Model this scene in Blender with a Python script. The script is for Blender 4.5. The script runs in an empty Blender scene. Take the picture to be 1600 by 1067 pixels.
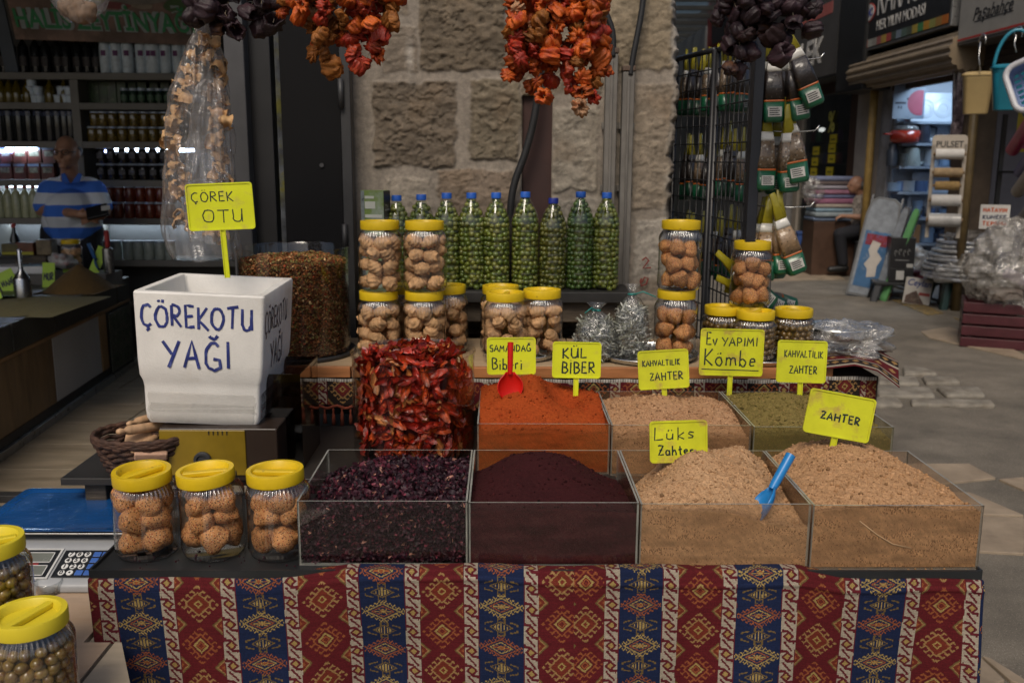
import bpy, math, random
import numpy as np
from mathutils import Vector, Matrix, Euler, noise
SC = bpy.context.scene
COL = SC.collection
R = math.radians
rnd = random.Random(11)
# ------------------------------------------------------------------ camera, sky, sun, exposure
FPX = 1450.0
PIT = math.atan(283.5/1450)
YAW = math.atan(15/1450)
ROLL = R(0.30)
EYE = 1.55
cd = bpy.data.cameras.new('camera')
cam = bpy.data.objects.new('camera', cd)
COL.objects.link(cam)
cd.sensor_width = 36
cd.lens = FPX/1600*36
cd.clip_start = 0.05
cd.clip_end = 2000
cam.matrix_world = Matrix.Translation((0, 0, EYE)) @ Matrix.Rotation(-YAW, 4, 'Z') @ Matrix.Rotation(math.pi/2-PIT, 4, 'X') @ Matrix.Rotation(ROLL, 4, 'Z')
cd.dof.use_dof = True
cd.dof.focus_distance = 1.95
cd.dof.aperture_fstop = 6.3
SC.camera = cam
SC.render.engine = 'CYCLES'
SC.cycles.use_denoising = True
SC.cycles.max_bounces = 10
SC.cycles.diffuse_bounces = 4
SC.cycles.glossy_bounces = 4
SC.cycles.transmission_bounces = 6
SC.cycles.transparent_max_bounces = 40
SC.cycles.sample_clamp_indirect = 4
SC.cycles.caustics_reflective = False
SC.cycles.caustics_refractive = False
SC.view_settings.view_transform = 'Standard'
SC.view_settings.look = 'None'
SC.view_settings.gamma = 1
SC.view_settings.exposure = 0.45
SUN_EL, SUN_AZ = R(50), R(194)      # azimuth clockwise from +Y: behind the camera, a little to the left
wd = bpy.data.worlds.new('World')
SC.world = wd
wd.use_nodes = True
wn = wd.node_tree
sky = wn.nodes.new('ShaderNodeTexSky')
sky.sky_type = 'NISHITA'
sky.sun_disc = False
sky.sun_elevation = SUN_EL
sky.sun_rotation = SUN_AZ
sky.air_density = 1.0
sky.dust_density = 4.0
sky.ozone_density = 1.0
wn.nodes['Background'].inputs['Strength'].default_value = 0.072
wn.links.new(sky.outputs[0], wn.nodes['Background'].inputs['Color'])
sd = bpy.data.lights.new('sun', 'SUN')
sun = bpy.data.objects.new('sun', sd)
COL.objects.link(sun)
sd.energy = 1.35
sd.angle = R(24)
sd.color = (1.0, 0.90, 0.76)
sdir = Vector((math.sin(SUN_AZ)*math.cos(SUN_EL), math.cos(SUN_AZ)*math.cos(SUN_EL), math.sin(SUN_EL)))
sun.rotation_euler = sdir.to_track_quat('Z', 'Y').to_euler()

# ------------------------------------------------------------------ photo measurements -> real positions
def ray(px, py):
    a, b = (px-800)/FPX, -(py-533.5)/FPX
    c, s = math.cos(ROLL), math.sin(ROLL)
    a, b = a*c-b*s, a*s+b*c
    x, y, z = a, 1.0, b
    c, s = math.cos(PIT), math.sin(PIT)
    y, z = y*c+z*s, -y*s+z*c
    c, s = math.cos(YAW), math.sin(YAW)
    x, y = x*c+y*s, -x*s+y*c
    return Vector((x, y, z))
def PY(px, py, Y):
    d = ray(px, py); return d*(Y/d.y)+Vector((0, 0, EYE))
def PZ(px, py, z):
    d = ray(px, py); return d*((z-EYE)/d.z)+Vector((0, 0, EYE))
def PX(px, py, X):
    d = ray(px, py); return d*(X/d.x)+Vector((0, 0, EYE))

# ------------------------------------------------------------------ noise
def _h(i, j, s):
    n = (i*374761393+j*668265263+s*974711) & 0x7fffffff
    n = ((n ^ (n >> 13))*1274126177) & 0x7fffffff
    return ((n ^ (n >> 16)) & 0xffff)/65535.0
def vn(x, y, s=0):
    x = np.asarray(x, float); y = np.asarray(y, float)
    i = np.floor(x).astype(np.int64); j = np.floor(y).astype(np.int64)
    u = x-i; v = y-j
    u = u*u*(3-2*u); v = v*v*(3-2*v)
    return (_h(i, j, s)*(1-u)+_h(i+1, j, s)*u)*(1-v)+(_h(i, j+1, s)*(1-u)+_h(i+1, j+1, s)*u)*v
def fbm(x, y, s=0, o=4):
    t = 0; a = .5; n = 0
    for k in range(o):
        t = t+a*vn(np.asarray(x)*2**k, np.asarray(y)*2**k, s+k); n += a; a *= .5
    return t/n
def sst(a, b, x):
    t = np.clip((x-a)/(b-a), 0, 1); return t*t*(3-2*t)

# ------------------------------------------------------------------ materials
MATS = {}
def _new(name):
    m = bpy.data.materials.new(name); m.use_nodes = True
    nt = m.node_tree; nt.nodes.clear()
    return m, nt, nt.nodes.new('ShaderNodeOutputMaterial')
def nd(nt, t, **k):
    n = nt.nodes.new(t)
    for a, b in k.items():
        if a in n.inputs: n.inputs[a].default_value = b
        else: setattr(n, a, b)
    return n
def coords(nt):
    tc = nd(nt, 'ShaderNodeTexCoord'); oi = nd(nt, 'ShaderNodeObjectInfo')
    ml = nd(nt, 'ShaderNodeMath', operation='MULTIPLY'); ml.inputs[1].default_value = 37.0
    nt.links.new(oi.outputs['Random'], ml.inputs[0])
    va = nd(nt, 'ShaderNodeVectorMath', operation='ADD')
    nt.links.new(tc.outputs['Object'], va.inputs[0]); nt.links.new(ml.outputs[0], va.inputs[1])
    return va.outputs[0], oi.outputs['Random']
def ramp(nt, fac, stops):
    r = nd(nt, 'ShaderNodeValToRGB')
    e = r.color_ramp.elements
    while len(e) < len(stops): e.new(0.5)
    for k, (p, c) in enumerate(stops):
        e[k].position = p; e[k].color = (c, c, c, 1) if isinstance(c, (int, float)) else (*c, 1)
    nt.links.new(fac, r.inputs[0]); return r.outputs[0]
def mixc(nt, fac, a, b, mode='MIX'):
    m = nd(nt, 'ShaderNodeMix', data_type='RGBA', blend_type=mode)
    for s, v in ((0, fac), (6, a), (7, b)):
        if hasattr(v, 'is_linked') or hasattr(v, 'links'): nt.links.new(v, m.inputs[s])
        else: m.inputs[s].default_value = v if s == 0 else ((*v, 1) if len(v) == 3 else v)
    return m.outputs[2]
def mat(name, col=(.5, .5, .5), rough=.6, var=.15, scale=8, bump=0, bscale=60, metal=0, spec=.5, coat=0, attr=False,
        col2=None, t2=.55, s2=6, rv=0, specks=None, sub=0, aniso=None, stretch=None, rvar=.1):
    if name in MATS: return MATS[name]
    m, nt, out = _new(name)
    L = nt.links.new
    b = nd(nt, 'ShaderNodeBsdfPrincipled')
    L(b.outputs[0], out.inputs[0])
    v, rn = coords(nt)
    if stretch:
        mp = nd(nt, 'ShaderNodeMapping'); mp.inputs['Scale'].default_value = stretch
        L(v, mp.inputs[0]); v = mp.outputs[0]
    if attr:
        a = nd(nt, 'ShaderNodeAttribute', attribute_name='Col'); c = a.outputs[0]
    else:
        r = nd(nt, 'ShaderNodeRGB'); r.outputs[0].default_value = (*col, 1); c = r.outputs[0]
    if col2:
        n2 = nd(nt, 'ShaderNodeTexNoise', Scale=s2, Detail=6.0, Roughness=.65); L(v, n2.inputs['Vector'])
        c = mixc(nt, ramp(nt, n2.outputs[0], [(max(0, t2-.09), 0), (min(1, t2+.09), 1)]), c, col2)
    if specks:
        for (sc, th, sc_col) in specks:
            vo = nd(nt, 'ShaderNodeTexVoronoi', Scale=sc); L(v, vo.inputs['Vector'])
            c = mixc(nt, ramp(nt, vo.outputs['Distance'], [(th*.7, 1), (th, 0)]), c, sc_col)
    if var:
        n1 = nd(nt, 'ShaderNodeTexNoise', Scale=scale, Detail=8.0, Roughness=.6); L(v, n1.inputs['Vector'])
        c = mixc(nt, 1.0, c, ramp(nt, n1.outputs[0], [(.25, 1-var*1.6), (.75, 1.0)]), 'MULTIPLY')
        rr = nd(nt, 'ShaderNodeMapRange'); rr.inputs[3].default_value = max(.02, rough-rvar); rr.inputs[4].default_value = min(1, rough+rvar)
        L(n1.outputs[0], rr.inputs[0]); L(rr.outputs[0], b.inputs['Roughness'])
    else:
        b.inputs['Roughness'].default_value = rough
    if rv:
        hs = nd(nt, 'ShaderNodeHueSaturation'); mr = nd(nt, 'ShaderNodeMapRange')
        mr.inputs[3].default_value = 1-rv; mr.inputs[4].default_value = 1+rv*.5
        L(rn, mr.inputs[0]); L(mr.outputs[0], hs.inputs['Value']); L(c, hs.inputs['Color']); c = hs.outputs[0]
    L(c, b.inputs['Base Color'])
    b.inputs['Metallic'].default_value = metal
    b.inputs['Specular IOR Level'].default_value = spec
    b.inputs['Coat Weight'].default_value = coat
    if sub:
        b.inputs['Subsurface Weight'].default_value = sub; b.inputs['Subsurface Radius'].default_value = (.01, .006, .003)
    if bump:
        nb = nd(nt, 'ShaderNodeTexNoise', Scale=bscale, Detail=5.0, Roughness=.6); L(v, nb.inputs['Vector'])
        bp = nd(nt, 'ShaderNodeBump', Strength=1.0, Distance=bump); L(nb.outputs[0], bp.inputs['Height']); L(bp.outputs[0], b.inputs['Normal'])
    MATS[name] = m
    return m
def clear(name, tint=(1, 1, 1), gloss=1.0, rough=.05, film=0, fcol=(.8, .8, .8), bump=0, bscale=30, dust=0, dcol=(.4, .25, .12), ior=1.45):
    """thin clear plastic: see-through, mirror-like at grazing angles, with an optional milky share and dust"""
    if name in MATS: return MATS[name]
    m, nt, out = _new(name); L = nt.links.new
    v, rn = coords(nt)
    tr = nd(nt, 'ShaderNodeBsdfTransparent'); tr.inputs[0].default_value = (*tint, 1)
    gl = nd(nt, 'ShaderNodeBsdfGlossy', Roughness=rough)
    lw = nd(nt, 'ShaderNodeLayerWeight', Blend=.5)
    pw = nd(nt, 'ShaderNodeMath', operation='POWER'); pw.inputs[1].default_value = 4.5
    L(lw.outputs['Facing'], pw.inputs[0])
    mx = nd(nt, 'ShaderNodeMixShader')
    mu = nd(nt, 'ShaderNodeMath', operation='MULTIPLY_ADD'); mu.inputs[1].default_value = .8*gloss; mu.inputs[2].default_value = .042*gloss; mu.use_clamp = True
    L(pw.outputs[0], mu.inputs[0]); L(mu.outputs[0], mx.inputs[0]); L(tr.outputs[0], mx.inputs[1]); L(gl.outputs[0], mx.inputs[2])
    last = mx.outputs[0]
    if bump:
        nb = nd(nt, 'ShaderNodeTexNoise', Scale=bscale, Detail=4.0, Roughness=.55, Distortion=1.2); L(v, nb.inputs['Vector'])
        bp = nd(nt, 'ShaderNodeBump', Strength=1.0, Distance=bump); L(nb.outputs[0], bp.inputs['Height'])
        L(bp.outputs[0], gl.inputs['Normal']); L(bp.outputs[0], lw.inputs['Normal'])
    for share, c, sc, lo, hi in ((film, fcol, 14, .35, .75), (dust, dcol, 9, .45, .8)):
        if share:
            df = nd(nt, 'ShaderNodeBsdfDiffuse'); df.inputs[0].default_value = (*c, 1)
            n = nd(nt, 'ShaderNodeTexNoise', Scale=sc, Detail=6.0, Roughness=.65, Distortion=.6); L(v, n.inputs['Vector'])
            f = ramp(nt, n.outputs[0], [(lo, share*.25), (hi, share)])
            m2 = nd(nt, 'ShaderNodeMixShader'); L(f, m2.inputs[0]); L(last, m2.inputs[1]); L(df.outputs[0], m2.inputs[2]); last = m2.outputs[0]
    L(last, out.inputs[0])
    MATS[name] = m
    return m
def glow(name, col, s):
    if name in MATS: return MATS[name]
    m, nt, out = _new(name); e = nd(nt, 'ShaderNodeEmission', Strength=s); e.inputs[0].default_value = (*col, 1)
    nt.links.new(e.outputs[0], out.inputs[0]); MATS[name] = m; return m

# ------------------------------------------------------------------ mesh builder
class MB:
    def __init__(s): s.v = []; s.f = []; s.m = []; s.c = []; s.T = None
    def add(s, vs, fs, mi=0, col=None, M=None):
        o = len(s.v)
        if M is not None: vs = [M @ Vector(p) for p in vs]
        if s.T is not None: vs = [s.T @ Vector(p) for p in vs]
        s.v.extend([tuple(p) for p in vs]); s.f.extend([tuple(i+o for i in f) for f in fs])
        s.m.extend([mi]*len(fs)); s.c.extend([col]*len(fs)); return s
    def box(s, x0, x1, y0, y1, z0, z1, mi=0, col=None, M=None):
        vs = [(x, y, z) for z in (z0, z1) for y in (y0, y1) for x in (x0, x1)]
        return s.add(vs, [(0, 2, 3, 1), (4, 5, 7, 6), (0, 1, 5, 4), (2, 6, 7, 3), (0, 4, 6, 2), (1, 3, 7, 5)], mi, col, M)
    def lathe(s, pr, n=24, c=(0, 0, 0), mi=0, col=None, M=None, rf=None, caps=(True, True)):
        vs = []; fs = []
        for k, (r, z) in enumerate(pr):
            for i in range(n):
                a = 2*math.pi*i/n
                rr = r if rf is None else rf(k, a, r)
                vs.append((c[0]+rr*math.cos(a), c[1]+rr*math.sin(a), c[2]+z))
        for k in range(len(pr)-1):
            for i in range(n):
                j = (i+1) % n
                fs.append((k*n+i, k*n+j, (k+1)*n+j, (k+1)*n+i))
        if caps[0]: fs.append(tuple(range(n-1, -1, -1)))
        if caps[1]: fs.append(tuple((len(pr)-1)*n+i for i in range(n)))
        return s.add(vs, fs, mi, col, M)
    def tube(s, pts, r, n=8, mi=0, col=None, M=None, flat=None):
        pts = [Vector(p) for p in pts]; vs = []; fs = []; N = len(pts)
        up = Vector((0, 0, 1))
        a = None
        for k, p in enumerate(pts):
            t = (pts[min(k+1, N-1)]-pts[max(k-1, 0)])
            if t.length < 1e-9: t = Vector((0, 0, 1))
            t.normalize()
            if flat or a is None:
                u = up if abs(t.dot(up)) < .95 else Vector((1, 0, 0))
                a = t.cross(u).normalized()
            else:
                a2 = a-t*a.dot(t); a = a2.normalized() if a2.length > 1e-6 else t.orthogonal().normalized()
            b = a.cross(t).normalized()
            rr = r[k] if isinstance(r, (list, tuple)) else r
            for i in range(n):
                g = 2*math.pi*i/n
                q = a*math.cos(g)*rr+b*math.sin(g)*rr*(flat or 1)
                vs.append(p+q)
        for k in range(N-1):
            for i in range(n):
                j = (i+1) % n
                fs.append((k*n+i, k*n+j, (k+1)*n+j, (k+1)*n+i))
        fs.append(tuple(range(n-1, -1, -1))); fs.append(tuple((N-1)*n+i for i in range(n)))
        return s.add(vs, fs, mi, col, M)
    def prism(s, poly, h0, h1, mi=0, col=None, M=None):
        n = len(poly)
        vs = [(x, y, h0) for x, y in poly]+[(x, y, h1) for x, y in poly]
        fs = [tuple(range(n-1, -1, -1)), tuple(range(n, 2*n))]+[(i, (i+1) % n, n+(i+1) % n, n+i) for i in range(n)]
        return s.add(vs, fs, mi, col, M)
    def ball(s, c, r, n=10, mi=0, col=None, M=None, fn=None):
        if not isinstance(r, (tuple, list)): r = (r, r, r)
        vs = [(0, 0, -1)]; fs = []; m = n*2
        for k in range(1, n):
            a = math.pi*k/n
            for i in range(m):
                g = 2*math.pi*i/m; vs.append((math.sin(a)*math.cos(g), math.sin(a)*math.sin(g), -math.cos(a)))
        vs.append((0, 0, 1))
        if fn: vs = [fn(Vector(p)) for p in vs]
        vs = [(c[0]+p[0]*r[0], c[1]+p[1]*r[1], c[2]+p[2]*r[2]) for p in vs]
        for i in range(m): fs.append((0, 1+(i+1) % m, 1+i))
        for k in range(n-2):
            for i in range(m):
                a = 1+k*m+i; b = 1+k*m+(i+1) % m
                fs.append((a, b, b+m, a+m))
        e = 1+(n-2)*m
        for i in range(m): fs.append((e+i, e+(i+1) % m, e+m))
        return s.add(vs, fs, mi, col, M)
    def mesh(s, name, mats, smooth=False):
        me = bpy.data.meshes.new(name)
        me.from_pydata(s.v, [], s.f)
        for m in (mats if isinstance(mats, (list, tuple)) else [mats]): me.materials.append(m)
        if any(s.m): me.polygons.foreach_set('material_index', s.m)
        if any(c is not None for c in s.c):
            at = me.color_attributes.new('Col', 'FLOAT_COLOR', 'CORNER')
            a = np.ones((len(me.loops), 4), np.float32)
            tot = np.array([len(f) for f in s.f])
            cc = np.array([(c if c is not None else (.5, .5, .5)) for c in s.c], np.float32)
            a[:, :3] = np.repeat(cc, tot, axis=0)
            at.data.foreach_set('color', a.ravel())
        if smooth: me.polygons.foreach_set('use_smooth', [True]*len(s.f))
        me.update()
        return me
    def build(s, name, mats, parent=None, smooth=False, bevel=0, seg=2, loc=None):
        return link(name, s.mesh(name, mats, smooth), parent, bevel, seg, loc, smooth)
def link(name, me, parent=None, bevel=0, seg=2, loc=None, smooth=False):
    o = bpy.data.objects.new(name, me); COL.objects.link(o)
    if parent is not None: o.parent = parent
    if loc is not None: o.location = loc
    if bevel:
        b = o.modifiers.new('bevel', 'BEVEL'); b.width = bevel; b.segments = seg; b.limit_method = 'ANGLE'; b.angle_limit = R(35)
        w = o.modifiers.new('wn', 'WEIGHTED_NORMAL')
        if not smooth: me.polygons.foreach_set('use_smooth', [True]*len(me.polygons))
    return o
def auto(o, ang=40):
    """smooth faces with sharp creases"""
    me = o.data
    me.polygons.foreach_set('use_smooth', [True]*len(me.polygons))
    me.set_sharp_from_angle(angle=R(ang))
    return o
def tag(o, label, cat, group=None, kind=None):
    if label: o['label'] = label
    if cat: o['category'] = cat
    if group: o['group'] = group
    if kind: o['kind'] = kind
    return o
def thing(name, label, cat, loc=(0, 0, 0), rz=0, group=None, rot=None):
    o = bpy.data.objects.new(name, None); COL.objects.link(o)
    o.empty_display_size = .05
    o.location = loc; o.rotation_euler = rot if rot else (0, 0, rz)
    return tag(o, label, cat, group)
def dup(o, loc=None, rot=None, scale=None, label=None, group=None, parent=None):
    c = o.copy(); COL.objects.link(c)
    if parent is not None: c.parent = parent
    if loc is not None: c.location = loc
    if rot is not None: c.rotation_euler = rot
    if scale is not None: c.scale = scale if isinstance(scale, (tuple, list)) else (scale,)*3
    if label: c['label'] = label
    if group: c['group'] = group
    for ch in list(o.children): dup(ch, parent=c)
    return c
def grid(name, P, mats, col=None, parent=None, smooth=True, closed=False):
    """P: (n, m, 3) array of points; col: (n-1, m-1, 3) face colours"""
    n, m = P.shape[:2]
    me = bpy.data.meshes.new(name)
    idx = np.arange(n*m).reshape(n, m)
    q = np.stack([idx[:-1, :-1], idx[:-1, 1:], idx[1:, 1:], idx[1:, :-1]], -1).reshape(-1, 4)
    me.vertices.add(n*m); me.vertices.foreach_set('co', P.reshape(-1).astype(np.float32))
    me.loops.add(q.size); me.loops.foreach_set('vertex_index', q.ravel().astype(np.int32))
    me.polygons.add(len(q)); me.polygons.foreach_set('loop_start', np.arange(0, q.size, 4, dtype=np.int32))
    me.polygons.foreach_set('loop_total', np.full(len(q), 4, np.int32))
    for mm in (mats if isinstance(mats, (list, tuple)) else [mats]): me.materials.append(mm)
    me.update(calc_edges=True)
    if smooth: me.polygons.foreach_set('use_smooth', [True]*len(q))
    if col is not None:
        at = me.color_attributes.new('Col', 'FLOAT_COLOR', 'CORNER')
        a = np.ones((len(q)*4, 4), np.float32)
        a[:, :3] = np.repeat(col.reshape(-1, 3), 4, axis=0)
        at.data.foreach_set('color', a.ravel())
    me.validate()
    return link(name, me, parent)
def evalmesh(o):
    dg = bpy.context.evaluated_depsgraph_get()
    me = bpy.data.meshes.new_from_object(o.evaluated_get(dg))
    return me
def capsule(b, p, q, r1, r2, n=12, sc=None):
    p, q = Vector(p), Vector(q)
    d = q-p; L = d.length
    z = d.normalized() if L > 1e-6 else Vector((0, 0, 1))
    M = Matrix.Translation(p) @ z.to_track_quat('Z', 'Y').to_matrix().to_4x4()
    pr = []
    for k in range(7):
        a = math.pi/2*k/6; pr.append((max(1e-4, r1*math.sin(a)), -r1*math.cos(a)))
    for k in range(7):
        a = math.pi/2*k/6; pr.append((max(1e-4, r2*math.cos(a)), L+r2*math.sin(a)))
    if sc: M = M @ Matrix.Diagonal((*sc, 1))
    b.lathe(pr, n, M=M)
def organic(name, b, m, parent=None, voxel=.01, sm=6):
    """fuse overlapping closed shapes into one continuous skin"""
    o = b.build(name, m)
    r = o.modifiers.new('r', 'REMESH'); r.mode = 'VOXEL'; r.voxel_size = voxel
    s = o.modifiers.new('s', 'SMOOTH'); s.iterations = sm; s.factor = .5
    me = evalmesh(o)
    old = o.data; o.modifiers.clear(); o.data = me; bpy.data.meshes.remove(old)
    me.name = name
    if not me.materials: me.materials.append(m)
    me.polygons.foreach_set('use_smooth', [True]*len(me.polygons))
    if parent is not None: o.parent = parent
    return o
def textmesh(body, size, ext=.001, shear=0, bold=0, width=1.0, align='CENTER'):
    cu = bpy.data.curves.new('t', 'FONT'); cu.body = body; cu.size = size; cu.extrude = ext; cu.shear = shear; cu.offset = bold
    cu.align_x = align; cu.resolution_u = 3
    o = bpy.data.objects.new('t', cu); COL.objects.link(o)
    me = evalmesh(o)
    bpy.data.objects.remove(o); bpy.data.curves.remove(cu)
    if width != 1:
        a = np.empty(len(me.vertices)*3, np.float32); me.vertices.foreach_get('co', a); a = a.reshape(-1, 3); a[:, 0] *= width
        me.vertices.foreach_set('co', a.ravel())
    return me
def text(name, body, size, m, parent, loc, rot, **k):
    me = textmesh(body, size, **k); me.materials.clear(); me.materials.append(m)
    o = link(name, me, parent); o.location = loc; o.rotation_euler = rot
    return o

def text_fit(name, body, size, wid, m, parent, loc, **k):
    o = text(name, body, size, m, parent, loc, (0, 0, 0), align='LEFT', **k)
    a = np.empty(len(o.data.vertices)*3, np.float32); o.data.vertices.foreach_get('co', a); x = a.reshape(-1, 3)[:, 0]
    o.scale = (wid/(x.max()-x.min()), 1, 1); return o

# ------------------------------------------------------------------ marker handwriting
def arc(cx, cy, rx, ry, a0, a1, n=9):
    return [(cx+rx*math.cos(R(a0+(a1-a0)*i/(n-1))), cy+ry*math.sin(R(a0+(a1-a0)*i/(n-1)))) for i in range(n)]
GL = {
 'A': (.62, [[(0, 0), (.3, 1), (.6, 0)], [(.1, .36), (.52, .38)]]),
 'B': (.55, [[(.05, 0), (.05, 1)], [(.02, 1)]+arc(.2, .76, .27, .23, 80, -90)+arc(.22, .27, .32, .27, 90, -95)+[(.03, .02)]]),
 'C': (.6, [arc(.34, .5, .32, .5, 55, 305, 12)]),
 'D': (.6, [[(.05, 0), (.05, 1)], [(0, 1)]+arc(.1, .5, .46, .5, 80, -80)+[(0, 0)]]),
 'E': (.5, [[(.48, .98), (.05, 1), (.05, 0), (.5, .02)], [(.05, .52), (.4, .53)]]),
 'F': (.5, [[(.48, .98), (.05, 1), (.05, 0)], [(.05, .52), (.4, .53)]]),
 'G': (.65, [arc(.34, .5, .32, .5, 55, 300, 12)+[(.6, .1), (.58, .42), (.36, .42)]]),
 'H': (.6, [[(.05, 1), (.06, 0)], [(.55, 1), (.54, 0)], [(.05, .5), (.55, .52)]]),
 'I': (.2, [[(.1, 1), (.11, 0)]]),
 'K': (.55, [[(.05, 1), (.07, -.02)], [(.5, 1), (.08, .45), (.54, -.04)]]),
 'L': (.5, [[(.08, 1), (.04, .02), (.5, .06)]]),
 'M': (.72, [[(0, 0), (.12, 1), (.36, .35), (.58, 1), (.68, 0)]]),
 'N': (.62, [[(.04, 0), (.06, 1), (.54, 0), (.56, 1)]]),
 'O': (.66, [arc(.33, .5, .31, .5, 95, 455, 15)]),
 'P': (.52, [[(.06, 0), (.06, 1)], [(.02, 1)]+arc(.2, .73, .28, .26, 80, -95)+[(.06, .48)]]),
 'R': (.58, [[(.06, 0), (.06, 1)], [(.02, 1)]+arc(.2, .74, .28, .25, 80, -95)+[(.1, .5), (.55, -.02)]]),
 'S': (.5, [arc(.27, .75, .22, .25, 40, 260, 8)+arc(.24, .26, .24, .26, 80, -150, 9)]),
 'T': (.62, [[(0, .98), (.62, 1.02)], [(.31, 1), (.3, 0)]]),
 'U': (.58, [[(.04, 1), (.05, .3)]+arc(.28, .28, .23, .27, 180, 350, 7)+[(.53, 1), (.55, 0)]]),
 'V': (.55, [[(0, 1), (.26, 0), (.54, 1)]]),
 'Y': (.6, [[(0, 1), (.3, .5)], [(.6, 1), (.2, 0)]]),
 'Z': (.58, [[(.03, .92), (.2, 1), (.52, .96), (.05, .05), (.58, .1)], [(.16, .48), (.44, .52)]]),
 'a': (.45, [arc(.2, .26, .18, .25, 60, 400, 11)+[(.4, .5), (.42, 0)]]),
 'b': (.45, [[(.06, 1), (.05, 0)], arc(.22, .25, .18, .24, 150, -170, 10)]),
 'e': (.42, [[(.04, .27), (.37, .3)]+arc(.21, .27, .17, .24, 10, 310, 10)]),
 'h': (.45, [[(.06, 1), (.05, 0)], [(.05, .3)]+arc(.22, .3, .15, .2, 150, 0, 6)+[(.38, 0)]]),
 'i': (.18, [[(.08, .5), (.09, 0)], [(.07, .74), (.1, .78)]]),
 'k': (.42, [[(.05, 1), (.05, 0)], [(.36, .55), (.06, .26), (.4, 0)]]),
 'm': (.66, [[(.04, .5), (.05, 0)], [(.05, .34)]+arc(.18, .34, .13, .17, 150, 0, 5)+[(.31, 0)], [(.31, .34)]+arc(.46, .34, .14, .17, 150, 0, 5)+[(.61, 0)]]),
 'o': (.45, [arc(.21, .26, .19, .26, 90, 450, 12)]),
 'r': (.36, [[(.05, .52), (.06, 0)], [(.06, .3)]+arc(.22, .3, .15, .2, 150, 50, 5)]),
 's': (.38, [[(.33, .48), (.12, .5), (.06, .36), (.3, .2), (.28, .03), (.03, .04)]]),
 't': (.36, [[(.17, .9), (.17, .06), (.32, .03)], [(.02, .58), (.34, .6)]]),
 'u': (.45, [[(.05, .5), (.05, .2)]+arc(.2, .18, .15, .18, 180, 350, 5)+[(.36, .5), (.38, 0)]]),
 'v': (.4, [[(0, .55), (.18, 0), (.4, .62)]]),
 ' ': (.35, []),
}
DER = {'Ç': 'C', 'Ö': 'O', 'Ğ': 'G', 'Ü': 'U', 'İ': 'I', 'ö': 'o', 'ü': 'u'}
def strokes(b, txt, x0, y0, h, w, r, seed=0, jit=.03, M=None, lift=.0007):
    """marker strokes for txt fitted to width w and height h from (x0, y0) in the local x-y plane"""
    q = random.Random(seed); gl = []; X = 0
    for ch in txt:
        base = DER.get(ch, ch); wd_, st = GL[base]; st = [list(s) for s in st]
        if ch in 'ÖÜ': st += [[(.2, 1.17), (.21, 1.26)], [(.42, 1.18), (.43, 1.27)]]
        if ch in 'öü': st += [[(.13, .7), (.14, .78)], [(.3, .71), (.31, .79)]]
        if ch == 'Ç': st += [[(.34, 0), (.4, -.12), (.28, -.2)]]
        if ch == 'Ğ': st += [arc(.34, 1.3, .16, .14, 195, 345, 6)]
        if ch == 'İ': st += [[(.1, 1.17), (.12, 1.24)]]
        dy = q.uniform(-.05, .05)
        for s in st: gl.append([(X+a+q.uniform(-jit, jit), c+dy+q.uniform(-jit, jit)) for a, c in s])
        X += wd_+.17
    k = w/max(X-.17, .1)
    for s in gl:
        pts = [(x0+a*k, y0+c*h, lift) for a, c in s]
        dense = []
        for i in range(len(pts)-1): dense += [pts[i], tuple((pts[i][j]+pts[i+1][j])/2 for j in range(3))]
        dense.append(pts[-1])
        b.tube(dense, [r*q.uniform(.85, 1.12) for _ in dense], 6, M=M, flat=.10)
# ================================================================== SETTING
asphalt = mat('asphalt', (.21, .181, .142), .85, .35, 3, .006, 150, specks=[(160, .28, (.38, .34, .27)), (90, .2, (.10, .085, .07))], col2=(.17, .146, .113), s2=.9)
slab_m = mat('beige_slab', (.37, .29, .205), .65, .3, 5, .0015, 40, col2=(.28, .215, .15), s2=3)
kerb_m = mat('kerb_stone', (.3, .27, .22), .75, .35, 9, .004, 45, col2=(.2, .17, .13), s2=7)
plank_m = mat('floor_plank', (.34, .28, .205), .5, .3, 2.2, .0008, 60, stretch=(1, 6, 1), col2=(.25, .20, .14), s2=2)
steel_m = mat('steel', (.62, .62, .6), .28, .1, 30, metal=1)
darkmetal = mat('dark_metal', (.035, .035, .037), .5, .2, 20)
blackm = mat('black_metal', (.012, .012, .013), .45, .2, 14)
greym = mat('grey_metal', (.06, .06, .064), .5, .25, 9, .0004, 30)
woodm = mat('orange_wood', (.5, .2, .07), .5, .3, 5, .0006, 40, stretch=(1, 12, 12))
ply_m = mat('pale_wood', (.5, .36, .22), .55, .25, 5, .0005, 40, stretch=(1, 10, 10))
oldwood = mat('old_wood', (.1, .075, .05), .7, .5, 6, .002, 30, stretch=(1, 8, 8), col2=(.22, .17, .12), t2=.62, s2=5)
concrete = mat('plaster', (.36, .32, .27), .85, .2, 4, .002, 30)
def flat_struct(name, polys, h, m, bevel=.004):
    b = MB()
    for p in polys:
        b.prism([(q.x, q.y) for q in p], -.02, h)
    o = b.build(name, m, bevel=bevel, seg=1); o['kind'] = 'structure'; return o
b = MB(); b.add([(-150, -150, 0), (150, -150, 0), (150, 150, 0), (-150, 150, 0)], [(0, 1, 2, 3)])
g = b.build('ground', asphalt); g['kind'] = 'structure'
def gp(*pts): return [PZ(x, y, 0) for x, y in pts]
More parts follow.
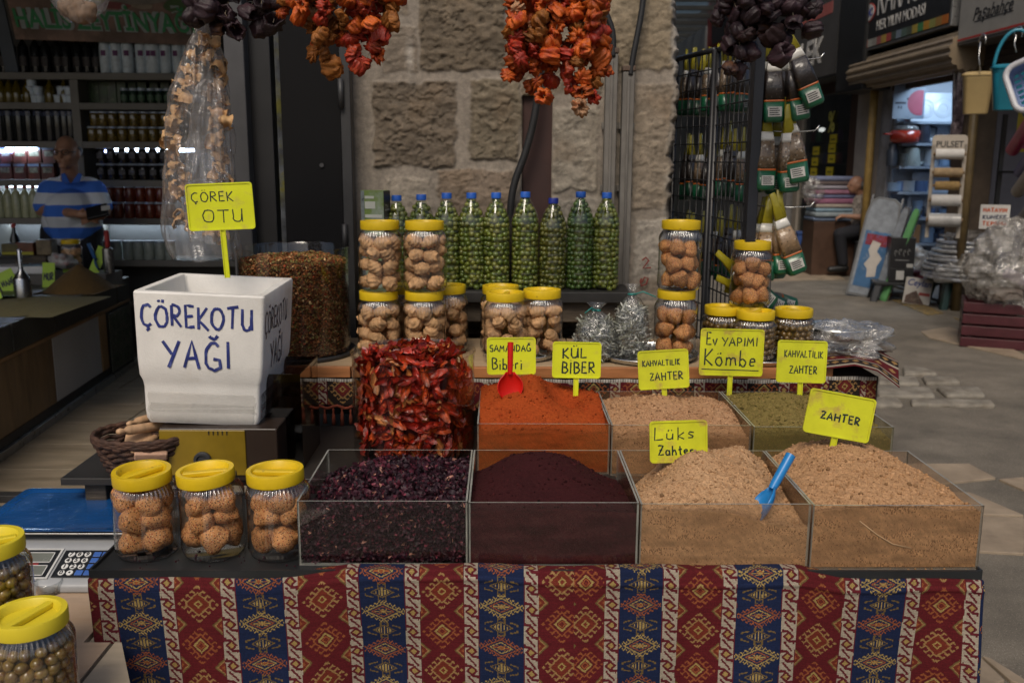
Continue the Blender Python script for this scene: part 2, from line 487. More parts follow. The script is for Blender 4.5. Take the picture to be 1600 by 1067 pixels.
flat_struct('paving', [gp((1400, 806), (1600, 812), (1600, 868), (1420, 858)), gp((1380, 770), (1516, 772), (1600, 808), (1392, 803)),
                       gp((1370, 727), (1514, 727), (1556, 749), (1382, 768)), gp((1560, 751), (1600, 748), (1600, 768), (1592, 765)),
                       gp((1505, 1029), (1530, 1028), (1570, 1067), (1500, 1090)), gp((1533, 1028), (1548, 1032), (1640, 1090), (1578, 1067)),
                       gp((1438, 519), (1482, 512), (1560, 535), (1600, 556), (1600, 563), (1452, 529)),
                       gp((1190, 428), (1300, 425), (1320, 437), (1200, 440))], .012, slab_m)
flat_struct('kerb', [gp((1422, 627), (1550, 631), (1556, 638), (1424, 636)), gp((1360, 626), (1405, 628), (1412, 637), (1362, 638)),
                     gp((1440, 592), (1492, 594), (1502, 602), (1446, 602)), gp((1462, 609), (1530, 610), (1540, 622), (1478, 622)),
                     gp((1368, 606), (1454, 611), (1462, 624), (1372, 623)), gp((1410, 576), (1446, 580), (1466, 588), (1412, 589)),
                     gp((1372, 592), (1432, 594), (1438, 604), (1372, 603))], .03, kerb_m, .015)
yl = mat('worn_yellow_paint', (.42, .27, .06), .8, .5, 20, col2=(.2, .17, .12), t2=.5, s2=25)
flat_struct('road_marking', [gp((1395, 470), (1420, 466), (1475, 490), (1450, 493)), gp((1490, 497), (1520, 502), (1600, 545), (1600, 552))], .006, yl, 0)
# shop floor on the left: laid beige boards with dark joints and the threshold rails
b = MB()
rr = random.Random(3)
for j in range(12):
    y0 = 3.2+j*.42; off = rr.uniform(0, 1.2)
    for i in range(-1, 5):
        x0 = -6.2+i*1.3+off
        b.box(x0, x0+1.294, y0, y0+.414, -.03, .02)
o = b.build('shop_floor', plank_m, bevel=.003, seg=1); o['kind'] = 'structure'
t = thing('threshold_rail', 'dark sliding door rail across the left shop threshold behind the scale', 'rail', (-2.2, 4.02, .02))
MB().box(-2.2, 1.2, -.03, .03, 0, .035).build('rail_channel', darkmetal, t, bevel=.004)
MB().box(-2.2, 1.2, -.19, -.15, 0, .03).build('rail_channel', mat('rail_grey', (.2, .19, .17), .4, metal=.6), t, bevel=.004)
# ------------------------------------------------------------------ left shop: walls and ceiling
wallm = mat('shop_wall', (.16, .15, .14), .8, .15, 3)
b = MB(); b.box(-7.2, -.5, 8.0, 8.15, 0, 4.2); o = b.build('back_wall', wallm); o['kind'] = 'structure'
b = MB(); b.box(-7.35, -7.2, 2.6, 8.15, 0, 4.2); o = b.build('side_wall', wallm); o['kind'] = 'structure'
b = MB(); b.box(-.85, -.62, 3.3, 8.0, 0, 4.2); o = b.build('inner_wall', wallm); o['kind'] = 'structure'
b = MB(); b.box(-7.35, -.5, 2.75, 8.15, 4.2, 4.35); o = b.build('ceiling', wallm); o['kind'] = 'structure'
b = MB(); b.box(-7.35, -.62, 2.75, 2.95, 3.5, 4.2); o = b.build('front_lintel', mat('lintel', (.1, .1, .1), .6)); o['kind'] = 'structure'

# ------------------------------------------------------------------ stone pillar
WY = 3.1
def pillar():
    x0, x1, z0, z1 = -.505, .575, .55, 3.4
    st = .0042
    nx, nz = int((x1-x0)/st), int((2.25-z0)/st)
    xs = np.linspace(x0, x1, nx); zs = np.linspace(z0, 2.25, nz)
    X, Z = np.meshgrid(xs, zs)
    def pr(px, py): p = PY(px, py, WY); return p.x, p.z
    blocks = [((650, -40), (792, 112), 1.0, (.115, .083, .048)), ((598, 40), (652, 116), .5, (.17, .13, .09)), ((580, 126), (716, 264), 1.0, (.12, .088, .056)),
              ((732, 121), (815, 252), .9, (.135, .104, .062)), ((556, -40), (640, 30), .3, (.22, .18, .13)), ((815, -40), (900, 150), .6, (.2, .16, .11)),
              ((600, 276), (676, 402), .35, (.26, .215, .16)), ((684, 264), (806, 405), .75, (.17, .12, .078)), ((862, 165), (936, 300), .55, (.23, .195, .145)),
              ((862, 308), (940, 470), .45, (.26, .225, .175)), ((884, -40), (942, 150), .5, (.2, .165, .115)), ((990, 128), (1046, 330), .45, (.225, .175, .12)),
              ((952, -40), (1050, 112), .6, (.2, .15, .085)), ((990, 340), (1042, 470), .3, (.28, .245, .2)), ((560, 415), (810, 540), .6, (.17, .14, .1)),
              ((812, 470), (1050, 560), .5, (.19, .155, .11))]
    wob = (fbm(X*22, Z*22, 3)-.5)*.032
    wob2 = (fbm(X*22, Z*22, 9)-.5)*.032
    D = np.zeros_like(X); C = np.empty(X.shape+(3,)); C[:] = (.34, .28, .215)
    mort = fbm(X*9, Z*9, 21)
    C *= (.72+.5*mort)[..., None]
    dirt = sst(.52, .75, fbm(X*5+3, Z*4, 33)); C = C*(1-.35*dirt[..., None])
    D += -.004*fbm(X*40, Z*40, 5)
    for k, (a, c, rough, col) in enumerate(blocks):
        ax, az = pr(*a); bx, bz = pr(*c)
        m = np.minimum(np.minimum(X+wob-ax, bx-X-wob), np.minimum(az-Z+wob2, Z+wob2-bz))
        s = sst(-.001, .010, m)
        chip = fbm(X*34+k*7, Z*60+k, 40+k, 5); big = fbm(X*9+k*3, Z*9, 60+k, 3)
        lines = np.abs(fbm(X*24+Z*12+k, Z*30-X*8, 80+k, 4)-.5)*2
        d = .005*rough+(big-.5)*.017*rough+(chip-.5)*.014*rough-.005*rough*(1-sst(.0, .14, lines))
        D = np.where(s > 0, D*(1-s)+d*s, D)
        cc = np.array(col)*1.45*(.82+.42*big)[..., None]*(.6+.8*chip)[..., None]*(1-.3*(1-sst(0, .12, lines)))[..., None]
        ochre = sst(.55, .8, fbm(X*7+9*k, Z*7, 90+k))[..., None]
        cc = cc*(1-.5*ochre)+np.array((.24, .15, .07))*.5*ochre
        C = C*(1-s[..., None])+cc*s[..., None]
    lum = C.mean(-1, keepdims=True); C = C*.72+lum*.28*np.array((1.03, 1.0, .95))
    # recess behind the brown bar, crack lines, rough right edge
    rx0, rx1 = pr(815, 300)[0], pr(861, 300)[0]
    rz = pr(840, 150)[1]
    rec = (X > rx0) & (X < rx1) & (Z < rz)
    D = np.where(rec, -.05, D)
    ex = .555+(fbm(Z*14, Z*0+1, 7)-.5)*.05+(fbm(Z*60, Z*0+1, 8)-.5)*.02
    over = X-ex
    D = D-np.where(over > -.012, (over+.012)*1.6, 0)
    D = np.where(over > 0, D-over*3.0, D)
    white = np.exp(-((X-pr(640, 60)[0])/.012)**2-((Z-pr(640, 90)[1])/.05)**2)+.7*np.exp(-((over+.012)/.012)**2)*sst(.45, .6, fbm(X*30, Z*18, 70))
    C = C*(1-white[..., None]*.8)+np.array((.5, .46, .4))*white[..., None]*.8
    P = np.stack([X, WY-D, Z], -1)
    C4 = (C[:-1, :-1]+C[1:, 1:])/2
    t = thing('stone_pillar', 'rough pillar of brown stone blocks with pale mortar behind the olive bottles', 'pillar', (0, 0, 0))
    grid('masonry', P, mat('masonry', rough=.9, var=.3, scale=60, attr=True, bump=.0015, bscale=220), C4, t)
    b = MB(); b.box(x0+.001, .535, WY+.07, WY+.75, 0, 3.4); b.box(x0+.001, .535, WY-.0, WY+.07, 0, z0); b.box(x0+.001, .535, WY-.0, WY+.07, 2.25, 3.4)
    b.box(x0, x0+.004, WY+.004, WY+.07, z0, 2.25)
    b.build('masonry_core', mat('core_stone', (.24, .19, .13), .9, .3, 6, .004, 30), t)
    # the two red painted characters low on the right, as on the stone
    b2 = MB(); M = Matrix.Translation(PY(1003, 421, WY-.016)) @ Matrix.Rotation(R(90), 4, 'X')
    sc = WY/FPX
    b2.tube([(0, .03, 0), (.012, .04, 0), (.022, .03, 0), (.004, .004, 0), (.03, .006, 0)], .0028, 6, M=M, flat=.6)
    b2.tube([(.0, -.045, 0), (.01, -.026, 0), (.022, -.03, 0), (.016, -.05, 0), (.0, -.055, 0), (-.004, -.04, 0), (0, -.03, 0)], .0026, 6, M=M, flat=.6)
    b2.build('painted_numeral', mat('red_paint', (.3, .05, .04), .7, .4, 60), t)
pillar()
def vbar(name, label, cat, px0, px1, py0, py1, Y, dep, m, group=None, bevel=.002):
    a = PY(px0, py0, Y); c = PY(px1, py1, Y)
    o = MB().box(a.x, c.x, Y, Y+dep, c.z, a.z).build(name, m, bevel=bevel); return tag(o, label, cat, group)
vbar('recessed_bar', 'flat dark red-brown metal bar set in a slot of the stone pillar', 'metal bar', 817, 860, 150, 470, WY+.02, .03, mat('redbrown', (.05, .018, .014), .6, .3, 10))
ck = mat('grey_conduit', (.2, .185, .165), .65, .35, 8, .0006, 40)
def conduit(px, top, label, rib):
    a = PY(px, top, WY-.045); t = thing('cable_conduit', label, 'conduit', (a.x, WY-.045, 0), group='cable conduits on the stone pillar')
    MB().box(-.019, .019, 0, .035, 1.13, a.z).build('channel', ck, t, bevel=.003)
    MB().box(-.004, .004, -.006, -.0005, 1.13, a.z-.02).build('cover_rib', ck, t, bevel=.002)
    MB().box(-.021, .021, -.003, .036, a.z+.001, a.z+.018).build('cap', mat('rusty_cap', (.13, .085, .06), .8, .4, 30), t, bevel=.003)
    for k in range(3): MB().box(-.026, .026, .03, .0385, 1.25+.2*k, 1.27+.2*k).build('bracket', ck, t, bevel=.001)
conduit(957, 84, 'longer grey cable conduit running down the stone pillar, left of the pair', 1)
conduit(983, 112, 'shorter grey cable conduit running down the stone pillar, right of the pair', 0)
cabm = mat('cable_rubber', (.015, .015, .016), .5, .2, 20)
def cable(label, pts, r, Y):
    P = [PY(x, y, Y+(k_[0] if k_ else 0)) for x, y, *k_ in pts]
    Q = []
    for i in range(len(P)-1):
        p0, p1, p2, p3 = P[max(i-1, 0)], P[i], P[i+1], P[min(i+2, len(P)-1)]
        for k in range(6):
            u = k/6; Q.append(.5*((2*p1)+(p2-p0)*u+(2*p0-5*p1+4*p2-p3)*u*u+(3*p1-p0-3*p2+p3)*u**3))
    Q.append(P[-1])
    tag(MB().tube(Q, r, 10).build('power_cable', cabm, smooth=True), label, 'cable', 'black cables on the stone pillar')
cable('thick black cable sagging from the dried peppers down behind the olive bottles', [(850, 40), (838, 165), (822, 235), (803, 290), (797, 345), (798, 460)], .0125, WY-.045)
cable('black cable entering the top of the longer grey conduit', [(930, -60), (944, 10), (957, 50), (958, 90)], .0095, WY-.04)
cable('straight black cable entering the top of the shorter grey conduit', [(1010, -60), (1003, 15), (990, 85), (985, 118)], .0095, WY-.04)
# ------------------------------------------------------------------ dark shop door leaf and posts
a = PY(345, 0, 2.95); c = PY(377, 0, 2.95)
t = thing('door_post', 'grey square steel door post beside the hanging bag of dried slices', 'post', (a.x, 2.95, 0))
MB().box(0, c.x-a.x, 0, .09, 0, 3.0).build('post_tube', greym, t, bevel=.004)
MB().box(-.01, c.x-a.x+.01, -.01, .1, 0, .02).build('foot_plate', greym, t, bevel=.002)
a = PY(379, 0, 3.0); c = PY(418, 0, 3.0)
tag(MB().box(a.x, c.x, 3.0, 3.06, 0, 3.0).build('door_frame', blackm, bevel=.003), 'narrow black door frame between the grey post and the dark door leaf', 'door frame')
a = PY(432, 0, 3.02); c = PY(545, 0, 3.02)
t = thing('folding_door', 'closed matt black metal door leaf left of the stone pillar', 'door', (a.x, 3.02, 0))
W = c.x-a.x
MB().box(0, W-.035, 0, .05, .02, 3.0).build('leaf', mat('door_black', (.008, .008, .009), .75, .2, 6, spec=.15), t, bevel=.003)
MB().box(W-.034, W-.002, -.012, .05, .02, 3.0).build('edge_strip', darkmetal, t, bevel=.003)
for z in (1.3, 1.75, 2.2): MB().tube([(W-.03, -.02, z-.045), (W-.03, -.02, z+.045)], .009, 10).build('hinge', darkmetal, t, smooth=True)
MB().tube([(W*.55, -.005, 1.53), (W*.55, .004, 1.53)], .007, 12).build('keyhole', greym, t)
# daylight slit behind: lit strip of the street seen between the frame and the leaf is simply open there
tag(MB().box(-.815, -.60, 3.28, 3.3, 0, 3.0).build('inner_curtain', mat('printed_curtain', (.25, .27, .3), .7, .7, 14, col2=(.3, .28, .05), t2=.55, s2=12)), 'narrow printed curtain seen through the slit beside the black door', 'curtain')
# ------------------------------------------------------------------ shelf under the olive bottles
sx0, sx1 = PY(560, 455, 2.88).x, PY(990, 455, 2.88).x
t = thing('bottle_ledge', 'dark old wooden ledge against the pillar carrying the olive bottles', 'shelf', (0, 2.86, 0))
zt = PY(760, 452, 2.92).z
MB().box(sx0, sx1, 0, .215, zt-.034, zt).build('board', mat('ledge_top', (.03, .028, .026), .55, .4, 12), t, bevel=.003)
MB().box(sx0+.01, sx1-.012, .03, .2, zt-.10, zt-.036).build('beam', oldwood, t, bevel=.004)
MB().box(sx0+.01, sx1-.03, .06, .2, zt-.24, zt-.17).build('beam', oldwood, t, bevel=.004)
for x in (sx0+.03, (sx0+sx1)/2, sx1-.09): MB().box(x, x+.06, .02, .18, .0, zt-.101).build('leg', oldwood, t, bevel=.004)
# ================================================================== STALL: table, cloth, bins, spices
def scatter(name, bv, bf, pos, Rm, sc, col, m, parent=None, smooth=False, fmod=None):
    """one mesh of many small bits: base verts (K,3), base faces (F,k), per-bit position, rotation, scale (N,) or (N,3) and colour"""
    bv = np.asarray(bv, float); bf = np.asarray(bf, int); pos = np.asarray(pos, float); N = len(pos)
    sc = np.asarray(sc, float)
    if sc.ndim == 1: sc = np.repeat(sc[:, None], 3, 1)
    V = np.einsum('nij,nkj->nki', Rm, bv[None]*sc[:, None, :])+pos[:, None, :]
    F = (bf[None]+np.arange(N)[:, None, None]*len(bv)).reshape(-1, bf.shape[1])
    me = bpy.data.meshes.new(name); k = bf.shape[1]
    me.vertices.add(N*len(bv)); me.vertices.foreach_set('co', V.reshape(-1).astype(np.float32))
    me.loops.add(F.size); me.loops.foreach_set('vertex_index', F.ravel().astype(np.int32))
    me.polygons.add(len(F)); me.polygons.foreach_set('loop_start', np.arange(0, F.size, k, dtype=np.int32))
    me.polygons.foreach_set('loop_total', np.full(len(F), k, np.int32))
    me.materials.append(m); me.update(calc_edges=True)
    if smooth: me.polygons.foreach_set('use_smooth', [True]*len(F))
    if col is not None:
        col = np.asarray(col, float)
        c = np.repeat(col[:, None, :], len(bf), 1)
        if fmod is not None: c = c*np.asarray(fmod)[None, :, None]
        a = np.ones((len(F)*k, 4), np.float32); a[:, :3] = np.repeat(c.reshape(-1, 3), k, 0)
        me.color_attributes.new('Col', 'FLOAT_COLOR', 'CORNER').data.foreach_set('color', a.ravel())
    me.validate()
    return link(name, me, parent)
def rotm(N, rs, tilt=None):
    q = rs.normal(size=(N, 4))
    if tilt is not None:
        h = rs.uniform(0, 2*np.pi, N); a = rs.normal(0, tilt, N)/2; b = rs.uniform(0, 2*np.pi, N)
        q1 = np.stack([np.cos(h), 0*h, 0*h, np.sin(h)], 1); q2 = np.stack([np.cos(a), np.sin(a)*np.cos(b), np.sin(a)*np.sin(b), 0*a], 1)
        w1, x1, y1, z1 = q2.T; w2, x2, y2, z2 = q1.T
        q = np.stack([w1*w2-x1*x2-y1*y2-z1*z2, w1*x2+x1*w2+y1*z2-z1*y2, w1*y2-x1*z2+y1*w2+z1*x2, w1*z2+x1*y2-y1*x2+z1*w2], 1)
    q /= np.linalg.norm(q, axis=1)[:, None]
    w, x, y, z = q.T
    return np.stack([1-2*(y*y+z*z), 2*(x*y-z*w), 2*(x*z+y*w), 2*(x*y+z*w), 1-2*(x*x+z*z), 2*(y*z-x*w), 2*(x*z-y*w), 2*(y*z+x*w), 1-2*(x*x+y*y)], 1).reshape(-1, 3, 3)
def curl(asp=.45, bend=1.6, seg=4, twist=.5):
    bv = []; 
    for k in range(seg+1):
        t = k/seg-.5; w = asp*(1-(2*t)**2*.7)
        a = t*bend; x = math.sin(a)/max(bend, .01)*1.0; z = (1-math.cos(a))/max(bend, .01)
        c, s = math.cos(t*twist), math.sin(t*twist)
        bv += [(x, -w/2*c, z-w/2*s), (x, w/2*c, z+w/2*s)]
    bf = [(2*k, 2*k+1, 2*k+3, 2*k+2) for k in range(seg)]
    return bv, bf
def pick(rs, N, cols, wts, var=.25):
    c = np.array(cols)[rs.choice(len(cols), N, p=np.array(wts)/sum(wts))]
    return c*rs.uniform(1-var, 1+var, (N, 1))
def loft(b, secs, mi=0, col=None, M=None, caps=(True, True), flip=False):
    n = len(secs[0]); vs = [p for s in secs for p in s]; fs = []
    for k in range(len(secs)-1):
        for i in range(n):
            j = (i+1) % n; f = (k*n+i, k*n+j, (k+1)*n+j, (k+1)*n+i)
            fs.append(f[::-1] if flip else f)
    if caps[0]: fs.append(tuple(range(n-1, -1, -1)))
    if caps[1]: fs.append(tuple((len(secs)-1)*n+i for i in range(n)))
    return b.add(vs, fs, mi, col, M)
def rrect(hx, hy, r, n=5, z=None, cx=0, cy=0):
    pts = []
    for sx, sy, a in ((1, 1, 0), (-1, 1, 90), (-1, -1, 180), (1, -1, 270)):
        for k in range(n):
            g = R(a+90*k/(n-1)); pts.append((cx+sx*(hx-r)+r*math.cos(g), cy+sy*(hy-r)+r*math.sin(g)))
    return pts if z is None else [(x, y, z) for x, y in pts]

def sphere_bits(n=6):
    b = MB().ball((0, 0, 0), 1, n); tri = []
    for f in b.f:
        if len(f) == 3: tri.append(f)
        else: tri += [(f[0], f[1], f[2]), (f[0], f[2], f[3])]
    return np.array(b.v), tri
SV, SF = sphere_bits(5)
TZ = .80                     # tray surface of the front table
TX0, TX1 = PZ(158, 878, TZ).x, PZ(1526, 890, TZ).x
TY0, TY1 = 1.605, 2.02
t = thing('stall_table', 'low front sales table with a black tray edge under the spice bins', 'table', (0, 1.8, 0))
MB().box(TX0, TX1, TY0-1.8, TY1-1.8, TZ-.006, TZ-.0005).box(TX0, TX1, TY0-1.8-.004, TY0-1.8+.002, TZ-.012, TZ+.006).box(TX0-.004, TX0, TY0-1.8, TY1-1.8, TZ-.012, TZ+.006).box(TX1, TX1+.004, TY0-1.8, TY1-1.8, TZ-.012, TZ+.006).build('tray', mat('tray_black', (.02, .022, .024), .4, .3, 12), t)
for x in (TX0+.03, TX1-.08):
    for y in (TY0-1.76, TY1-1.86): MB().box(x, x+.05, y, y+.05, 0, TZ-.007).build('leg', oldwood, t, bevel=.003)
# rear, slightly higher board carrying the second row of bins
BZ = .825
t = thing('rear_board', 'raised black board behind the front bins carrying the second bin row', 'board', (0, 2.25, 0))
MB().box(-1.02, .93, -.2, .24, BZ-.018, BZ-.0005).build('board_top', mat('board_black', (.025, .022, .02), .5, .3, 12), t, bevel=.002)
for x in (-.98, .85):
    for y in (-.17, .17): MB().box(x, x+.05, y, y+.05, 0, BZ-.019).build('leg', oldwood, t, bevel=.003)

# ---- woven cloth
CW = dict(red=(.095, .010, .013), blue=(.010, .017, .052), white=(.33, .28, .215), tan=(.27, .155, .06), org=(.235, .07, .026), rust=(.14, .024, .014),
          yel=(.30, .21, .07), mar=(.1, .012, .018), olv=(.13, .085, .03), blk=(.02, .014, .012))
def kilim(kind, a, b, hw, row0=0):
    """woven motifs: a across the stripe and b along it, both in weave units (about 1.2 mm)"""
    P = 67.0
    C = np.empty(a.shape+(3,))
    def put(mask, c): C[mask] = c
    bc = (b+P/2) % P-P/2; alt = (np.floor((b+P/2)/P).astype(int)+row0) % 2 == 0
    bh = b % P-P/2
    A = np.abs(a)
    if kind in ('red', 'dark'):
        C[:] = CW['red'] if kind == 'red' else CW['blk']
        d = A+np.abs(bc); sk = A-np.abs(bc)
        l1 = np.where(alt[..., None], CW['tan'], CW['org']); l2 = np.where(alt[..., None], CW['rust'], CW['yel'])
        def putv(mask, v): C[mask] = v[mask]
        put(d < 19, CW['red'] if kind == 'red' else CW['blk'])
        putv(d < 17, np.where(alt[..., None], CW['rust'], CW['red']) if kind == 'red' else np.where(alt[..., None], CW['mar'], CW['blk']))
        putv((d > 8.5) & (d < 12.5), np.where(alt[..., None], CW['rust'], CW['yel']))
        putv((d > 4) & (d < 7), np.where(alt[..., None], CW['yel'], CW['org']))
        put((d < 2.2), CW['rust'])
        putv((d > 17.2) & (d < 20.4), l1)
        hook = ((sk+41.9) % 13.4 < 3.8) & (d >= 20.4) & (d < 31)
        bar = ((sk+41.9) % 13.4 < 8.6) & (d >= 27.6) & (d < 31)
        putv((hook | bar) & (A < hw-1), l1)
        e = (hw-A)+np.abs(bh)
        put(e < 15, CW['olv']); put(e < 12, CW['tan']); put(e < 9.6, CW['rust']); put(e < 4, CW['org'])
    elif kind == 'blue':
        C[:] = CW['blue']
        e = A/(hw-4)+np.abs(bh)/16
        alt2 = (np.floor(b/P).astype(int)+row0) % 2 == 0
        l1 = np.where(alt2[..., None], CW['yel'], CW['org']); l2 = np.where(alt2[..., None], CW['org'], CW['yel'])
        saw = np.abs(((A+1.5) % 6.6)/3.3-1)
        teeth = (np.abs(e-1.02+.1*0) < .36) & (np.abs(np.abs(bh)-16*(1-A/(hw-4))-saw*5.2+.2) < 1.25) & (A < hw-1)
        C[teeth] = l1[teeth]
        for lo, hi, l in ((.78, .92, l1), (.5, .62, l2)):
            m = (e > lo) & (e < hi); C[m] = l[m]
        m = (e < .45) & (((np.abs(A-np.abs(bh)*1.6) < 1.7)) | (A < 1.3) & (np.abs(bh) < 4) | (np.abs(bh) < 1.1)); C[m] = l1[m]
        m = (e > .16) & (e < .22); C[m] = l2[m]
        s = A/18+np.abs(bc)/9.5
        put((s > .84) & (s < 1.06), CW['olv']); put((s < .74) & (np.mod(a+1.2, 4.6) < 2.4), CW['yel'])
        arm = (np.abs(np.abs(bc)-8.5+(A-14)*.25) < 1.1) & (A > 13) & (A < 25)
        arm |= (np.abs(A-25) < 1.2) & (np.abs(bc) > 3) & (np.abs(bc) < 6.4)
        arm |= (np.abs(A-5.5) < 1.1) & (np.abs(bc) > 7) & (np.abs(bc) < 14)
        arm |= (np.abs(np.abs(bc)-13.5) < 1) & (A > 1.6) & (A < 6)
        put(arm, CW['olv'])
    else:
        C[:] = CW['white']
        p = 33.5; bw = (b+p/2) % p-p/2; bz = b % p-p/2
        sg = 1
        e = A+np.abs(bw)
        zx = np.where(bz > 0, 1, -1)*np.clip(np.abs(bz)*.9, 0, 5.6)
        put((np.abs(a-zx) < 2.1) & (np.abs(bz) < 8.5), CW['mar'])
        put((np.abs(a+5.8*np.sign(bz)) < 5.5) & (np.abs(np.abs(bz)-8) < 2.0) & (a*np.sign(bz) < 2), CW['mar'])
        put((np.abs(np.abs(a)-8.8) < 1.4) & (np.abs(bz) < 8.8) & (np.abs(bz) > 4.2) & (a*bz < 0), CW['mar'])
        put(e < 9.6, CW['mar']); put(e < 4.9, CW['yel'])
        put(A > hw-1.0, CW['mar'] if kind == 'white' else CW['white'])
    return C
SPX = .00119
BND = [158, 172, 197, 265, 288, 356, 380, 452, 475, 547, 567, 635, 659, 725, 748, 817, 840, 893, 940, 963, 1028, 1053, 1119, 1142, 1211, 1236, 1306, 1330, 1400, 1424, 1491, 1516, 1520]
KIN = ['red', 'white', 'blue', 'white', 'red', 'white', 'blue', 'white', 'red', 'white', 'blue', 'white', 'red', 'white', 'blue', 'white', 'red', 'red', 'white', 'blue', 'white', 'red', 'white', 'blue', 'white', 'red', 'white', 'blue', 'white', 'red', 'white', 'blue']
def front_cloth():
    xr0, xr1 = TX0-.003, TX1+.004
    nx = 840
    u = np.linspace(158.0, 1520.0, nx)
    v = np.concatenate([np.linspace(-.022, .29, 196), np.linspace(.30, .74, 30)])
    U, V = np.meshgrid(u, v)
    fx = (U-158)/(1520-158)
    x = xr0+(xr1-xr0)*fx
    top = TZ-.004+np.interp(U, [158, 470, 560, 640, 1100, 1240, 1300, 1520], [-.006, -.004, .010, .012, .011, .008, -.004, -.008])
    top = top+.002*np.sin(U/37)+.0015*np.sin(U/90+1)
    over = np.clip(-V/.022, 0, 1)
    Vd = np.clip(V, 0, None)
    wave = (.010*np.sin(U/60+.6+.5*np.sin(U/210))+.005*np.sin(U/27+2)+.008*np.sin(U/120)+.010*(fbm(U/45, V*2, 51)-.5))*sst(0, .22, Vd)
    y = TY0-.007-.004*sst(0, .02, Vd)-wave-.012*sst(0, .5, Vd)+over*.026
    z = top-Vd*.995-over*.0005+.004*(over > .3)*0
    # creases across the top where the cloth was folded
    y = y-.0025*np.exp(-((Vd-.022-.006*np.sin(U/140))/.004)**2)*np.interp(U, [158, 500, 700, 1300], [0, .2, 1, 1])
    slant = np.interp(fx, [0, .35, 1], [.055, .012, -.004])
    x = x+slant*Vd
    sag = .018*np.sin(fx*math.pi*2+.5)*Vd
    Pg = np.stack([x+sag*.3, y, z], -1)
    uc = (U[:-1, :-1]+U[1:, 1:])/2; vc = (V[:-1, :-1]+V[1:, 1:])/2
    uc = uc+(fbm(uc/60, vc*15, 5)-.5)*3.0
    C = np.zeros(uc.shape+(3,))
    vv = vc/.0012
    for k, kd in enumerate(KIN):
        m = (uc >= BND[k]) & (uc < BND[k+1]) if k else (uc < BND[1])
        lo, hi = BND[k], BND[k+1]
        if k == 16: hi = lo+70
        if k == 17: lo = hi-70+12
        if k == 0: lo = hi-70
        if k == 31: hi = lo+70
        cx = (lo+hi)/2
        ph = {16: 14, 17: 16}.get(k, [41, 40, 38, 40, 39, 37, 36, 38, 40, 37, 34, 35, 33, 34, 24, 26, 14, 20, 20, 21, 22, 30, 34, 37, 39, 42, 42, 40, 38, 41, 42, 42][k])
        c = kilim(kd, uc-cx, vv-ph, (hi-lo)/2, {16: 0, 17: 1}.get(k, k % 2))
        C[m] = c[m]
    rs = np.random.RandomState(4)
    C *= (1+.16*(rs.rand(*uc.shape)-.5)*2)[..., None]*(1+.10*(rs.rand(uc.shape[0], 1)-.5)*2)[..., None]
    C *= (.82+.3*fbm(uc/90, vc*9, 15))[..., None]
    o = grid('kilim_cloth', Pg, mat('woven_wool', rough=.92, var=.12, scale=300, attr=True, bump=.0006, bscale=900, spec=.15), C)
    tag(o, 'red, blue and cream patterned woven cloth hanging down the front of the sales table', 'cloth')
    s = o.modifiers.new('thick', 'SOLIDIFY'); s.thickness = .0018; s.offset = -1
front_cloth()

# ---- clear bins
acr = clear('acrylic', (.97, .97, .96), 1.0, .03, bump=0)
acr_d = clear('acrylic_dusty', (.95, .94, .92), 1.0, .05, dust=.30, dcol=(.36, .2, .1))
acr_g = clear('acrylic_green_dust', (.95, .94, .9), 1.0, .05, dust=.42, dcol=(.2, .16, .06))
acr_r = clear('acrylic_red_dust', (.95, .94, .92), 1.0, .05, dust=.30, dcol=(.36, .13, .04))
acr_e = mat('acrylic_edge', (.34, .34, .31), .2, .3, 30, spec=.6)
def bin_(label, x0, x1, y0, y1, z0, h, m=None, rz=0):
    m = m or acr; T = .0035
    cx, cy = (x0+x1)/2, (y0+y1)/2
    t = thing('acrylic_bin', label, 'bin', (cx, cy, z0), rz, group='clear acrylic spice bins on the stall')
    hx, hy = (x1-x0)/2, (y1-y0)/2
    def panel(nm, a0, a1, b0, b1, c0, c1):
        b = MB(); b.box(a0, a1, b0, b1, c0, c1)
        dims = (a1-a0, b1-b0, c1-c0); th = dims.index(min(dims))
        # narrow faces (the saw-cut rims) take the grey edge material
        b.m = [0 if ax == th else 1 for ax in (2, 2, 1, 1, 0, 0)]
        b.build(nm, [m, acr_e], t)
    panel('front_panel', -hx, hx, -hy, -hy+T, 0, h)
    panel('back_panel', -hx, hx, hy-T, hy, 0, h)
    panel('side_panel', -hx, -hx+T, -hy+T, hy-T, 0, h)
    panel('side_panel', hx-T, hx, -hy+T, hy-T, 0, h)
    panel('base_panel', -hx+T, hx-T, -hy+T, hy-T, .0005, T)
    return t
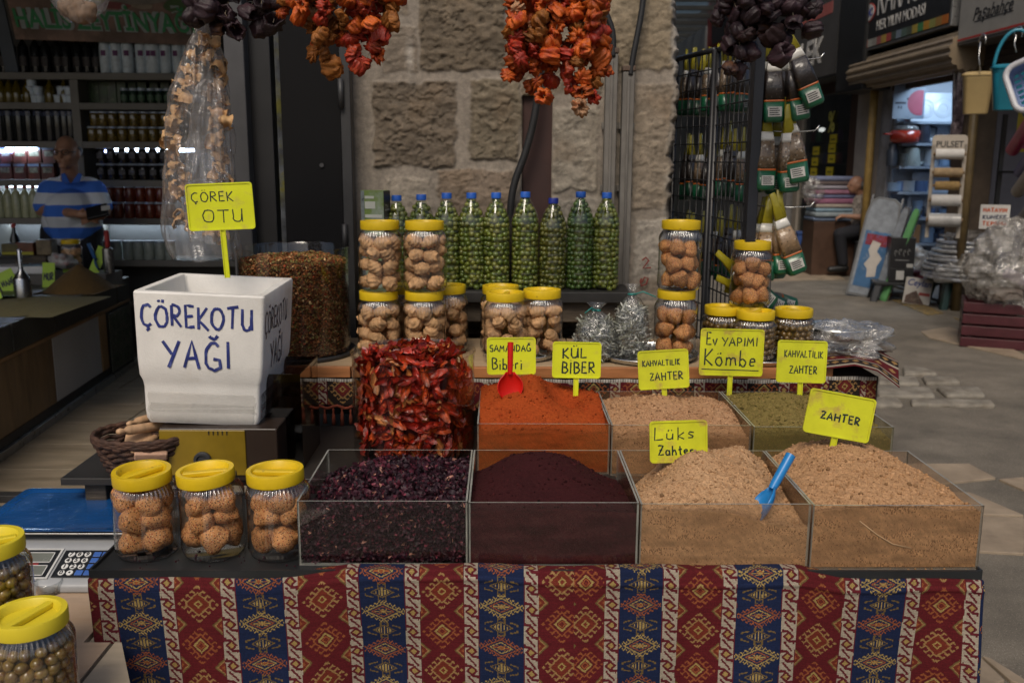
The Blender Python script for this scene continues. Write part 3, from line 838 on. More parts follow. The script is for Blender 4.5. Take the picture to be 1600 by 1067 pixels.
def heap(name, label, x0, x1, y0, y1, z0, hf, cols, n=190, lump=.003, lscale=70, m=None, seed=0, grain=.3, sh=0.25, cat='spice', clump=1800):
    e = .0042
    x0 += e; x1 -= e; y0 += e; y1 -= e; z0 += .004
    uu = np.linspace(0, 1, n); U, V = np.meshgrid(uu, uu)
    X = x0+(x1-x0)*U; Y = y0+(y1-y0)*V
    Z = hf(U, V)+lump*(fbm(X*lscale, Y*lscale, seed, 5)-.5)*2+lump*.6*(fbm(X*lscale*5, Y*lscale*5, seed+9, 3)-.5)*2
    Z = z0+np.maximum(Z, .004)
    P = np.stack([X, Y, Z], -1)
    # skirts down to the bin floor, several rows so the side seen through the panel has grain too
    K = 40
    def skirt(row):
        rows = []
        for k in range(K+1):
            q = row.copy(); q[:, 2] = z0+(row[:, 2]-z0)*(k/K); rows.append(q)
        return np.array(rows[:-1])
    P = np.concatenate([skirt(P[0]), P, skirt(P[-1])[::-1]], 0)
    Pt = P.transpose(1, 0, 2)
    def skirt2(row):
        rows = []
        for k in range(K): 
            q = row.copy(); q[:, 2] = z0+(row[:, 2]-z0)*(k/K); rows.append(q)
        return np.array(rows)
    Pt = np.concatenate([skirt2(Pt[0]), Pt, skirt2(Pt[-1])[::-1]], 0)
    P = Pt.transpose(1, 0, 2)
    c = (P[:-1, :-1]+P[1:, 1:])/2
    g = fbm(c[..., 0]*260+c[..., 2]*200, c[..., 1]*260+c[..., 2]*90, seed+20, 3); w = fbm(c[..., 0]*14+c[..., 2]*9, c[..., 1]*14+c[..., 2]*20, seed+30, 3)
    rs = np.random.RandomState(seed)
    C = np.array(cols[0])*(1-w[..., None])+np.array(cols[1])*w[..., None]
    C = C*(1-grain+2*grain*g)[..., None]*(1+.12*(rs.rand(*g.shape)-.5)*2)[..., None]
    # powder pressed against the panels: smeared bands, paler dust and dark grains
    front = (c[..., 1] < y0+.0006) | (c[..., 0] < x0+.0006) | (c[..., 0] > x1-.0006)
    hz = c[..., 2]-z0
    sm_ = fbm(c[..., 0]*16+seed, hz*70+c[..., 1]*16, seed+41, 4); sm2 = fbm(c[..., 0]*60+c[..., 1]*60, hz*200, seed+43, 3)
    fac = np.where(front, (1+.55*(sm_-.5)*2)*(1+.16*(sm2-.5)*2), 1.0)
    C = C*fac[..., None]
    if len(cols) > 2:
        sp = rs.rand(*g.shape) < .03; C[sp] = np.array(cols[2])
        sp = front & (rs.rand(*g.shape) < np.clip((sm_-.58)*2.2, 0, .35)); C[sp] = np.array(cols[2])*1.2
    o = grid(name, P, m or mat('powder', rough=.95, var=.1, scale=200, attr=True, bump=.0008, bscale=500, spec=.1), C)
    if clump:
        rs2 = np.random.RandomState(seed+77); u, v = rs2.rand(clump), rs2.rand(clump)
        ii = np.clip((v*(n-1)).astype(int), 0, n-1); jj = np.clip((u*(n-1)).astype(int), 0, n-1)
        szs = np.clip(rs2.lognormal(math.log(.0013), .5, clump), .0006, .0042)
        P2 = np.stack([X[ii, jj], Y[ii, jj], Z[ii, jj]+szs*.25], 1)
        c2 = pick(rs2, clump, [cols[0], cols[1], tuple(np.array(cols[0])*.6)], [4, 4, 1.5], .25)
        LV = SV*(1+.25*np.sin(SV[:, [1, 2, 0]]*5))
        scatter('clumps', LV, SF, P2, rotm(clump, rs2), szs[:, None]*rs2.uniform(.7, 1.3, (clump, 3)), c2, MATS['powder'] if m is None else m, o, True)
    return tag(o, label, cat)
BW = (PZ(1526, 888, TZ).x-PZ(470, 876, TZ).x)/4
BX = [PZ(470, 876, TZ).x+BW*k for k in range(5)]
BY0, BY1, BH = 1.625, 1.95, .127
labels1 = ['clear bin of dark purple hibiscus petals, first in the front row', 'clear bin of fine dark sumac, between the hibiscus and sand-coloured spice',
           'dusty clear bin with a blue scoop standing in its sand-coloured spice', 'dusty clear bin at the table corner under the tilted yellow tag']
for k in range(4): bin_(labels1[k], BX[k]+.001, BX[k+1]-.001, BY0+[.012, .006, .0, -.006][k], BY1, TZ, BH, [acr, acr, acr_d, acr_d][k])
def bump2(U, V, cx, cy, sx, sy): return np.exp(-((U-cx)/sx)**2-((V-cy)/sy)**2)
# sumac
heap('sumac_heap', 'smooth heap of dark purple-brown ground sumac in a clear bin', BX[1], BX[2], BY0+.006, BY1, TZ,
     lambda U, V: .100+.056*bump2(U, V, .44, .70, .42, .5)-.020*V*(U > .0)-.03*sst(.6, 1, U)*V-.018*sst(.3, 0, U)*V, [(.032, .008, .009), (.045, .010, .011), (.05, .016, .015)], lump=.0012, seed=3, grain=.25, lscale=90, clump=500)
# sand-coloured heaps
heap('spice_heap', 'peaked heap of sand-coloured ground spice with a blue scoop in it', BX[2], BX[3], BY0, BY1, TZ,
     lambda U, V: .106+.056*np.maximum(0, 1-np.hypot((U-.47)/.58, (V-.60)/.58))-.075*sst(.45, 0, U)*sst(.2, .8, V)-.026*bump2(U, V, .80, .08, .2, .25)-.02*sst(.8, 1, U)+.028*bump2(U, V, .88, .98, .18, .2),
     [(.41, .238, .122), (.48, .30, .165), (.17, .09, .045)], lump=.0042, seed=6, grain=.3, lscale=55)
heap('spice_heap', 'broad heap of sand-coloured ground spice under the tilted yellow tag', BX[3], BX[4], BY0-.006, BY1, TZ,
     lambda U, V: .110+.056*np.maximum(0, 1-np.hypot((U-.42)/.75, (V-.70)/.8))**.9-.03*sst(.7, 1, U)*V-.028*sst(.25, 0, U)*V,
     [(.38, .215, .105), (.45, .265, .14), (.17, .085, .04)], lump=.004, seed=8, grain=.32, lscale=55)
# the pale straw lying in the last bin behind its front panel
tag(MB().tube([(BX[3]+.09, BY0-.0028, TZ+.095), (BX[3]+.125, BY0-.0028, TZ+.068), (BX[3]+.155, BY0-.0028, TZ+.05), (BX[3]+.19, BY0-.0028, TZ+.042)], .0013, 6).build('dry_straw', mat('straw', (.55, .38, .22), .6), smooth=True), 'thin pale dry straw curving across the front of the corner bin', 'straw')
# hibiscus
def hib():
    rs = np.random.RandomState(5)
    x0, x1, y0, y1 = BX[0]+.006, BX[1]-.006, BY0+.017, BY1-.005
    hf = lambda u, v: .104+.014*np.exp(-((u-.6)/.5)**2-((v-.7)/.4)**2)-.03*sst(.35, 0, u)-.012*v
    n = 90
    U, V = np.meshgrid(np.linspace(0, 1, n), np.linspace(0, 1, n))
    Z = TZ+.004+hf(U, V)+.010*(fbm(U*18, V*18, 3)-.5)*2
    core = grid('hibiscus_petals', np.stack([x0+.004+(x1-x0-.008)*U, y0+.004+(y1-y0-.008)*V, Z-.008], -1), mat('hib_core', (.02, .006, .01), .9), None)
    tag(core, 'heap of dark purple dried hibiscus petals in the first front bin', 'dried petals', kind='stuff')
    N = 8200
    u, v = rs.rand(N), rs.rand(N); z = TZ+.006+hf(u, v)+rs.normal(0, .0035, N)+.010*(fbm(u*18, v*18, 3)-.5)*2
    pos = np.stack([x0+(x1-x0)*u, y0+(y1-y0)*v, z], 1)
    M_ = 5200
    uf = rs.rand(M_); zf = rs.rand(M_)*.108
    pos2 = np.stack([x0+(x1-x0)*uf, y0+.002+rs.rand(M_)*.008, TZ+.006+zf*hf(uf, 0*uf)/.108], 1)
    M3 = 2200; vs_ = rs.rand(M3); zz = rs.rand(M3); sd_ = rs.rand(M3) < .5
    pos3 = np.stack([np.where(sd_, x0+.003, x1-.003), y0+(y1-y0)*vs_, TZ+.006+zz*hf(sd_*0.+(~sd_)*1., vs_)], 1)
    P = np.concatenate([pos, pos2, pos3]); N = len(P)
    sc = rs.uniform(.009, .024, N)
    lim = np.minimum(np.minimum(P[:, 0]-x0, x1-P[:, 0]), P[:, 1]-y0); P[:, 0] = np.clip(P[:, 0], x0+sc*.3, x1-sc*.3); P[:, 1] = np.clip(P[:, 1], y0+sc*.25, y1-sc*.3)
    cols = pick(rs, N, [(.022, .007, .013), (.040, .009, .018), (.085, .012, .026), (.16, .03, .05), (.42, .2, .15)], [50, 28, 13, 5, 2.2], .35)
    bv, bf = curl(.42, 2.4, 4, 1.2)
    scatter('petals', bv, bf, P, rotm(N, rs), sc, cols, mat('petal', rough=.6, var=.15, scale=150, attr=True, spec=.35), core)
hib()

# ---- second row
X2 = [PY(745, 660, 2.1).x, PY(953, 663, 2.1).x, PY(1174, 668, 2.08).x, PY(1398, 676, 2.06).x]
Y2, Y2b, H2 = 2.085, 2.40, .122
bin_('clear bin of bright orange-red ground pepper in the second row', X2[0]+.001, X2[1]-.001, Y2, Y2b, BZ, H2, acr_r)
bin_('dusty clear bin of pinkish brown spice behind the faded-writing tag', X2[1]+.001, X2[2]-.001, Y2-.01, Y2b, BZ, H2, acr_d)
bin_('dusty clear bin of olive green ground herbs in the second row', X2[2]+.002, X2[3], Y2-.02, Y2b, BZ, H2, acr_g)
heap('pepper_heap', 'bright orange-red heap of ground pepper with a scooped hollow', X2[0], X2[1], Y2, Y2b, BZ,
     lambda U, V: .092+.094*np.maximum(0, 1-np.hypot((U-.42)/.85, (V-.72)/.75))-.062*bump2(U, V, .68, .64, .17, .22)+.012*bump2(U, V, .5, .66, .08, .25)+.012*bump2(U, V, .5, .45, .3, .12)+.01*bump2(U, V, .95, .6, .1, .3),
     [(.30, .046, .010), (.34, .064, .013)], lump=.0024, seed=12, grain=.22, lscale=60, clump=900)
heap('spice_heap', 'pinkish brown crumbly spice heap in the second bin row', X2[1], X2[2], Y2-.01, Y2b, BZ,
     lambda U, V: .084+.055*np.maximum(0, 1-np.hypot((U-.42)/.7, (V-.6)/.7))+.02*bump2(U, V, .9, .6, .2, .4)-.02*V*sst(.5, .8, U)*0, [(.36, .195, .10), (.43, .255, .14), (.14, .07, .035)], lump=.0045, seed=14, grain=.3, lscale=60)
heap('herb_heap', 'olive green heap of ground herbs in the second bin row', X2[2], X2[3], Y2-.02, Y2b, BZ,
     lambda U, V: .086+.06*np.maximum(0, 1-np.hypot((U-.4)/.85, (V-.6)/.8)), [(.15, .115, .035), (.2, .15, .05), (.3, .18, .07)], lump=.0045, seed=16, grain=.35, lscale=70)

# ---- tall clear tub of sun-dried tomatoes
def tub(name, label, cx, cy, z0, Rr, h, m, rim=.004):
    t = thing(name, label, 'tub', (cx, cy, z0))
    b = MB(); pr = [(Rr-.012, 0), (Rr-.003, .003), (Rr, .014), (Rr, h-.008), (Rr+rim, h), (Rr+rim-.002, h+.001), (Rr-.003, h-.007), (Rr-.003, .014)]
    b.lathe(pr, 72, caps=(True, False)); auto(b.build('tub_wall', m, t), 50)
    return t
tc = PY(648, 730, 2.24)
TR = .151; TH = PY(648, 541, 2.3).z-BZ
tub('tomato_tub', 'tall clear tub packed with sun-dried tomatoes', tc.x, 2.25, BZ, TR, TH, clear('tub_clear', (.96, .96, .95), 1.0, .04))
def tomatoes():
    rs = np.random.RandomState(9)
    # a halved dried tomato: a cupped, crinkled disc
    bv = []; na, nr = 16, 5
    for k in range(nr):
        r = k/(nr-1)
        for i in range(na):
            a = 2*math.pi*i/na
            z = .38*r*r+.13*r*math.sin(3*a+1)+.10*r*r*math.sin(7*a)-.10*math.sin(2*a)*r
            bv.append((r*math.cos(a)*(1+.08*math.sin(5*a)), .62*r*math.sin(a)*(1+.08*math.cos(4*a)), z))
    bf = [(k*na+i, k*na+(i+1) % na, (k+1)*na+(i+1) % na, (k+1)*na+i) for k in range(nr-1) for i in range(na)]
    fm = [[.75, 1.35, .95, .6][k]*(1.25 if i % 4 == 0 else .9) for k in range(nr-1) for i in range(na)]
    N1 = 760
    a = rs.uniform(0, 2*np.pi, N1); z = rs.uniform(.02, TH-.035, N1); r = TR-.020-rs.rand(N1)*.018
    pos = np.stack([tc.x+r*np.cos(a), 2.25+r*np.sin(a), BZ+z], 1)
    N2 = 170
    a2 = rs.uniform(0, 2*np.pi, N2); r2 = np.sqrt(rs.rand(N2))*(TR-.03)
    pos2 = np.stack([tc.x+r2*np.cos(a2), 2.25+r2*np.sin(a2), BZ+TH-.028+.03*(1-(r2/TR)**2)+rs.uniform(-.01, .008, N2)], 1)
    # outward facing rotation for those against the wall
    Rm = rotm(N1, rs)
    out = np.stack([np.cos(a), np.sin(a), 0*a], 1); tn = np.stack([-np.sin(a), np.cos(a), 0*a], 1); up = np.tile((0, 0, 1.0), (N1, 1))
    sg = np.where(rs.rand(N1) < .5, 1, -1)[:, None]
    g = rs.normal(0, .7, N1)[:, None]
    e1 = tn*np.cos(g)+up*np.sin(g); e2 = -tn*np.sin(g)+up*np.cos(g)
    W = np.stack([e1, e2*sg, out*sg], 2)
    jit = rotm(N1, rs, .45); Rm = np.einsum('nij,njk->nik', W, jit)
    P = np.concatenate([pos, pos2]); RM = np.concatenate([Rm, rotm(N2, rs, .6)]); N = N1+N2
    cols = pick(rs, N, [(.44, .022, .009), (.52, .04, .011), (.60, .085, .016), (.66, .24, .07), (.26, .014, .009)], [30, 32, 22, 10, 12], .25)
    o = scatter('dried_tomatoes', bv, bf, P, RM, rs.uniform(.015, .026, N)[:, None]*np.array([1.25, .72, 1.0]), cols, mat('tomato_skin', rough=.38, var=.3, scale=60, attr=True, bump=.002, bscale=130, coat=.15, col2=(.5, .2, .06), t2=.72, s2=40), None, True, fm)
    tag(o, 'packed red sun-dried tomato halves filling the tall clear tub', 'dried tomatoes', kind='stuff')
    c = MB().lathe([(.001, 0), (TR-.045, 0), (TR-.045, TH-.05), (.001, TH-.035)], 32, c=(tc.x, 2.25, BZ+.006)).build('tomato_core', mat('tomato_dark', (.12, .012, .008), .8), o)
tomatoes()
# ================================================================== STALL: jars, tags, scoops, boxes
lid_y = mat('lid_yellow', (.74, .51, .012), .42, .16, 22, spec=.4, rv=.12, specks=[(26, .10, (.5, .34, .02))])
jarp = clear('jar_clear', (.965, .97, .965), 2.4, .05)
jarr = clear('jar_ribs', (.95, .955, .95), 2.8, .08)
def make_jar(Rr=.0605, H=.175, lid=lid_y, flutes=44, gtint=jarp, name='storage_jar'):
    k = H/.175
    t = thing(name, 'jar', 'jar')
    pr = [(Rr*.84, .0005), (Rr*.93, .003), (Rr*.985, .010), (Rr, .018), (Rr, .06*k), (Rr, .118*k), (Rr, .124*k), (Rr*.985, .133*k), (Rr*.95, .140*k), (Rr*.885, .147*k), (Rr*.83, .152*k), (Rr*.80, .156*k), (Rr*.80, .168*k)]
    amp = {2: .006, 3: .010, 7: .018, 8: .026, 9: .022, 10: .008}
    b = MB(); b.lathe(pr, flutes*4, rf=lambda i, a, r: r*(1+1.4*amp.get(i, 0)*math.cos(flutes*a)), caps=(True, False))
    nf = flutes*4
    for q_ in range(6*nf, 10*nf): b.m[q_] = 1
    for q_ in range(1*nf, 3*nf): b.m[q_] = 1
    b.build('jar_body', [gtint, jarr], t, smooth=True)
    z0, z1 = .1565*k, .1565*k+.0235
    l = MB(); l.lathe([(Rr*.80, z0), (Rr*.885, z0), (Rr*.895, z0+.002), (Rr*.895, z1-.003), (Rr*.88, z1), (Rr*.745, z1), (Rr*.72, z1-.002), (Rr*.66, z1-.013), (.0005, z1-.0135)], 56, caps=(False, True))
    lo = auto(l.build('lid', lid, t), 38)
    g = MB(); g.box(-Rr*.70, Rr*.70, -.0065, .0065, z1-.0132, z1-.003)
    g.build('lid_grip', lid, lo, bevel=.0025)
    return t
kombe_m = mat('kombe_crust', (.62, .28, .10), .75, .25, 1.2, .0012, 6, specks=[(7.5, .40, (.10, .045, .02)), (5, .27, (.36, .05, .02)), (6, .25, (.78, .5, .27))], rv=.2, spec=.3)
ridge_m = mat('ridged_crust', (.74, .43, .21), .7, .35, 1.0, .001, 5, specks=[(5, .22, (.40, .19, .08)), (4, .2, (.78, .55, .34))], rv=.18, spec=.3)
def rough(p, s, a, f=2.2):
    return p*(1+a*(noise.noise(p*f+Vector((s*7.1, s*3.3, s)))))
def kombe_mesh(s):
    def fn(p):
        q = Vector((p.x, p.y, p.z))
        t = (q.z+1)/2
        w = 1.10-.66*t**1.5
        tri = 1+.10*math.cos(3*math.atan2(q.y, q.x)+s)
        return rough(Vector((q.x*w*tri, q.y*w*tri, q.z*.98)), s, .16)
    return MB().ball((0, 0, 0), 1, 12, fn=fn).mesh('speckled_cookie', kombe_m, True)
def ridged_mesh(s):
    def fn(p):
        q = Vector((p.x*1.16, p.y*.90, p.z*.80))
        g = 1+.085*math.cos(q.x*14+1.5*math.sin(q.y*2.5)+s)
        return rough(q*g, s, .15)
    return MB().ball((0, 0, 0), 1, 20, fn=fn).mesh('ridged_cookie', ridge_m, True)
KM = [kombe_mesh(s) for s in range(4)]; RM_ = [ridged_mesh(s) for s in range(4)]
rq = random.Random(21)
def fill_cookies(c, Rr, layers, per, size, meshes, label, group, z0=.006, nm='round_cookie', zmax=.142):
    for L_ in range(layers):
        off = rq.uniform(0, 6.28)
        for i in range(per):
            a = off+2*math.pi*i/per+rq.uniform(-.18, .18); s = size*rq.uniform(.9, 1.07)
            rr = Rr-s*1.0-.001
            z = z0+size*.95+L_*size*1.62+rq.uniform(-.22, .26)*size+(.35*size if (i % 2) else 0)
            z = min(z, zmax-(.25*size if i % 2 else 0))
            o = link(nm, rq.choice(meshes)); o.scale = (s, s, s)
            o.location = (c[0]+rr*math.cos(a), c[1]+rr*math.sin(a), c[2]+z)
            if meshes is KM: o.rotation_euler = (rq.gauss(0, .9)+(math.pi if rq.random() < .25 else 0), rq.gauss(0, .9), rq.uniform(0, 6.28))
            else: o.rotation_euler = (rq.gauss(0, .45), rq.gauss(0, .45), rq.uniform(0, 6.28))
            tag(o, label, 'cookie', group)
JAR = make_jar(.0605, .163)
JAR['label'] = 'yellow-lidded jar of speckled cookies at the table corner, leftmost of the front three'
JAR['group'] = 'yellow-lidded cookie jars'
JARB = make_jar(.0605, .192)
rear_first = [True]
def jar_at(px, Y, z, rz, label, group, proto=None, sc=1.0, tilt=(0, 0)):
    x = PY(px, 600, Y).x
    return dup(proto or JAR, (x, Y, z), (tilt[0], tilt[1], rz), sc, label, group), (x, Y, z)
jl = ['yellow-lidded jar of speckled cookies at the left table corner', 'yellow-lidded jar of speckled cookies, middle one of the front three', 'yellow-lidded jar of speckled cookies next to the hibiscus bin']
for k, (px, rz, tilt) in enumerate(((225, .9, (.05, .06)), (328, .15, (.03, .09)), (431, -.1, (.02, .04)))):
    x = PY(px+8, 860, 1.70).x
    if k == 0:
        JAR.location = (x, 1.70, TZ); JAR.rotation_euler = (0, 0, rz); JAR['label'] = jl[0]; o = JAR
    else: o = dup(JAR, (x, 1.70, TZ), (0, 0, rz), None, jl[k], 'yellow-lidded cookie jars')
    for ch in o.children:
        if ch.name.startswith('lid'): ch.rotation_euler = (tilt[0]*.6, -tilt[1]*.6, 0)
    fill_cookies((x, 1.70, TZ), .0605, 3, 4, .0283, KM, 'speckled round cookie inside the '+['left corner', 'middle', 'right'][k]+' jar of the front three', 'cookies in front jar %s' % 'abc'[k], zmax=.116)

# ---- price tags
tag_m = mat('tag_yellow', (.66, .70, .016), .4, .12, 9, spec=.4, col2=(.55, .50, .07), t2=.64, s2=22)
tag_d = mat('tag_soiled', (.64, .66, .018), .5, .2, 14, spec=.4, col2=(.46, .29, .08), t2=.62, s2=20)
ink = mat('marker_ink', (.006, .022, .018), .5, .3, 60)
inkb = mat('blue_marker', (.02, .035, .22), .5, .4, 50, col2=(.1, .13, .38), t2=.6, s2=60)
def price_tag(label, rect, Y, tilt, stem_py, lines, soiled=False, lean=0, seed=0, name='price_tag', grp='yellow price tags'):
    x0, y0, x1, y1 = rect
    c = PY((x0+x1)/2, (y0+y1)/2, Y); s = (Vector(c)-Vector((0, 0, EYE))).length/FPX*.985
    hw, hh = (x1-x0)/2*s, (y1-y0)/2*s
    ct, st_ = abs(math.cos(R(tilt))), abs(math.sin(R(tilt)))
    if tilt: hw, hh = (hw*ct-hh*st_)/(ct*ct-st_*st_), (hh*ct-hw*st_)/(ct*ct-st_*st_)
    m = tag_d if soiled else tag_m
    t = thing(name, label, 'price tag', c, group=grp)
    M = Euler((R(90-lean), 0, 0)).to_matrix().to_4x4() @ Matrix.Rotation(-R(tilt), 4, 'Z')
    t.matrix_world = Matrix.Translation(c) @ M
    b = MB(); b.prism(rrect(hw, hh, .008, 5), -.0012, .0008)
    n = 20
    out = rrect(hw, hh, .008, 5); inn = rrect(hw-.0035, hh-.0035, .006, 5)
    vs = [(x, y, .0008) for x, y in out]+[(x, y, .0028) for x, y in out]+[(x, y, .0028) for x, y in inn]+[(x, y, .0008) for x, y in inn]
    N = len(out); fs = []
    for k in range(3):
        for i in range(N): j = (i+1) % N; fs.append((k*N+i, k*N+j, (k+1)*N+j, (k+1)*N+i))
    b.add(vs, fs); b.build('plate', m, t)
    if stem_py:
        L_ = (stem_py-y1)*s+.02
        MB().box(-.0065, .0065, -hh-L_, -hh+.002, -.0028, -.0013).box(-.0065, -.0045, -hh-L_, -hh+.002, -.0013, .0012).box(.0045, .0065, -hh-L_, -hh+.002, -.0013, .0012).build('stem', m, t)
    b = MB()
    for k, (tx, fx, fy, fw, fh, r) in enumerate(lines):
        if tx == '_': b.tube([(-hw+2*hw*fx, -hh+2*hh*fy, .0011), (-hw+2*hw*(fx+fw), -hh+2*hh*(fy+fh), .0011)], r, 6, flat=.15); continue
        strokes(b, tx, -hw+2*hw*fx, -hh+2*hh*fy, 2*hh*fh, 2*hw*fw, r, seed+k, lift=.0012)
    b.build('lettering', ink, t)
    return t
price_tag('yellow price tag on a stem rising from the white foam box', (293, 286, 396, 360), 2.24, -2.5, 420, [('ÇÖREK', .08, .62, .62, .2, .0014), ('OTU', .22, .16, .6, .27, .0014)], seed=1)
price_tag('yellow price tag partly covered by the red scoop handle', (760, 526, 838, 586), 2.33, -.5, 620, [('SAMANDAĞ', .06, .62, .84, .17, .0015), ('Biberi', .1, .14, .62, .3, .0017)], seed=5, lean=5)
price_tag('yellow price tag stuck in the orange-red pepper heap', (862, 533, 940, 592), 2.34, 1.0, 625, [('KÜL', .2, .56, .5, .27, .0021), ('BİBER', .2, .14, .68, .3, .0021)], seed=8, lean=5)
price_tag('yellow price tag tilted up to the right over the pinkish brown heap', (995, 544, 1078, 610), 2.30, -3.5, 635, [('KAHVALTILIK', .09, .6, .74, .15, .0014), ('ZAHTER', .22, .22, .66, .2, .0016)], soiled=True, seed=11, lean=6)
price_tag('largest yellow price tag, underlined writing, in front of the olive jars', (1093, 513, 1193, 588), 2.40, 1.2, 640, [('Ev', .1, .64, .16, .26, .0018), ('YAPIMI', .34, .64, .56, .18, .0017), ('Kömbe', .07, .22, .82, .34, .002), ('_', .04, .13, .9, -.01, .0013)], soiled=True, seed=15, lean=4)
price_tag('yellow price tag standing in the olive green herbs', (1214, 532, 1291, 598), 2.33, 1.5, 625, [('KAHVALTILIK', .14, .6, .78, .16, .0014), ('ZAHTER', .26, .22, .56, .18, .0016)], soiled=True, seed=20, lean=6)
price_tag('yellow price tag leaning right over the corner bin', (1256, 607, 1367, 691), 1.87, 10.5, 720, [('ZAHTER', .22, .36, .6, .17, .0018)], soiled=True, seed=24, lean=8)
price_tag('yellow price tag with faded writing behind the peaked sand-coloured heap', (1014, 655, 1106, 724), 1.86, -2.0, 745, [('Lüks', .08, .56, .7, .3, .0013), ('Zahter', .14, .18, .62, .24, .0016)], soiled=True, seed=28, lean=5)

# ---- scoops
def scoop(label, base, tip_dir, hl, hr, bw, col, mname, spin=0):
    """open trough scoop with a hollow round handle; +z of the local frame runs up the handle"""
    t = thing('plastic_scoop', label, 'scoop', base, group='plastic scoops')
    z = Vector(tip_dir).normalized(); q = z.to_track_quat('Z', 'Y'); t.rotation_mode = 'QUATERNION'; t.rotation_quaternion = q @ Euler((0, 0, R(spin))).to_quaternion()
    m = mat(mname, col, .35, .1, 20, spec=.5)
    b = MB(); b.lathe([(hr*.75, 0), (hr*.9, .012), (hr, hl), (hr*.78, hl), (hr*.7, .02)], 20, c=(0, 0, 0), caps=(True, True)); auto(b.build('handle', m, t), 40)
    # blade: half-round trough, its open side turned to +y
    n, k = 16, 10; P = np.zeros((k, n, 3))
    for i in range(k):
        u = i/(k-1); w = bw*(.35+.65*math.sin(min(1, u*1.9)*math.pi/2))*(1-.35*max(0, u-.7)/.3)
        for j in range(n):
            a = math.pi*(j/(n-1)); side = abs(math.cos(a))
            P[i, j] = (w*math.cos(a), -.62*w*math.sin(a)+.25*w, .004-u*bw*2.6+.018*u*side**3*(u > .2))
    o = grid('blade', P, m, None, t); s = o.modifiers.new('s', 'SOLIDIFY'); s.thickness = .0024; s.offset = 0
    return t
scoop('red plastic scoop standing in the orange-red pepper', PY(797, 584, 2.225), (.012, .06, 1), .078, .0075, .031, (.62, .012, .008), 'scoop_red', 20)
scoop('blue plastic scoop standing in the sand-coloured spice', PY(1206, 764, 1.688), tuple(PY(1237, 708, 1.72)-PY(1206, 764, 1.688)), .078, .0098, .030, (.012, .20, .52), 'scoop_blue', 330)

# ---- white foam box with marker lettering
foam = mat('white_foam', (.74, .72, .68), .75, .10, 14, .0007, 280, col2=(.60, .555, .48), t2=.64, s2=6)
fbl = PY(240, 662, 2.06)
t = thing('foam_box', 'open white foam box with blue marker lettering on its sides', 'foam box', (fbl.x+.110, 2.20, fbl.z), rot=(0, R(2.6), R(1.5)))
FH = .305; hx, hy = .144, .165
b = MB()
secs = []
rn_ = random.Random(2)
for z, k in ((0, .85), (.012, .885), (.03, .895), (.085, .905), (.10, .92), (.115, .955), (.15, .97), (.25, .99), (FH-.004, 1.0), (FH, .985)):
    secs.append(rrect(hx*k, hy*k, .009, 5, z))
for z, k in ((FH, .875), (FH-.004, .86), (.05, .76)):
    secs.append(rrect(hx*k, hy*(k+.01), .008, 5, z))
loft(b, secs); auto(b.build('box_shell', foam, t), 30)
b = MB()
for z0_, z1_, off in ((.004, .05, 0), (.03, .075, 1)):
    S = []
    for i in range(6):
        z = z0_+(z1_-z0_)*i/5; k = np.interp(z, [0, .012, .03, .085, .10], [.85, .885, .895, .905, .92])
        S.append([(x+rn_.gauss(0, .0008), y+rn_.gauss(0, .0008), zz+rn_.gauss(0, .0012)) for x, y, zz in rrect(hx*k+.0018, hy*k+.0018, .02, 9, z)])
    loft(b, S, caps=(False, False))
b.build('stretch_film', clear('film_wrap', (.96, .96, .96), 1.6, .18, film=.25, fcol=(.75, .72, .66), bump=.004, bscale=40), t, smooth=True)
def face_letters(nm, lines, M, m):
    b = MB()
    for k, (tx, x, z, w, h, r) in enumerate(lines): strokes(b, tx, x, z, h, w, r, 40+k, M=M, lift=.0006)
    return b.build(nm, m, t)
Mf = Matrix.Translation((0, -hy*.992, 0)) @ Matrix.Rotation(R(90-2.4), 4, 'X')
face_letters('front_lettering', [('ÇÖREKOTU', -.127, .228, .245, .048, .0033), ('YAĞI', -.08, .135, .15, .062, .0035)], Matrix.Translation((0, -hy*.9515, 0)) @ Matrix.Rotation(R(90+1.55), 4, 'X'), inkb)
face_letters('side_lettering', [('ÇÖREKOTU', -.15, .215, .24, .05, .0026), ('YAĞI', -.085, .125, .13, .06, .0028)], Matrix.Translation((hx*.947, 0, 0)) @ Matrix.Rotation(R(90), 4, 'Z') @ Matrix.Rotation(R(90+1.5), 4, 'X'), mat('blue_black_marker', (.015, .018, .06), .5, .3, 40))

# ---- dark brown grinder cabinet with a yellow front window under the foam box
a = PY(250, 712, 2.03); c = PY(432, 662, 2.03)
t = thing('grinder_cabinet', 'dark brown cabinet with yellow front panel and round lock under the foam box', 'cabinet', ((a.x+c.x)/2, 2.03, BZ))
W, Ht = c.x-a.x, fbl.z-BZ-.002
MB().box(-W/2, W/2, 0, .30, 0, Ht).build('cabinet_body', mat('dark_brown', (.03, .018, .012), .35, .25, 8, spec=.6), t, bevel=.004)
xr = PY(384, 690, 2.03).x-(a.x+c.x)/2
fp = MB().box(-W/2+.002, xr, -.004, .0, Ht*.12, Ht-.003).build('front_panel', mat('yellow_panel', (.27, .175, .012), .3, .35, 6, spec=.6), t, bevel=.002)
for k in range(5): MB().box(-.02+.0085*k*1.2, -.0175+.0085*k*1.2, -.0052, -.0042, Ht-.014, Ht-.005).build('vent_slot', blackm, fp)
xk = PY(317, 697, 2.03).x-(a.x+c.x)/2
kb = MB(); kb.T = Matrix.Translation((xk, -.005, Ht*.42)) @ Matrix.Rotation(R(90), 4, 'X')
kb.lathe([(.020, 0), (.020, .006), (.018, .009), (.013, .009), (.012, .005), (.001, .005)], 28); auto(kb.build('lock_knob', darkmetal, t), 30)
MB().box(xk-.012, xk+.012, -.02, -.003, -.002, Ht*.30).build('knob_bracket', darkmetal, t, bevel=.003)
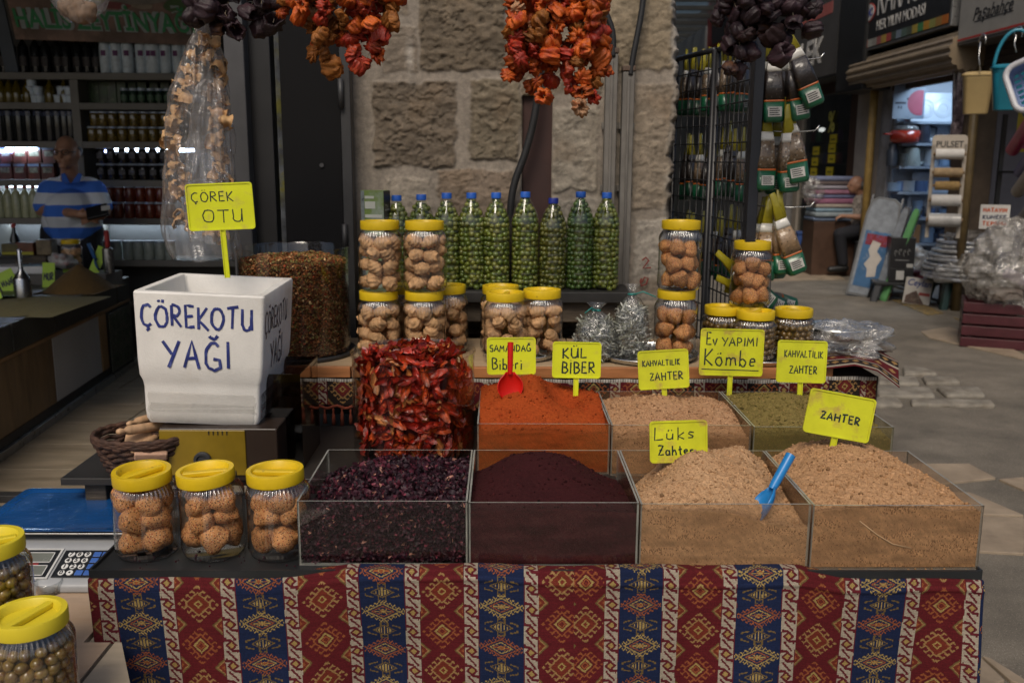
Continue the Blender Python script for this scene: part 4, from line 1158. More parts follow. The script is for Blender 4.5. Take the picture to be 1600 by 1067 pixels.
a = PY(392, 705, 2.1); c = PY(466, 588, 2.1)
t = thing('smoked_box', 'empty smoked dark plastic box between the foam box and the tomato tub', 'box', ((a.x+c.x)/2, 2.12, BZ))
W = c.x-a.x; Hs = c.z-BZ
sm = clear('smoked', (.42, .36, .33), 1.2, .05)
for nm, q in (('front_wall', (-W/2, W/2, 0, .004)), ('back_wall', (-W/2, W/2, .2, .204)), ('side_wall', (-W/2, -W/2+.004, .004, .2)), ('side_wall', (W/2-.004, W/2, .004, .2))):
    MB().box(*q, 0, Hs).build(nm, sm, t)
MB().box(-W/2+.004, W/2-.004, .004, .2, .0, .004).build('floor_panel', sm, t)

# ---- basket of wooden rolling pins and cookie moulds
bc = PY(232, 690, 2.1)
t = thing('wicker_basket', 'dark wicker basket tipped on its side left of the grinder cabinet', 'basket', (bc.x, 2.08, BZ))
wick = mat('wicker', (.09, .04, .022), .75, .4, 40, .002, 160, col2=(.045, .02, .012), s2=60)
b = MB()
for k in range(9):
    u = k/8; z = .004+.085*u; rx = .075+.035*u; ry = .06+.03*u
    pts = [((rx+.004*math.sin(13*g+k*1.57))*math.cos(g), (ry+.004*math.sin(13*g+k*1.57))*math.sin(g), z+.003*math.sin(9*g+k)) for g in [2*math.pi*i/64 for i in range(65)]]
    b.tube(pts, .0058, 6)
b.build('weave', wick, t, smooth=True)
b = MB()
for j in range(3): b.tube([((.113)*math.cos(g), .093*math.sin(g), .096+.006*math.sin(7*g+j*2.1)) for g in [2*math.pi*i/72 for i in range(73)]], .006, 6)
b.build('rim', wick, t, smooth=True)
MB().lathe([(.001, .0), (.074, .0), (.074, .006), (.001, .006)], 32, caps=(False, False)).build('basket_base', wick, t)
pinm = mat('turned_wood', (.58, .36, .2), .5, .25, 6, .0003, 60, stretch=(3, 3, 14))
def pin(label, p0, p1, r):
    p0, p1 = Vector(p0), Vector(p1); d = p1-p0; L_ = d.length
    t = thing('rolling_pin', label, 'rolling pin', p0, group='wooden tools in the wicker basket'); t.rotation_mode = 'QUATERNION'; t.rotation_quaternion = d.to_track_quat('Z', 'Y')
    b = MB(); b.lathe([(.001, 0), (r*.5, .002), (r*.72, .009), (r*.5, .017), (r*.42, .02), (r*.9, .027), (r, .032), (r, L_-.03), (r*.9, L_-.026), (r*.45, L_-.02), (r*.7, L_-.008), (r*.4, L_)], 20)
    b.build('barrel', pinm, t, smooth=True)
def bp(px, py, Y): return PY(px, py, Y)
pin('long turned rolling pin lying across the wicker basket', bp(182, 675, 2.0), bp(268, 662, 2.12), .011)
pin('short pale rolling pin at the top of the wicker basket', bp(198, 663, 2.10), bp(262, 645, 2.2), .010)
pin('pale rolling pin slanting down across the basket rim', bp(206, 706, 1.985), bp(252, 678, 2.1), .0095)
tag(MB().box(-.028, .028, -.02, .02, -.011, .011, M=Matrix.Translation(bp(216, 686, 2.06)) @ Euler((.5, .2, .3)).to_matrix().to_4x4()).build('cookie_mould', pinm, bevel=.004), 'small square wooden cookie mould with a hole in the basket', 'cookie mould', 'wooden tools in the wicker basket')
tag(MB().box(-.035, .035, -.02, .02, -.01, .01, M=Matrix.Translation(bp(236, 706, 2.01)) @ Euler((.4, .1, .35)).to_matrix().to_4x4()).build('cookie_mould', mat('mould_wood', (.6, .36, .24), .6, .3, 20, .001, 120), bevel=.004), 'carved pinkish wooden cookie mould low in the basket', 'cookie mould', 'wooden tools in the wicker basket')

# ---- crumbs spilled on the tray and between the bins
def crumbs():
    rs = np.random.RandomState(77); P = []; C = []
    for _ in range(520):
        x = rs.uniform(TX0+.01, TX1-.01)
        if rs.rand() < .55: y, z = rs.uniform(TY0+.003, BY0+(.11 if x < BX[0] else .0)), TZ
        else: y, z = rs.uniform(1.955, 2.075), (TZ if rs.rand() < .4 else BZ)
        if z == TZ and y > 2.0: z = BZ
        k = 0 if x < BX[1] else 1 if x < BX[2] else 2
        P.append((x, y, z+.0008)); C.append([(.05, .012, .02), (.07, .02, .018), (.4, .23, .11)][k])
    C = np.array(C)*rs.uniform(.7, 1.3, (len(P), 1))
    o = scatter('spice_crumbs', SV, SF, np.array(P), rotm(len(P), rs), np.clip(rs.lognormal(math.log(.0011), .4, len(P)), .0006, .003), C, MATS['powder'])
    tag(o, 'loose spice crumbs spilled on the black tray between the bins', 'crumbs', kind='stuff')
crumbs()
# ================================================================== REAR TIER
RZ = PY(760, 572, 2.50).z            # top of the rear stand
RX0, RX1 = PY(440, 575, 2.5).x, PY(1302, 580, 2.5).x
t = thing('rear_stand', 'orange wooden stand behind the bins carrying the cookie jars', 'stand', (0, 2.5, 0))
xm = PY(548, 575, 2.5).x
for k, (x0, x1) in enumerate(((RX0-.02, xm-.002), (xm+.002, PY(900, 575, 2.5).x), (PY(900, 575, 2.5).x+.003, RX1))):
    MB().box(x0, x1, 0, .018, RZ-.034, RZ-.004).build('front_rail', woodm, t, bevel=.002)
    MB().box(x0, x1, .0185, .44, RZ-.022, RZ-.006).build('top_board', ply_m, t, bevel=.002)
for x in (RX0, xm, .25, RX1-.05):
    for y in (.03, .38): MB().box(x, x+.04, y, y+.04, 0, RZ-.023).build('leg', oldwood, t, bevel=.003)
# grey shelves below, seen left of the tomato tub
t = thing('low_shelf', 'grey metal shelf under the rear stand behind the smoked box', 'shelf', (0, 2.62, 0))
for z in (.62, .74, .86): MB().box(-.62, -.34, -.02, .25, z, z+.012).build('shelf_board', mat('shelf_grey', (.1, .11, .11), .45, .2, 12), t, bevel=.002)
for x in (-.62, -.355): MB().box(x, x+.015, -.018, -.003, 0, .94).build('upright', darkmetal, t)
tag(MB().box(-.49, -.42, 2.55, 2.63, .873, .90).build('wood_block', ply_m, bevel=.003, loc=None), 'short pale board lying on the grey shelf', 'board')
# ---- valance cloth with tassels
def strip_cloth(name, label, x0, x1, y, z1, z0, phase, kinds, per, corner=None, lean=0):
    nx, nz = max(40, int((x1-x0)/.0025)), 40
    x = np.linspace(x0, x1, nx); z = np.linspace(z1, z0, nz); X, Z = np.meshgrid(x, z)
    Yy = y+.004*np.sin(X*60)+.003*np.sin(X*23+1)-(z1-Z)*lean
    uc = (X[:-1, :-1]+X[1:, 1:])/2/.0014+phase; vc = (z1-(Z[:-1, :-1]+Z[1:, 1:])/2)/.0014
    C = np.zeros(uc.shape+(3,)); tot = sum(per); um = np.mod(uc, tot); a = 0
    for k, (kd, w) in enumerate(zip(kinds, per)):
        m = (um >= a) & (um < a+w); c = kilim(kd, um-(a+w/2), vc-20, w/2, k); C[m] = c[m]; a += w
    edge = (vc < 6); C[edge] = np.where((np.mod(uc, 5) < 2.5)[..., None], (.5, .47, .42), (.2, .18, .16))[edge]
    o = grid(name, np.stack([X, Yy, Z], -1), MATS['woven_wool'], C)
    s = o.modifiers.new('t', 'SOLIDIFY'); s.thickness = .0015
    return tag(o, label, 'cloth')
vz = RZ-.036
strip_cloth('valance_cloth', 'dark patterned valance with white bands hanging under the rear stand, tasselled', RX0-.02, xm+.02, 2.497, vz, vz-.075, 10, ['dark', 'white', 'red', 'white'], [62, 22, 62, 22])
va = [o for o in COL.objects if o.name.startswith('valance_cloth')][0]
tas = mat('tassel_thread', (.26, .05, .02), .9, .4, 80)
for k in range(9):
    x = PY(466+k*13.5, 640, 2.48).x; z = vz-.080-.004*math.sin(k*2.3)
    L_ = .042+.012*((k*7) % 3)/2
    MB().lathe([(.001, 0), (.003, -.002), (.0032, -.008), (.0022, -.011), (.0045, -.02), (.006, -L_), (.001, -L_)], 10, c=(x, 2.487, z)).build('tassel', tas, va, smooth=True)
b = MB(); b.tube([(PY(460+i*6, 640, 2.48).x, 2.487, vz-.078+.004*math.sin(i*1.3)) for i in range(16)], .0042, 7); b.build('braid', tas, va, smooth=True)
strip_cloth('valance_cloth', 'long patterned valance hanging under the rear stand behind the second bin row', xm+.025, RX1-.003, 2.497, vz, vz-.085, 40, ['white', 'dark', 'white', 'red'], [22, 62, 22, 62])
# cloth thrown over the right end of the stand, its corner flaring out
def end_cloth():
    x0 = PY(1290, 560, 2.55).x; zt = RZ+.006
    n, m = 90, 110
    far = [(1270, 549, 2.80), (1300, 546, 2.80), (1340, 546, 2.80), (1372, 552, 2.77), (1401, 573, 2.68)]
    near = [(1272, 577, 2.485), (1300, 577, 2.475), (1335, 575, 2.46), (1370, 584, 2.42), (1405, 607, 2.36)]
    fa = np.array([PY(*p) for p in far]); ne = np.array([PY(*p) for p in near]); tt_ = np.linspace(0, 1, 5)
    P = np.zeros((n, m, 3)); C = np.zeros((n-1, m-1, 3))
    for i in range(n):
        u = i/(n-1)
        a_ = np.array([np.interp(u, tt_, fa[:, k]) for k in range(3)]); b_ = np.array([np.interp(u, tt_, ne[:, k]) for k in range(3)])
        for j in range(m):
            v = j/(m-1); q_ = b_*(1-v)+a_*v; q_[2] += .012*math.sin(v*6+u*3)*u+.018*math.sin(v*3.14)*(.3+u); P[i, j] = q_
    U, V = np.meshgrid(np.arange(n-1)/(n-1), np.arange(m-1)/(m-1), indexing='ij')
    band = V*2.2+.42
    C[:] = CW['red']
    w = np.mod(band, 1.0)
    C[(w > .55)] = CW['blk']
    C[(w > .48) & (w < .58) | (w > .93)] = CW['white']
    mo = (np.abs(np.mod(U*9, 1)-.5)*2+np.abs(w-.76)*7) < .8
    C[mo & (w > .58) & (w < .93)] = CW['tan']
    mo2 = (np.abs(np.mod(U*6, 1)-.5)*2+np.abs(w-.25)*5) < .55; C[mo2] = CW['tan']
    o = grid('end_cloth', P, MATS['woven_wool'], C); s = o.modifiers.new('t', 'SOLIDIFY'); s.thickness = .002
    tag(o, 'red and black striped cloth flaring off the right end of the rear stand', 'cloth')
    x1 = PY(1366, 600, 2.5).x
    strip_cloth('end_valance', 'short patterned cloth end hanging below the flared striped cloth', x0-.02, x1, 2.492, zt-.03, zt-.155, 120, ['red', 'white', 'dark', 'white'], [34, 12, 62, 12])
    zz = MB().box(RX1+.005, x1+.01, 2.5, 2.9, .1, zt-.033).build('cloth_box', mat('crate_dark', (.05, .03, .02), .8)); tag(zz, 'dark crate under the right end cloth', 'crate')
end_cloth()

# ---- big round tub of pepper flakes at the left
c = PY(467, 560, 2.72); FR = .158; FT = PY(467, 393, 2.72).z
t = tub('flake_tub', 'wide round clear tub of dried pepper flakes beside the foam box', c.x, 2.70, RZ-.004, FR, FT-RZ+.02, MATS['tub_clear'])
MB().lathe([(FR-.002, -.002), (FR+.012, -.002), (FR+.016, .012), (FR+.013, .012), (FR+.004, .0005), (FR-.002, .0005)], 64, caps=(False, False)).build('tray_rim', darkmetal, t, smooth=True)
def flakes():
    rs = np.random.RandomState(31)
    h = FT-RZ-.004
    core = MB().lathe([(.001, .006), (FR-.010, .006), (FR-.010, h-.03), (FR-.03, h-.02), (.001, h-.012)], 48, c=(c.x, 2.70, RZ)).build('flake_core', mat('flake_core', (.12, .045, .02), .9, .4, 60), None)
    tag(core, 'brown, red and green pepper flakes filling the wide round tub', 'pepper flakes', kind='stuff')
    N = 15000
    a = rs.uniform(math.pi*.9, math.pi*2.1, N); z = rs.uniform(.008, h-.02, N); r = FR-.0055-rs.rand(N)*.006
    P1 = np.stack([c.x+r*np.cos(a), 2.70+r*np.sin(a), RZ+z], 1)
    N2 = 3600; a2 = rs.uniform(0, 6.283, N2); r2 = np.sqrt(rs.rand(N2))*(FR-.008)
    P2 = np.stack([c.x+r2*np.cos(a2), 2.70+r2*np.sin(a2), RZ+h-.022+.016*(1-(r2/FR)**2)+.012*(fbm(P_x(r2, a2), P_y(r2, a2), 3)-.5)*2+rs.rand(N2)*.004], 1)
    P = np.concatenate([P1, P2]); N = len(P)
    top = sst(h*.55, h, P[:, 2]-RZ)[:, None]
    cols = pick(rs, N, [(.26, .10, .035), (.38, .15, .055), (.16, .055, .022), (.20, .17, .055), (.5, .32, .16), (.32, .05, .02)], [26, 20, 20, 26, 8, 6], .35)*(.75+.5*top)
    bv, bf = curl(.6, 1.0, 2, .5)
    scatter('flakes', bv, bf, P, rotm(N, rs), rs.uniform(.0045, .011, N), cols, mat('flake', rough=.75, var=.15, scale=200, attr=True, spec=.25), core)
def P_x(r, a): return r*np.cos(a)*30+50
def P_y(r, a): return r*np.sin(a)*30+50
flakes()
# steel trays under the rear jars
def tray(label, px, Y, Rr, name='steel_tray', m=None):
    x = PY(px, 560, Y).x
    b = MB(); b.lathe([(.001, .0), (Rr*.9, .0), (Rr*.94, .003), (Rr*.985, .014), (Rr, .0145), (Rr*.995, .016), (Rr*.975, .0155), (Rr*.93, .0045), (Rr*.9, .002), (.001, .002)], 72, c=(x, Y, RZ-.004), caps=(False, False))
    return tag(auto(b.build(name, m or steel_m), 40), label, 'tray', 'round steel trays on the rear stand')
tray('round steel tray under the herb bags and the tall cookie stack', 1010, 2.655, .150)
tray('round steel tray under the left cookie jar stacks', 640, 2.66, .135)
tray('round steel tray under the three centre cookie jars', 812, 2.66, .110)
tray('round steel tray under the olive jars', 1178, 2.655, .150)
JZ = RZ+.0
# ---- rear jars
def rear_jar(px, Y, z, label, layers, per, size, meshes, grp, rz=0, sc=1, clabel='', nm='ridged_cookie'):
    global JARB
    x = PY(px, 560, Y).x
    if rear_first[0]:
        rear_first[0] = False; JARB.location = (x, Y, z); JARB.rotation_euler = (0, 0, rz); JARB['label'] = label; JARB['group'] = 'yellow-lidded cookie jars'; o = JARB
    else: o = dup(JARB, (x, Y, z), (0, 0, rz), sc, label, 'yellow-lidded cookie jars')
    if layers: fill_cookies((x, Y, z), .0605*sc, layers, per, size, meshes, clabel, grp, nm=nm)
    return o
JH = .1565*.192/.175+.0235+.0005
rl = [(594, 2.60, 0, 'lower left jar of ridged cookies in the two-jar-wide stack beside the flake tub'), (664, 2.60, 0, 'lower right jar of ridged cookies in the two-jar-wide stack, behind the tomato tub'),
      (598, 2.60, 1, 'upper left jar of ridged cookies in the stack, below the oil carton'), (666, 2.60, 1, 'upper right jar of ridged cookies in the stack, in front of the first olive bottles'),
      (632, 2.73, 0, 'jar of ridged cookies mostly hidden behind the lower stack'), (700, 2.73, 0, 'jar of ridged cookies peeking out right of the lower stack')]
for k, (px, Y, lv, lb) in enumerate(rl):
    rear_jar(px, Y, JZ+lv*JH, lb, 4, 5, .0228, RM_, 'ridged cookies in stacked jar %s' % 'abcdef'[k], rz=k*.8, clabel='ridged cookie inside the '+['lower left', 'lower right', 'upper left', 'upper right', 'hidden rear', 'rear right'][k]+' jar of the left stack')
for k, (px, Y, lb) in enumerate(((846, 2.64, 'centre jar of ridged cookies standing right of its two neighbours'), (789, 2.585, 'centre jar of ridged cookies nearest the red scoop'), (782, 2.72, 'centre jar of ridged cookies standing behind another one'))):
    rear_jar(px, Y, JZ-(.03 if k == 1 else 0)*0, lb, 4, 5, .0228, RM_, 'ridged cookies in centre jar %s' % 'abc'[k], rz=k*1.1+.3, clabel='ridged cookie inside the '+['right', 'front', 'rear'][k]+' centre jar')
rear_jar(1053, 2.62, JZ+.003, 'lower jar of speckled cookies in the stack beside the herb bags', 3, 5, .0265, KM, 'speckled cookies lower right jar', clabel='speckled cookie inside the lower jar beside the herb bags', nm='round_cookie')
rear_jar(1056, 2.62, JZ+.003+JH, 'upper jar of speckled cookies in the stack in front of the pillar edge', 3, 5, .0265, KM, 'speckled cookies upper right jar', rz=.7, clabel='speckled cookie inside the upper jar in front of the pillar edge', nm='round_cookie')
# ---- olive jars
SJ = make_jar(.0605, .130, name='olive_jar')
olv_b = mat('brown_olive', (.25, .155, .024), .25, .3, .8, col2=(.17, .07, .016), s2=.9, rv=.35, coat=.4)
olv_g = mat('green_olive_skin', (.10, .125, .018), .22, .25, 40, col2=(.16, .15, .03), s2=25, coat=.5)
def olive_fill(name, c, prof, s, m, cols, seed, label, half=False, jit=.15):
    """olives against the wall of a vessel whose inner radius at height z is prof(z)"""
    rs = np.random.RandomState(seed); P = []; S = []
    z = s*1.0; H = prof[-1][0]
    zz = [p[0] for p in prof]; rr = [p[1] for p in prof]
    while z < H-s*.6:
        r = np.interp(z, zz, rr)-s*.98
        n = max(3, int(2*math.pi*max(r, .002)/(s*1.95)))
        o = rs.rand()*6.28
        for i in range(n):
            a = o+2*math.pi*i/n+rs.normal(0, .03)
            P.append((c[0]+r*math.cos(a), c[1]+r*math.sin(a), c[2]+z+rs.normal(0, s*jit))); S.append(s*rs.uniform(.86, 1.06))
        z += s*1.62
    S = np.array(S); N = len(P)
    sc = np.stack([S, S, S*rs.uniform(1.0, 1.18, N)], 1)
    o = scatter(name, SV, SF, np.array(P), rotm(N, rs), sc, pick(rs, N, cols, [1]*len(cols), .2), m, None, True)
    # opaque core, coloured dark to stand in for shade between the olives
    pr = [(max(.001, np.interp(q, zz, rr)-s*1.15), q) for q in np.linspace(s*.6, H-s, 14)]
    b = MB().lathe([(.0005, s*.6)]+pr+[(.0005, H-s*.8)], 16, c=c); b.build('shade_core', mat(name+'_shade_core', tuple(x*.5 for x in cols[0]), .6), o)
    tag(o, label, 'olives', kind='stuff'); return o
olv_a = mat('olive_attr', rough=.24, var=.25, scale=60, attr=True, coat=.35, spec=.5)
for k, (px, Y, lb) in enumerate(((1127, 2.70, 'low olive jar behind the other two'), (1178, 2.62, 'low olive jar directly above the largest yellow tag'), (1237, 2.66, 'low olive jar at the right end beside the wrapped tray'))):
    x = PY(px, 540, Y).x
    if k == 0: SJ.location = (x, Y, JZ); SJ['label'] = lb; SJ['group'] = 'low yellow-lidded olive jars'
    else: dup(SJ, (x, Y, JZ), (0, 0, k*1.0), None, lb, 'low yellow-lidded olive jars')
    olive_fill('brown_olives', (x, Y, JZ), [(0, .056), (.01, .059), (.09, .059), (.108, .05)], .0095, olv_a, [(.17, .095, .02), (.13, .075, .02), (.2, .12, .03)], 50+k, 'brown green olives in the '+['rear', 'middle', 'right'][k]+' low olive jar')
x = PY(1165, 560, 2.72).x
rear_jar(1166, 2.70, JZ+.1565*.130/.175+.0235+.001, 'jar of speckled cookies standing on the olive jars by the black rack', 3, 5, .0255, KM, 'speckled cookies on olive jars', rz=.4, sc=.97, clabel='speckled cookie inside the jar standing on the olive jars', nm='round_cookie')
# ---- olive bottles
petm = clear('pet_bottle', (.93, .97, .90), 1.7, .05)
capb = mat('blue_cap', (.02, .12, .55), .4, .1, 20)
def bottle_proto(Rr, H, seed):
    t = thing('olive_bottle', 'b', 'bottle')
    k = H/.30
    pr = [(Rr*.8, 0), (Rr*.97, .006), (Rr, .016)]
    z = .03
    while z < .19: pr += [(Rr, z*k), (Rr*.975, (z+.004)*k), (Rr, (z+.008)*k)]; z += .022
    pr += [(Rr, .205*k), (Rr*.93, .222*k), (Rr*.78, .243*k), (Rr*.55, .264*k), (Rr*.38, .277*k), (.0135, .284*k), (.0135, .296*k)]
    MB().lathe(pr, 48, caps=(True, False)).build('bottle_body', petm, t, smooth=True)
    cb = MB(); cb.lathe([(.0148, .284*k), (.0155, .285*k), (.0155, .300*k), (.0145, .302*k), (.001, .302*k)], 48, rf=lambda i, a, r: r*(1+.02*math.cos(24*a)*(i in (1, 2)))); auto(cb.build('cap', capb, t), 35)
    return t, [(z, r-.0012) for r, z in pr]
ZB = zt
bots = [(622, .29, 0), (660, .293, 0), (699, .298, 0), (737, .299, 0), (775, .300, 0), (820, .303, 0), (863, .284, 1), (905, .304, 2), (945, .302, 0)]
nth = ['leftmost olive bottle, half hidden behind the oil carton', 'olive bottle second from the carton', 'olive bottle above the right cookie stack', 'olive bottle fourth from the left on the ledge',
       'olive bottle left of the thick black cable', 'olive bottle right of the thick black cable', 'shortest olive bottle with the darkest blue cap', 'deepest green olive bottle on the ledge', 'rightmost olive bottle beside the grey conduits']
protos = {}
gcols = {0: [(.18, .205, .026), (.13, .17, .024), (.24, .235, .045)], 1: [(.15, .145, .02), (.10, .11, .018), (.2, .18, .035)], 2: [(.075, .14, .025), (.06, .11, .02), (.10, .155, .028)]}
for k, (px, H, cv) in enumerate(bots):
    x = PY(px, 440, 2.945).x
    if H not in protos:
        o, prof = bottle_proto(.0447, H, k); protos[H] = (o, prof); o.location = (x, 2.945, ZB)
    o, prof = protos[H]
    o['label'] = nth[k]; o['group'] = 'olive bottles on the ledge'; o.rotation_euler = (0, 0, k*.7)
    olive_fill('green_olives', (x, 2.945, ZB), [p for p in prof if p[0] < H*.955], .0092, olv_a, gcols[cv], 60+k, 'green olives filling the '+nth[k].replace(' on the ledge', '').replace('olive bottle', 'bottle'), jit=.3)
capd = mat('dark_blue_cap', (.012, .03, .3), .4, .1, 20)
for ch in protos[.284][0].children:
    if ch.name.startswith('cap'): ch.data.materials[0] = capd
# ---- olive oil carton
a = PY(566, 408, 2.90); cc = PY(598, 304, 2.90)
t = thing('oil_carton', 'green and white printed carton with a dark side standing on the ledge', 'carton', (a.x, 2.90, zt), R(-14))
W, Hc = .075, cc.z-zt+.012
MB().box(0, W, 0, .055, 0, Hc).build('carton_box', mat('carton_green', (.20, .30, .07), .4, .3, 9, col2=(.40, .46, .40), t2=.55, s2=10), t, bevel=.001)
MB().box(W+.0003, W+.001, .001, .054, .001, Hc-.001).build('side_print', mat('carton_black', (.015, .017, .014), .4, .3, 30), t)
MB().box(.001, .012, -.001, -.0003, .001, Hc-.001).build('silver_band', mat('silver_print', (.4, .46, .48), .3, .4, 40, metal=.6), t)
wh = mat('print_white', (.6, .62, .55), .5)
for k, (z, w, h) in enumerate(((.82, .034, .022), (.73, .056, .010), (.67, .050, .010), (.61, .04, .008), (.92, .03, .008))): MB().box(.014, .014+w, -.0015, -.0004, Hc*z, Hc*z+h).build('printed_line', wh, t)
b = MB()
for k in range(5):
    g = -.6+.35*k; b.prism([(.03+.005*math.cos(g+1.57), Hc*.24), (.034+.022*math.sin(g), Hc*.24+.03), (.04+.026*math.sin(g), Hc*.24+.036), (.038, Hc*.25)], .0005, .0014, M=Matrix.Rotation(R(90), 4, 'X'))
b.build('leaf_print', mat('leaf_print', (.03, .08, .02), .5), t)
b = MB()
for x, z, r in ((.03, .15, .010), (.044, .12, .011), (.058, .16, .010)): b.prism([(x+r*math.cos(g), Hc*z+r*.8*math.sin(g)) for g in [i*.5236 for i in range(12)]], .0006, .0016, M=Matrix.Rotation(R(90), 4, 'X'))
b.build('fruit_print', mat('fruit_print', (.16, .17, .04), .5), t)
for k in range(6): MB().box(W+.0011, W+.0018, .008, .046, Hc*(.4+.08*k), Hc*(.4+.08*k)+.005).build('printed_line', mat('print_grey', (.25, .25, .24), .5), t)
# ---- plastic bags of dried herbs
herbfilm = clear('herb_film', (.95, .96, .96), 2.2, .1, bump=.010, bscale=26, film=.06)
def herb_bag(label, px, py0, py1, w, Y, seed, tie):
    rs = np.random.RandomState(seed)
    a, c2 = PY(px, py1, Y), PY(px, py0, Y); H = c2.z-a.z; hw = w/2*Y/FPX
    t = thing('herb_bag', label, 'bag', (a.x, Y, JZ+.002)); H = max(H, .1)
    prof = [(.3, 0), (.85, .02), (1.0, .18), (.97, .45), (.8, .66), (.45, .80), (.16, .86), (.13, .88), (.25, .93), (.45, 1.0)]
    S = []
    for r, z in prof:
        S.append([(hw*r*math.cos(g)*(1+.14*noise.noise(Vector((math.cos(g)*1.5, math.sin(g)*1.5, z*5+seed)))), hw*.75*r*math.sin(g)*(1+.2*noise.noise(Vector((math.cos(g)*2, math.sin(g)*2, z*6+seed+9)))), H*z) for g in [2*math.pi*i/40 for i in range(40)]])
    b = MB(); loft(b, S, caps=(True, False)); b.build('bag_film', herbfilm, t, smooth=True)
    N = 900; g = rs.uniform(0, 6.283, N); z = rs.uniform(.02, .72, N); rr = np.interp(z, [p[1] for p in prof], [p[0] for p in prof])*np.sqrt(rs.uniform(.25, .86, N))
    P = np.stack([hw*rr*np.cos(g), hw*.75*rr*np.sin(g), H*z], 1)
    bv, bf = curl(.16, 1.2, 3, 1.0)
    scatter('dried_leaves', bv, bf, P, rotm(N, rs), rs.uniform(.018, .04, N), pick(rs, N, [(.42, .43, .38), (.28, .29, .23), (.62, .62, .56), (.16, .16, .11)], [3, 3, 2, 2], .25), mat('herb_leaf', rough=.7, var=.2, scale=80, attr=True), t)
    MB().tube([(.0, -.012, H*.87), (.03*tie, -.02, H*.86+.012), (.07*tie, -.028, H*.86-.002)], .0017, 6).tube([(0.012*math.cos(q), .010*math.sin(q), H*.87) for q in np.linspace(0, 6.3, 12)], .002, 6).build('tie', mat('teal_tie', (.01, .22, .2), .4), t, smooth=True)
herb_bag('squat clear bag of grey dried leaves with a teal tie', 930, 476, 562, 72, 2.60, 3, -.5)
herb_bag('taller clear bag of silvery dried leaves with a long teal tie', 985, 448, 562, 60, 2.61, 8, .9)
# ---- wrapped steel tray and crumpled plastic at the right end
b = MB(); x = PY(1310, 540, 2.72).x
b.lathe([(.001, 0), (.085, 0), (.092, .004), (.098, .03), (.102, .031), (.101, .033), (.095, .032), (.089, .006), (.001, .003)], 64, c=(x-.01, 2.72, RZ+.045), caps=(False, False))
tag(auto(b.build('steel_tray', steel_m), 40), 'shallow steel dish lying on crumpled clear plastic at the stand end', 'tray')
def crumple(name, label, c, r, seed, m, cat='plastic wrap', n=36, amp=.5, f=2.2, flat=1.0, parent=None):
    def fn(p):
        q = p*(1+amp*.9*noise.noise(p*f*.8+Vector((seed, seed*2.1, 0)))+amp*.40*(.5-2*abs(noise.noise(p*f*1.7+Vector((0, seed, seed*3)))))+amp*.17*(.4-2*abs(noise.noise(p*f*3.6+Vector((seed, 3, seed))))))
        if q.z < -flat: q.z = -flat
        return q
    o = MB().ball(c, r, n, fn=fn).build(name, m, parent, smooth=True)
    return tag(o, label, cat) if label else o
film = clear('crumpled_film', (.95, .95, .95), 2.4, .12, film=.30, fcol=(.62, .6, .57), bump=.012, bscale=24)
crumple('plastic_wrap', 'crumpled clear plastic wrap under the steel dish at the stand end', (x+.0, 2.70, RZ+.035), (.125, .12, .055), 4, film, n=34, amp=.55, f=2.6, flat=.7)
# ================================================================== HANGING GARLANDS, BAGS, RACK, LEFT TABLE
def pod(seed, nm, m, L_=1.0, wr=.2, open_=.55, tap=.0):
    """dried hollow pod: closed crown, bulging wrinkled wall, mouth curled inward"""
    n, prof = 44, [(.05, -.5), (.45, -.52), (.82, -.42), (1.0, -.18), (1.02, .1), (.93, .34), (.78, .48), (open_, .46), (open_*.8, .30), (open_*.6, .0), (.1, -.2)]
    q = random.Random(seed); f1, f2 = q.randint(6, 9), q.randint(13, 19); p1, p2, p3 = (q.uniform(0, 6.3) for _ in range(3))
    bx, by = q.uniform(-.25, .25), q.uniform(-.25, .25); sq = q.uniform(.72, 1.0)
    vs = []
    for k, (r, z) in enumerate(prof):
        for i in range(n):
            a = 2*math.pi*i/n
            w = 1+wr*math.sin(f1*a+p1+z*2)*.55+wr*.4*math.sin(f2*a+p2-z*5)
            ns = noise.noise(Vector((math.cos(a)*1.6+seed, math.sin(a)*1.6, z*3)))
            rr = r*(1-tap*(z+.5))*(w+.42*ns)
            vs.append((rr*math.cos(a)+bx*z, sq*rr*math.sin(a)+by*z, z*1.5*L_+.16*noise.noise(Vector((math.cos(a)*2, math.sin(a)*2, seed+z)))))
    b = MB(); fs = []
    for k in range(len(prof)-1):
        for i in range(n): j = (i+1) % n; fs.append((k*n+i, k*n+j, (k+1)*n+j, (k+1)*n+i))
    fs.append(tuple(range(n-1, -1, -1)))
    b.add(vs, fs)
    return b.mesh(nm, m, True)
pm = [mat('dried_orange', (.66, .13, .014), .5, .35, 1.0, .0022, 4, col2=(.42, .045, .01), s2=0.69, rv=.3, spec=.35),
      mat('dried_red', (.42, .03, .012), .45, .35, 1.0, .0022, 4, col2=(.42, .06, .012), s2=0.54, rv=.3, spec=.4),
      mat('dried_brown', (.36, .12, .022), .55, .4, 1.0, .0025, 4, col2=(.40, .15, .03), s2=0.77, rv=.3, spec=.3),
      mat('dried_pale', (.55, .32, .18), .55, .35, 1.0, .0025, 4, col2=(.4, .12, .04), s2=0.62, spec=.3)]
em = [mat('dried_eggplant', (.028, .012, .018), .55, .4, .9, .002, 3.5, col2=(.05, .022, .03), s2=0.54, rv=.4, spec=.4),
      mat('dried_eggplant_flesh', (.04, .018, .02), .6, .4, .9, .002, 3.5, col2=(.22, .09, .03), t2=.62, s2=0.46, rv=.3, spec=.3)]
PM = [[pod(10*i+j, 'dried_pepper', pm[i], q_, w_) for j, (q_, w_) in enumerate(((.7, .30), (.95, .34), (1.2, .26), (.8, .38)))] for i in range(4)]
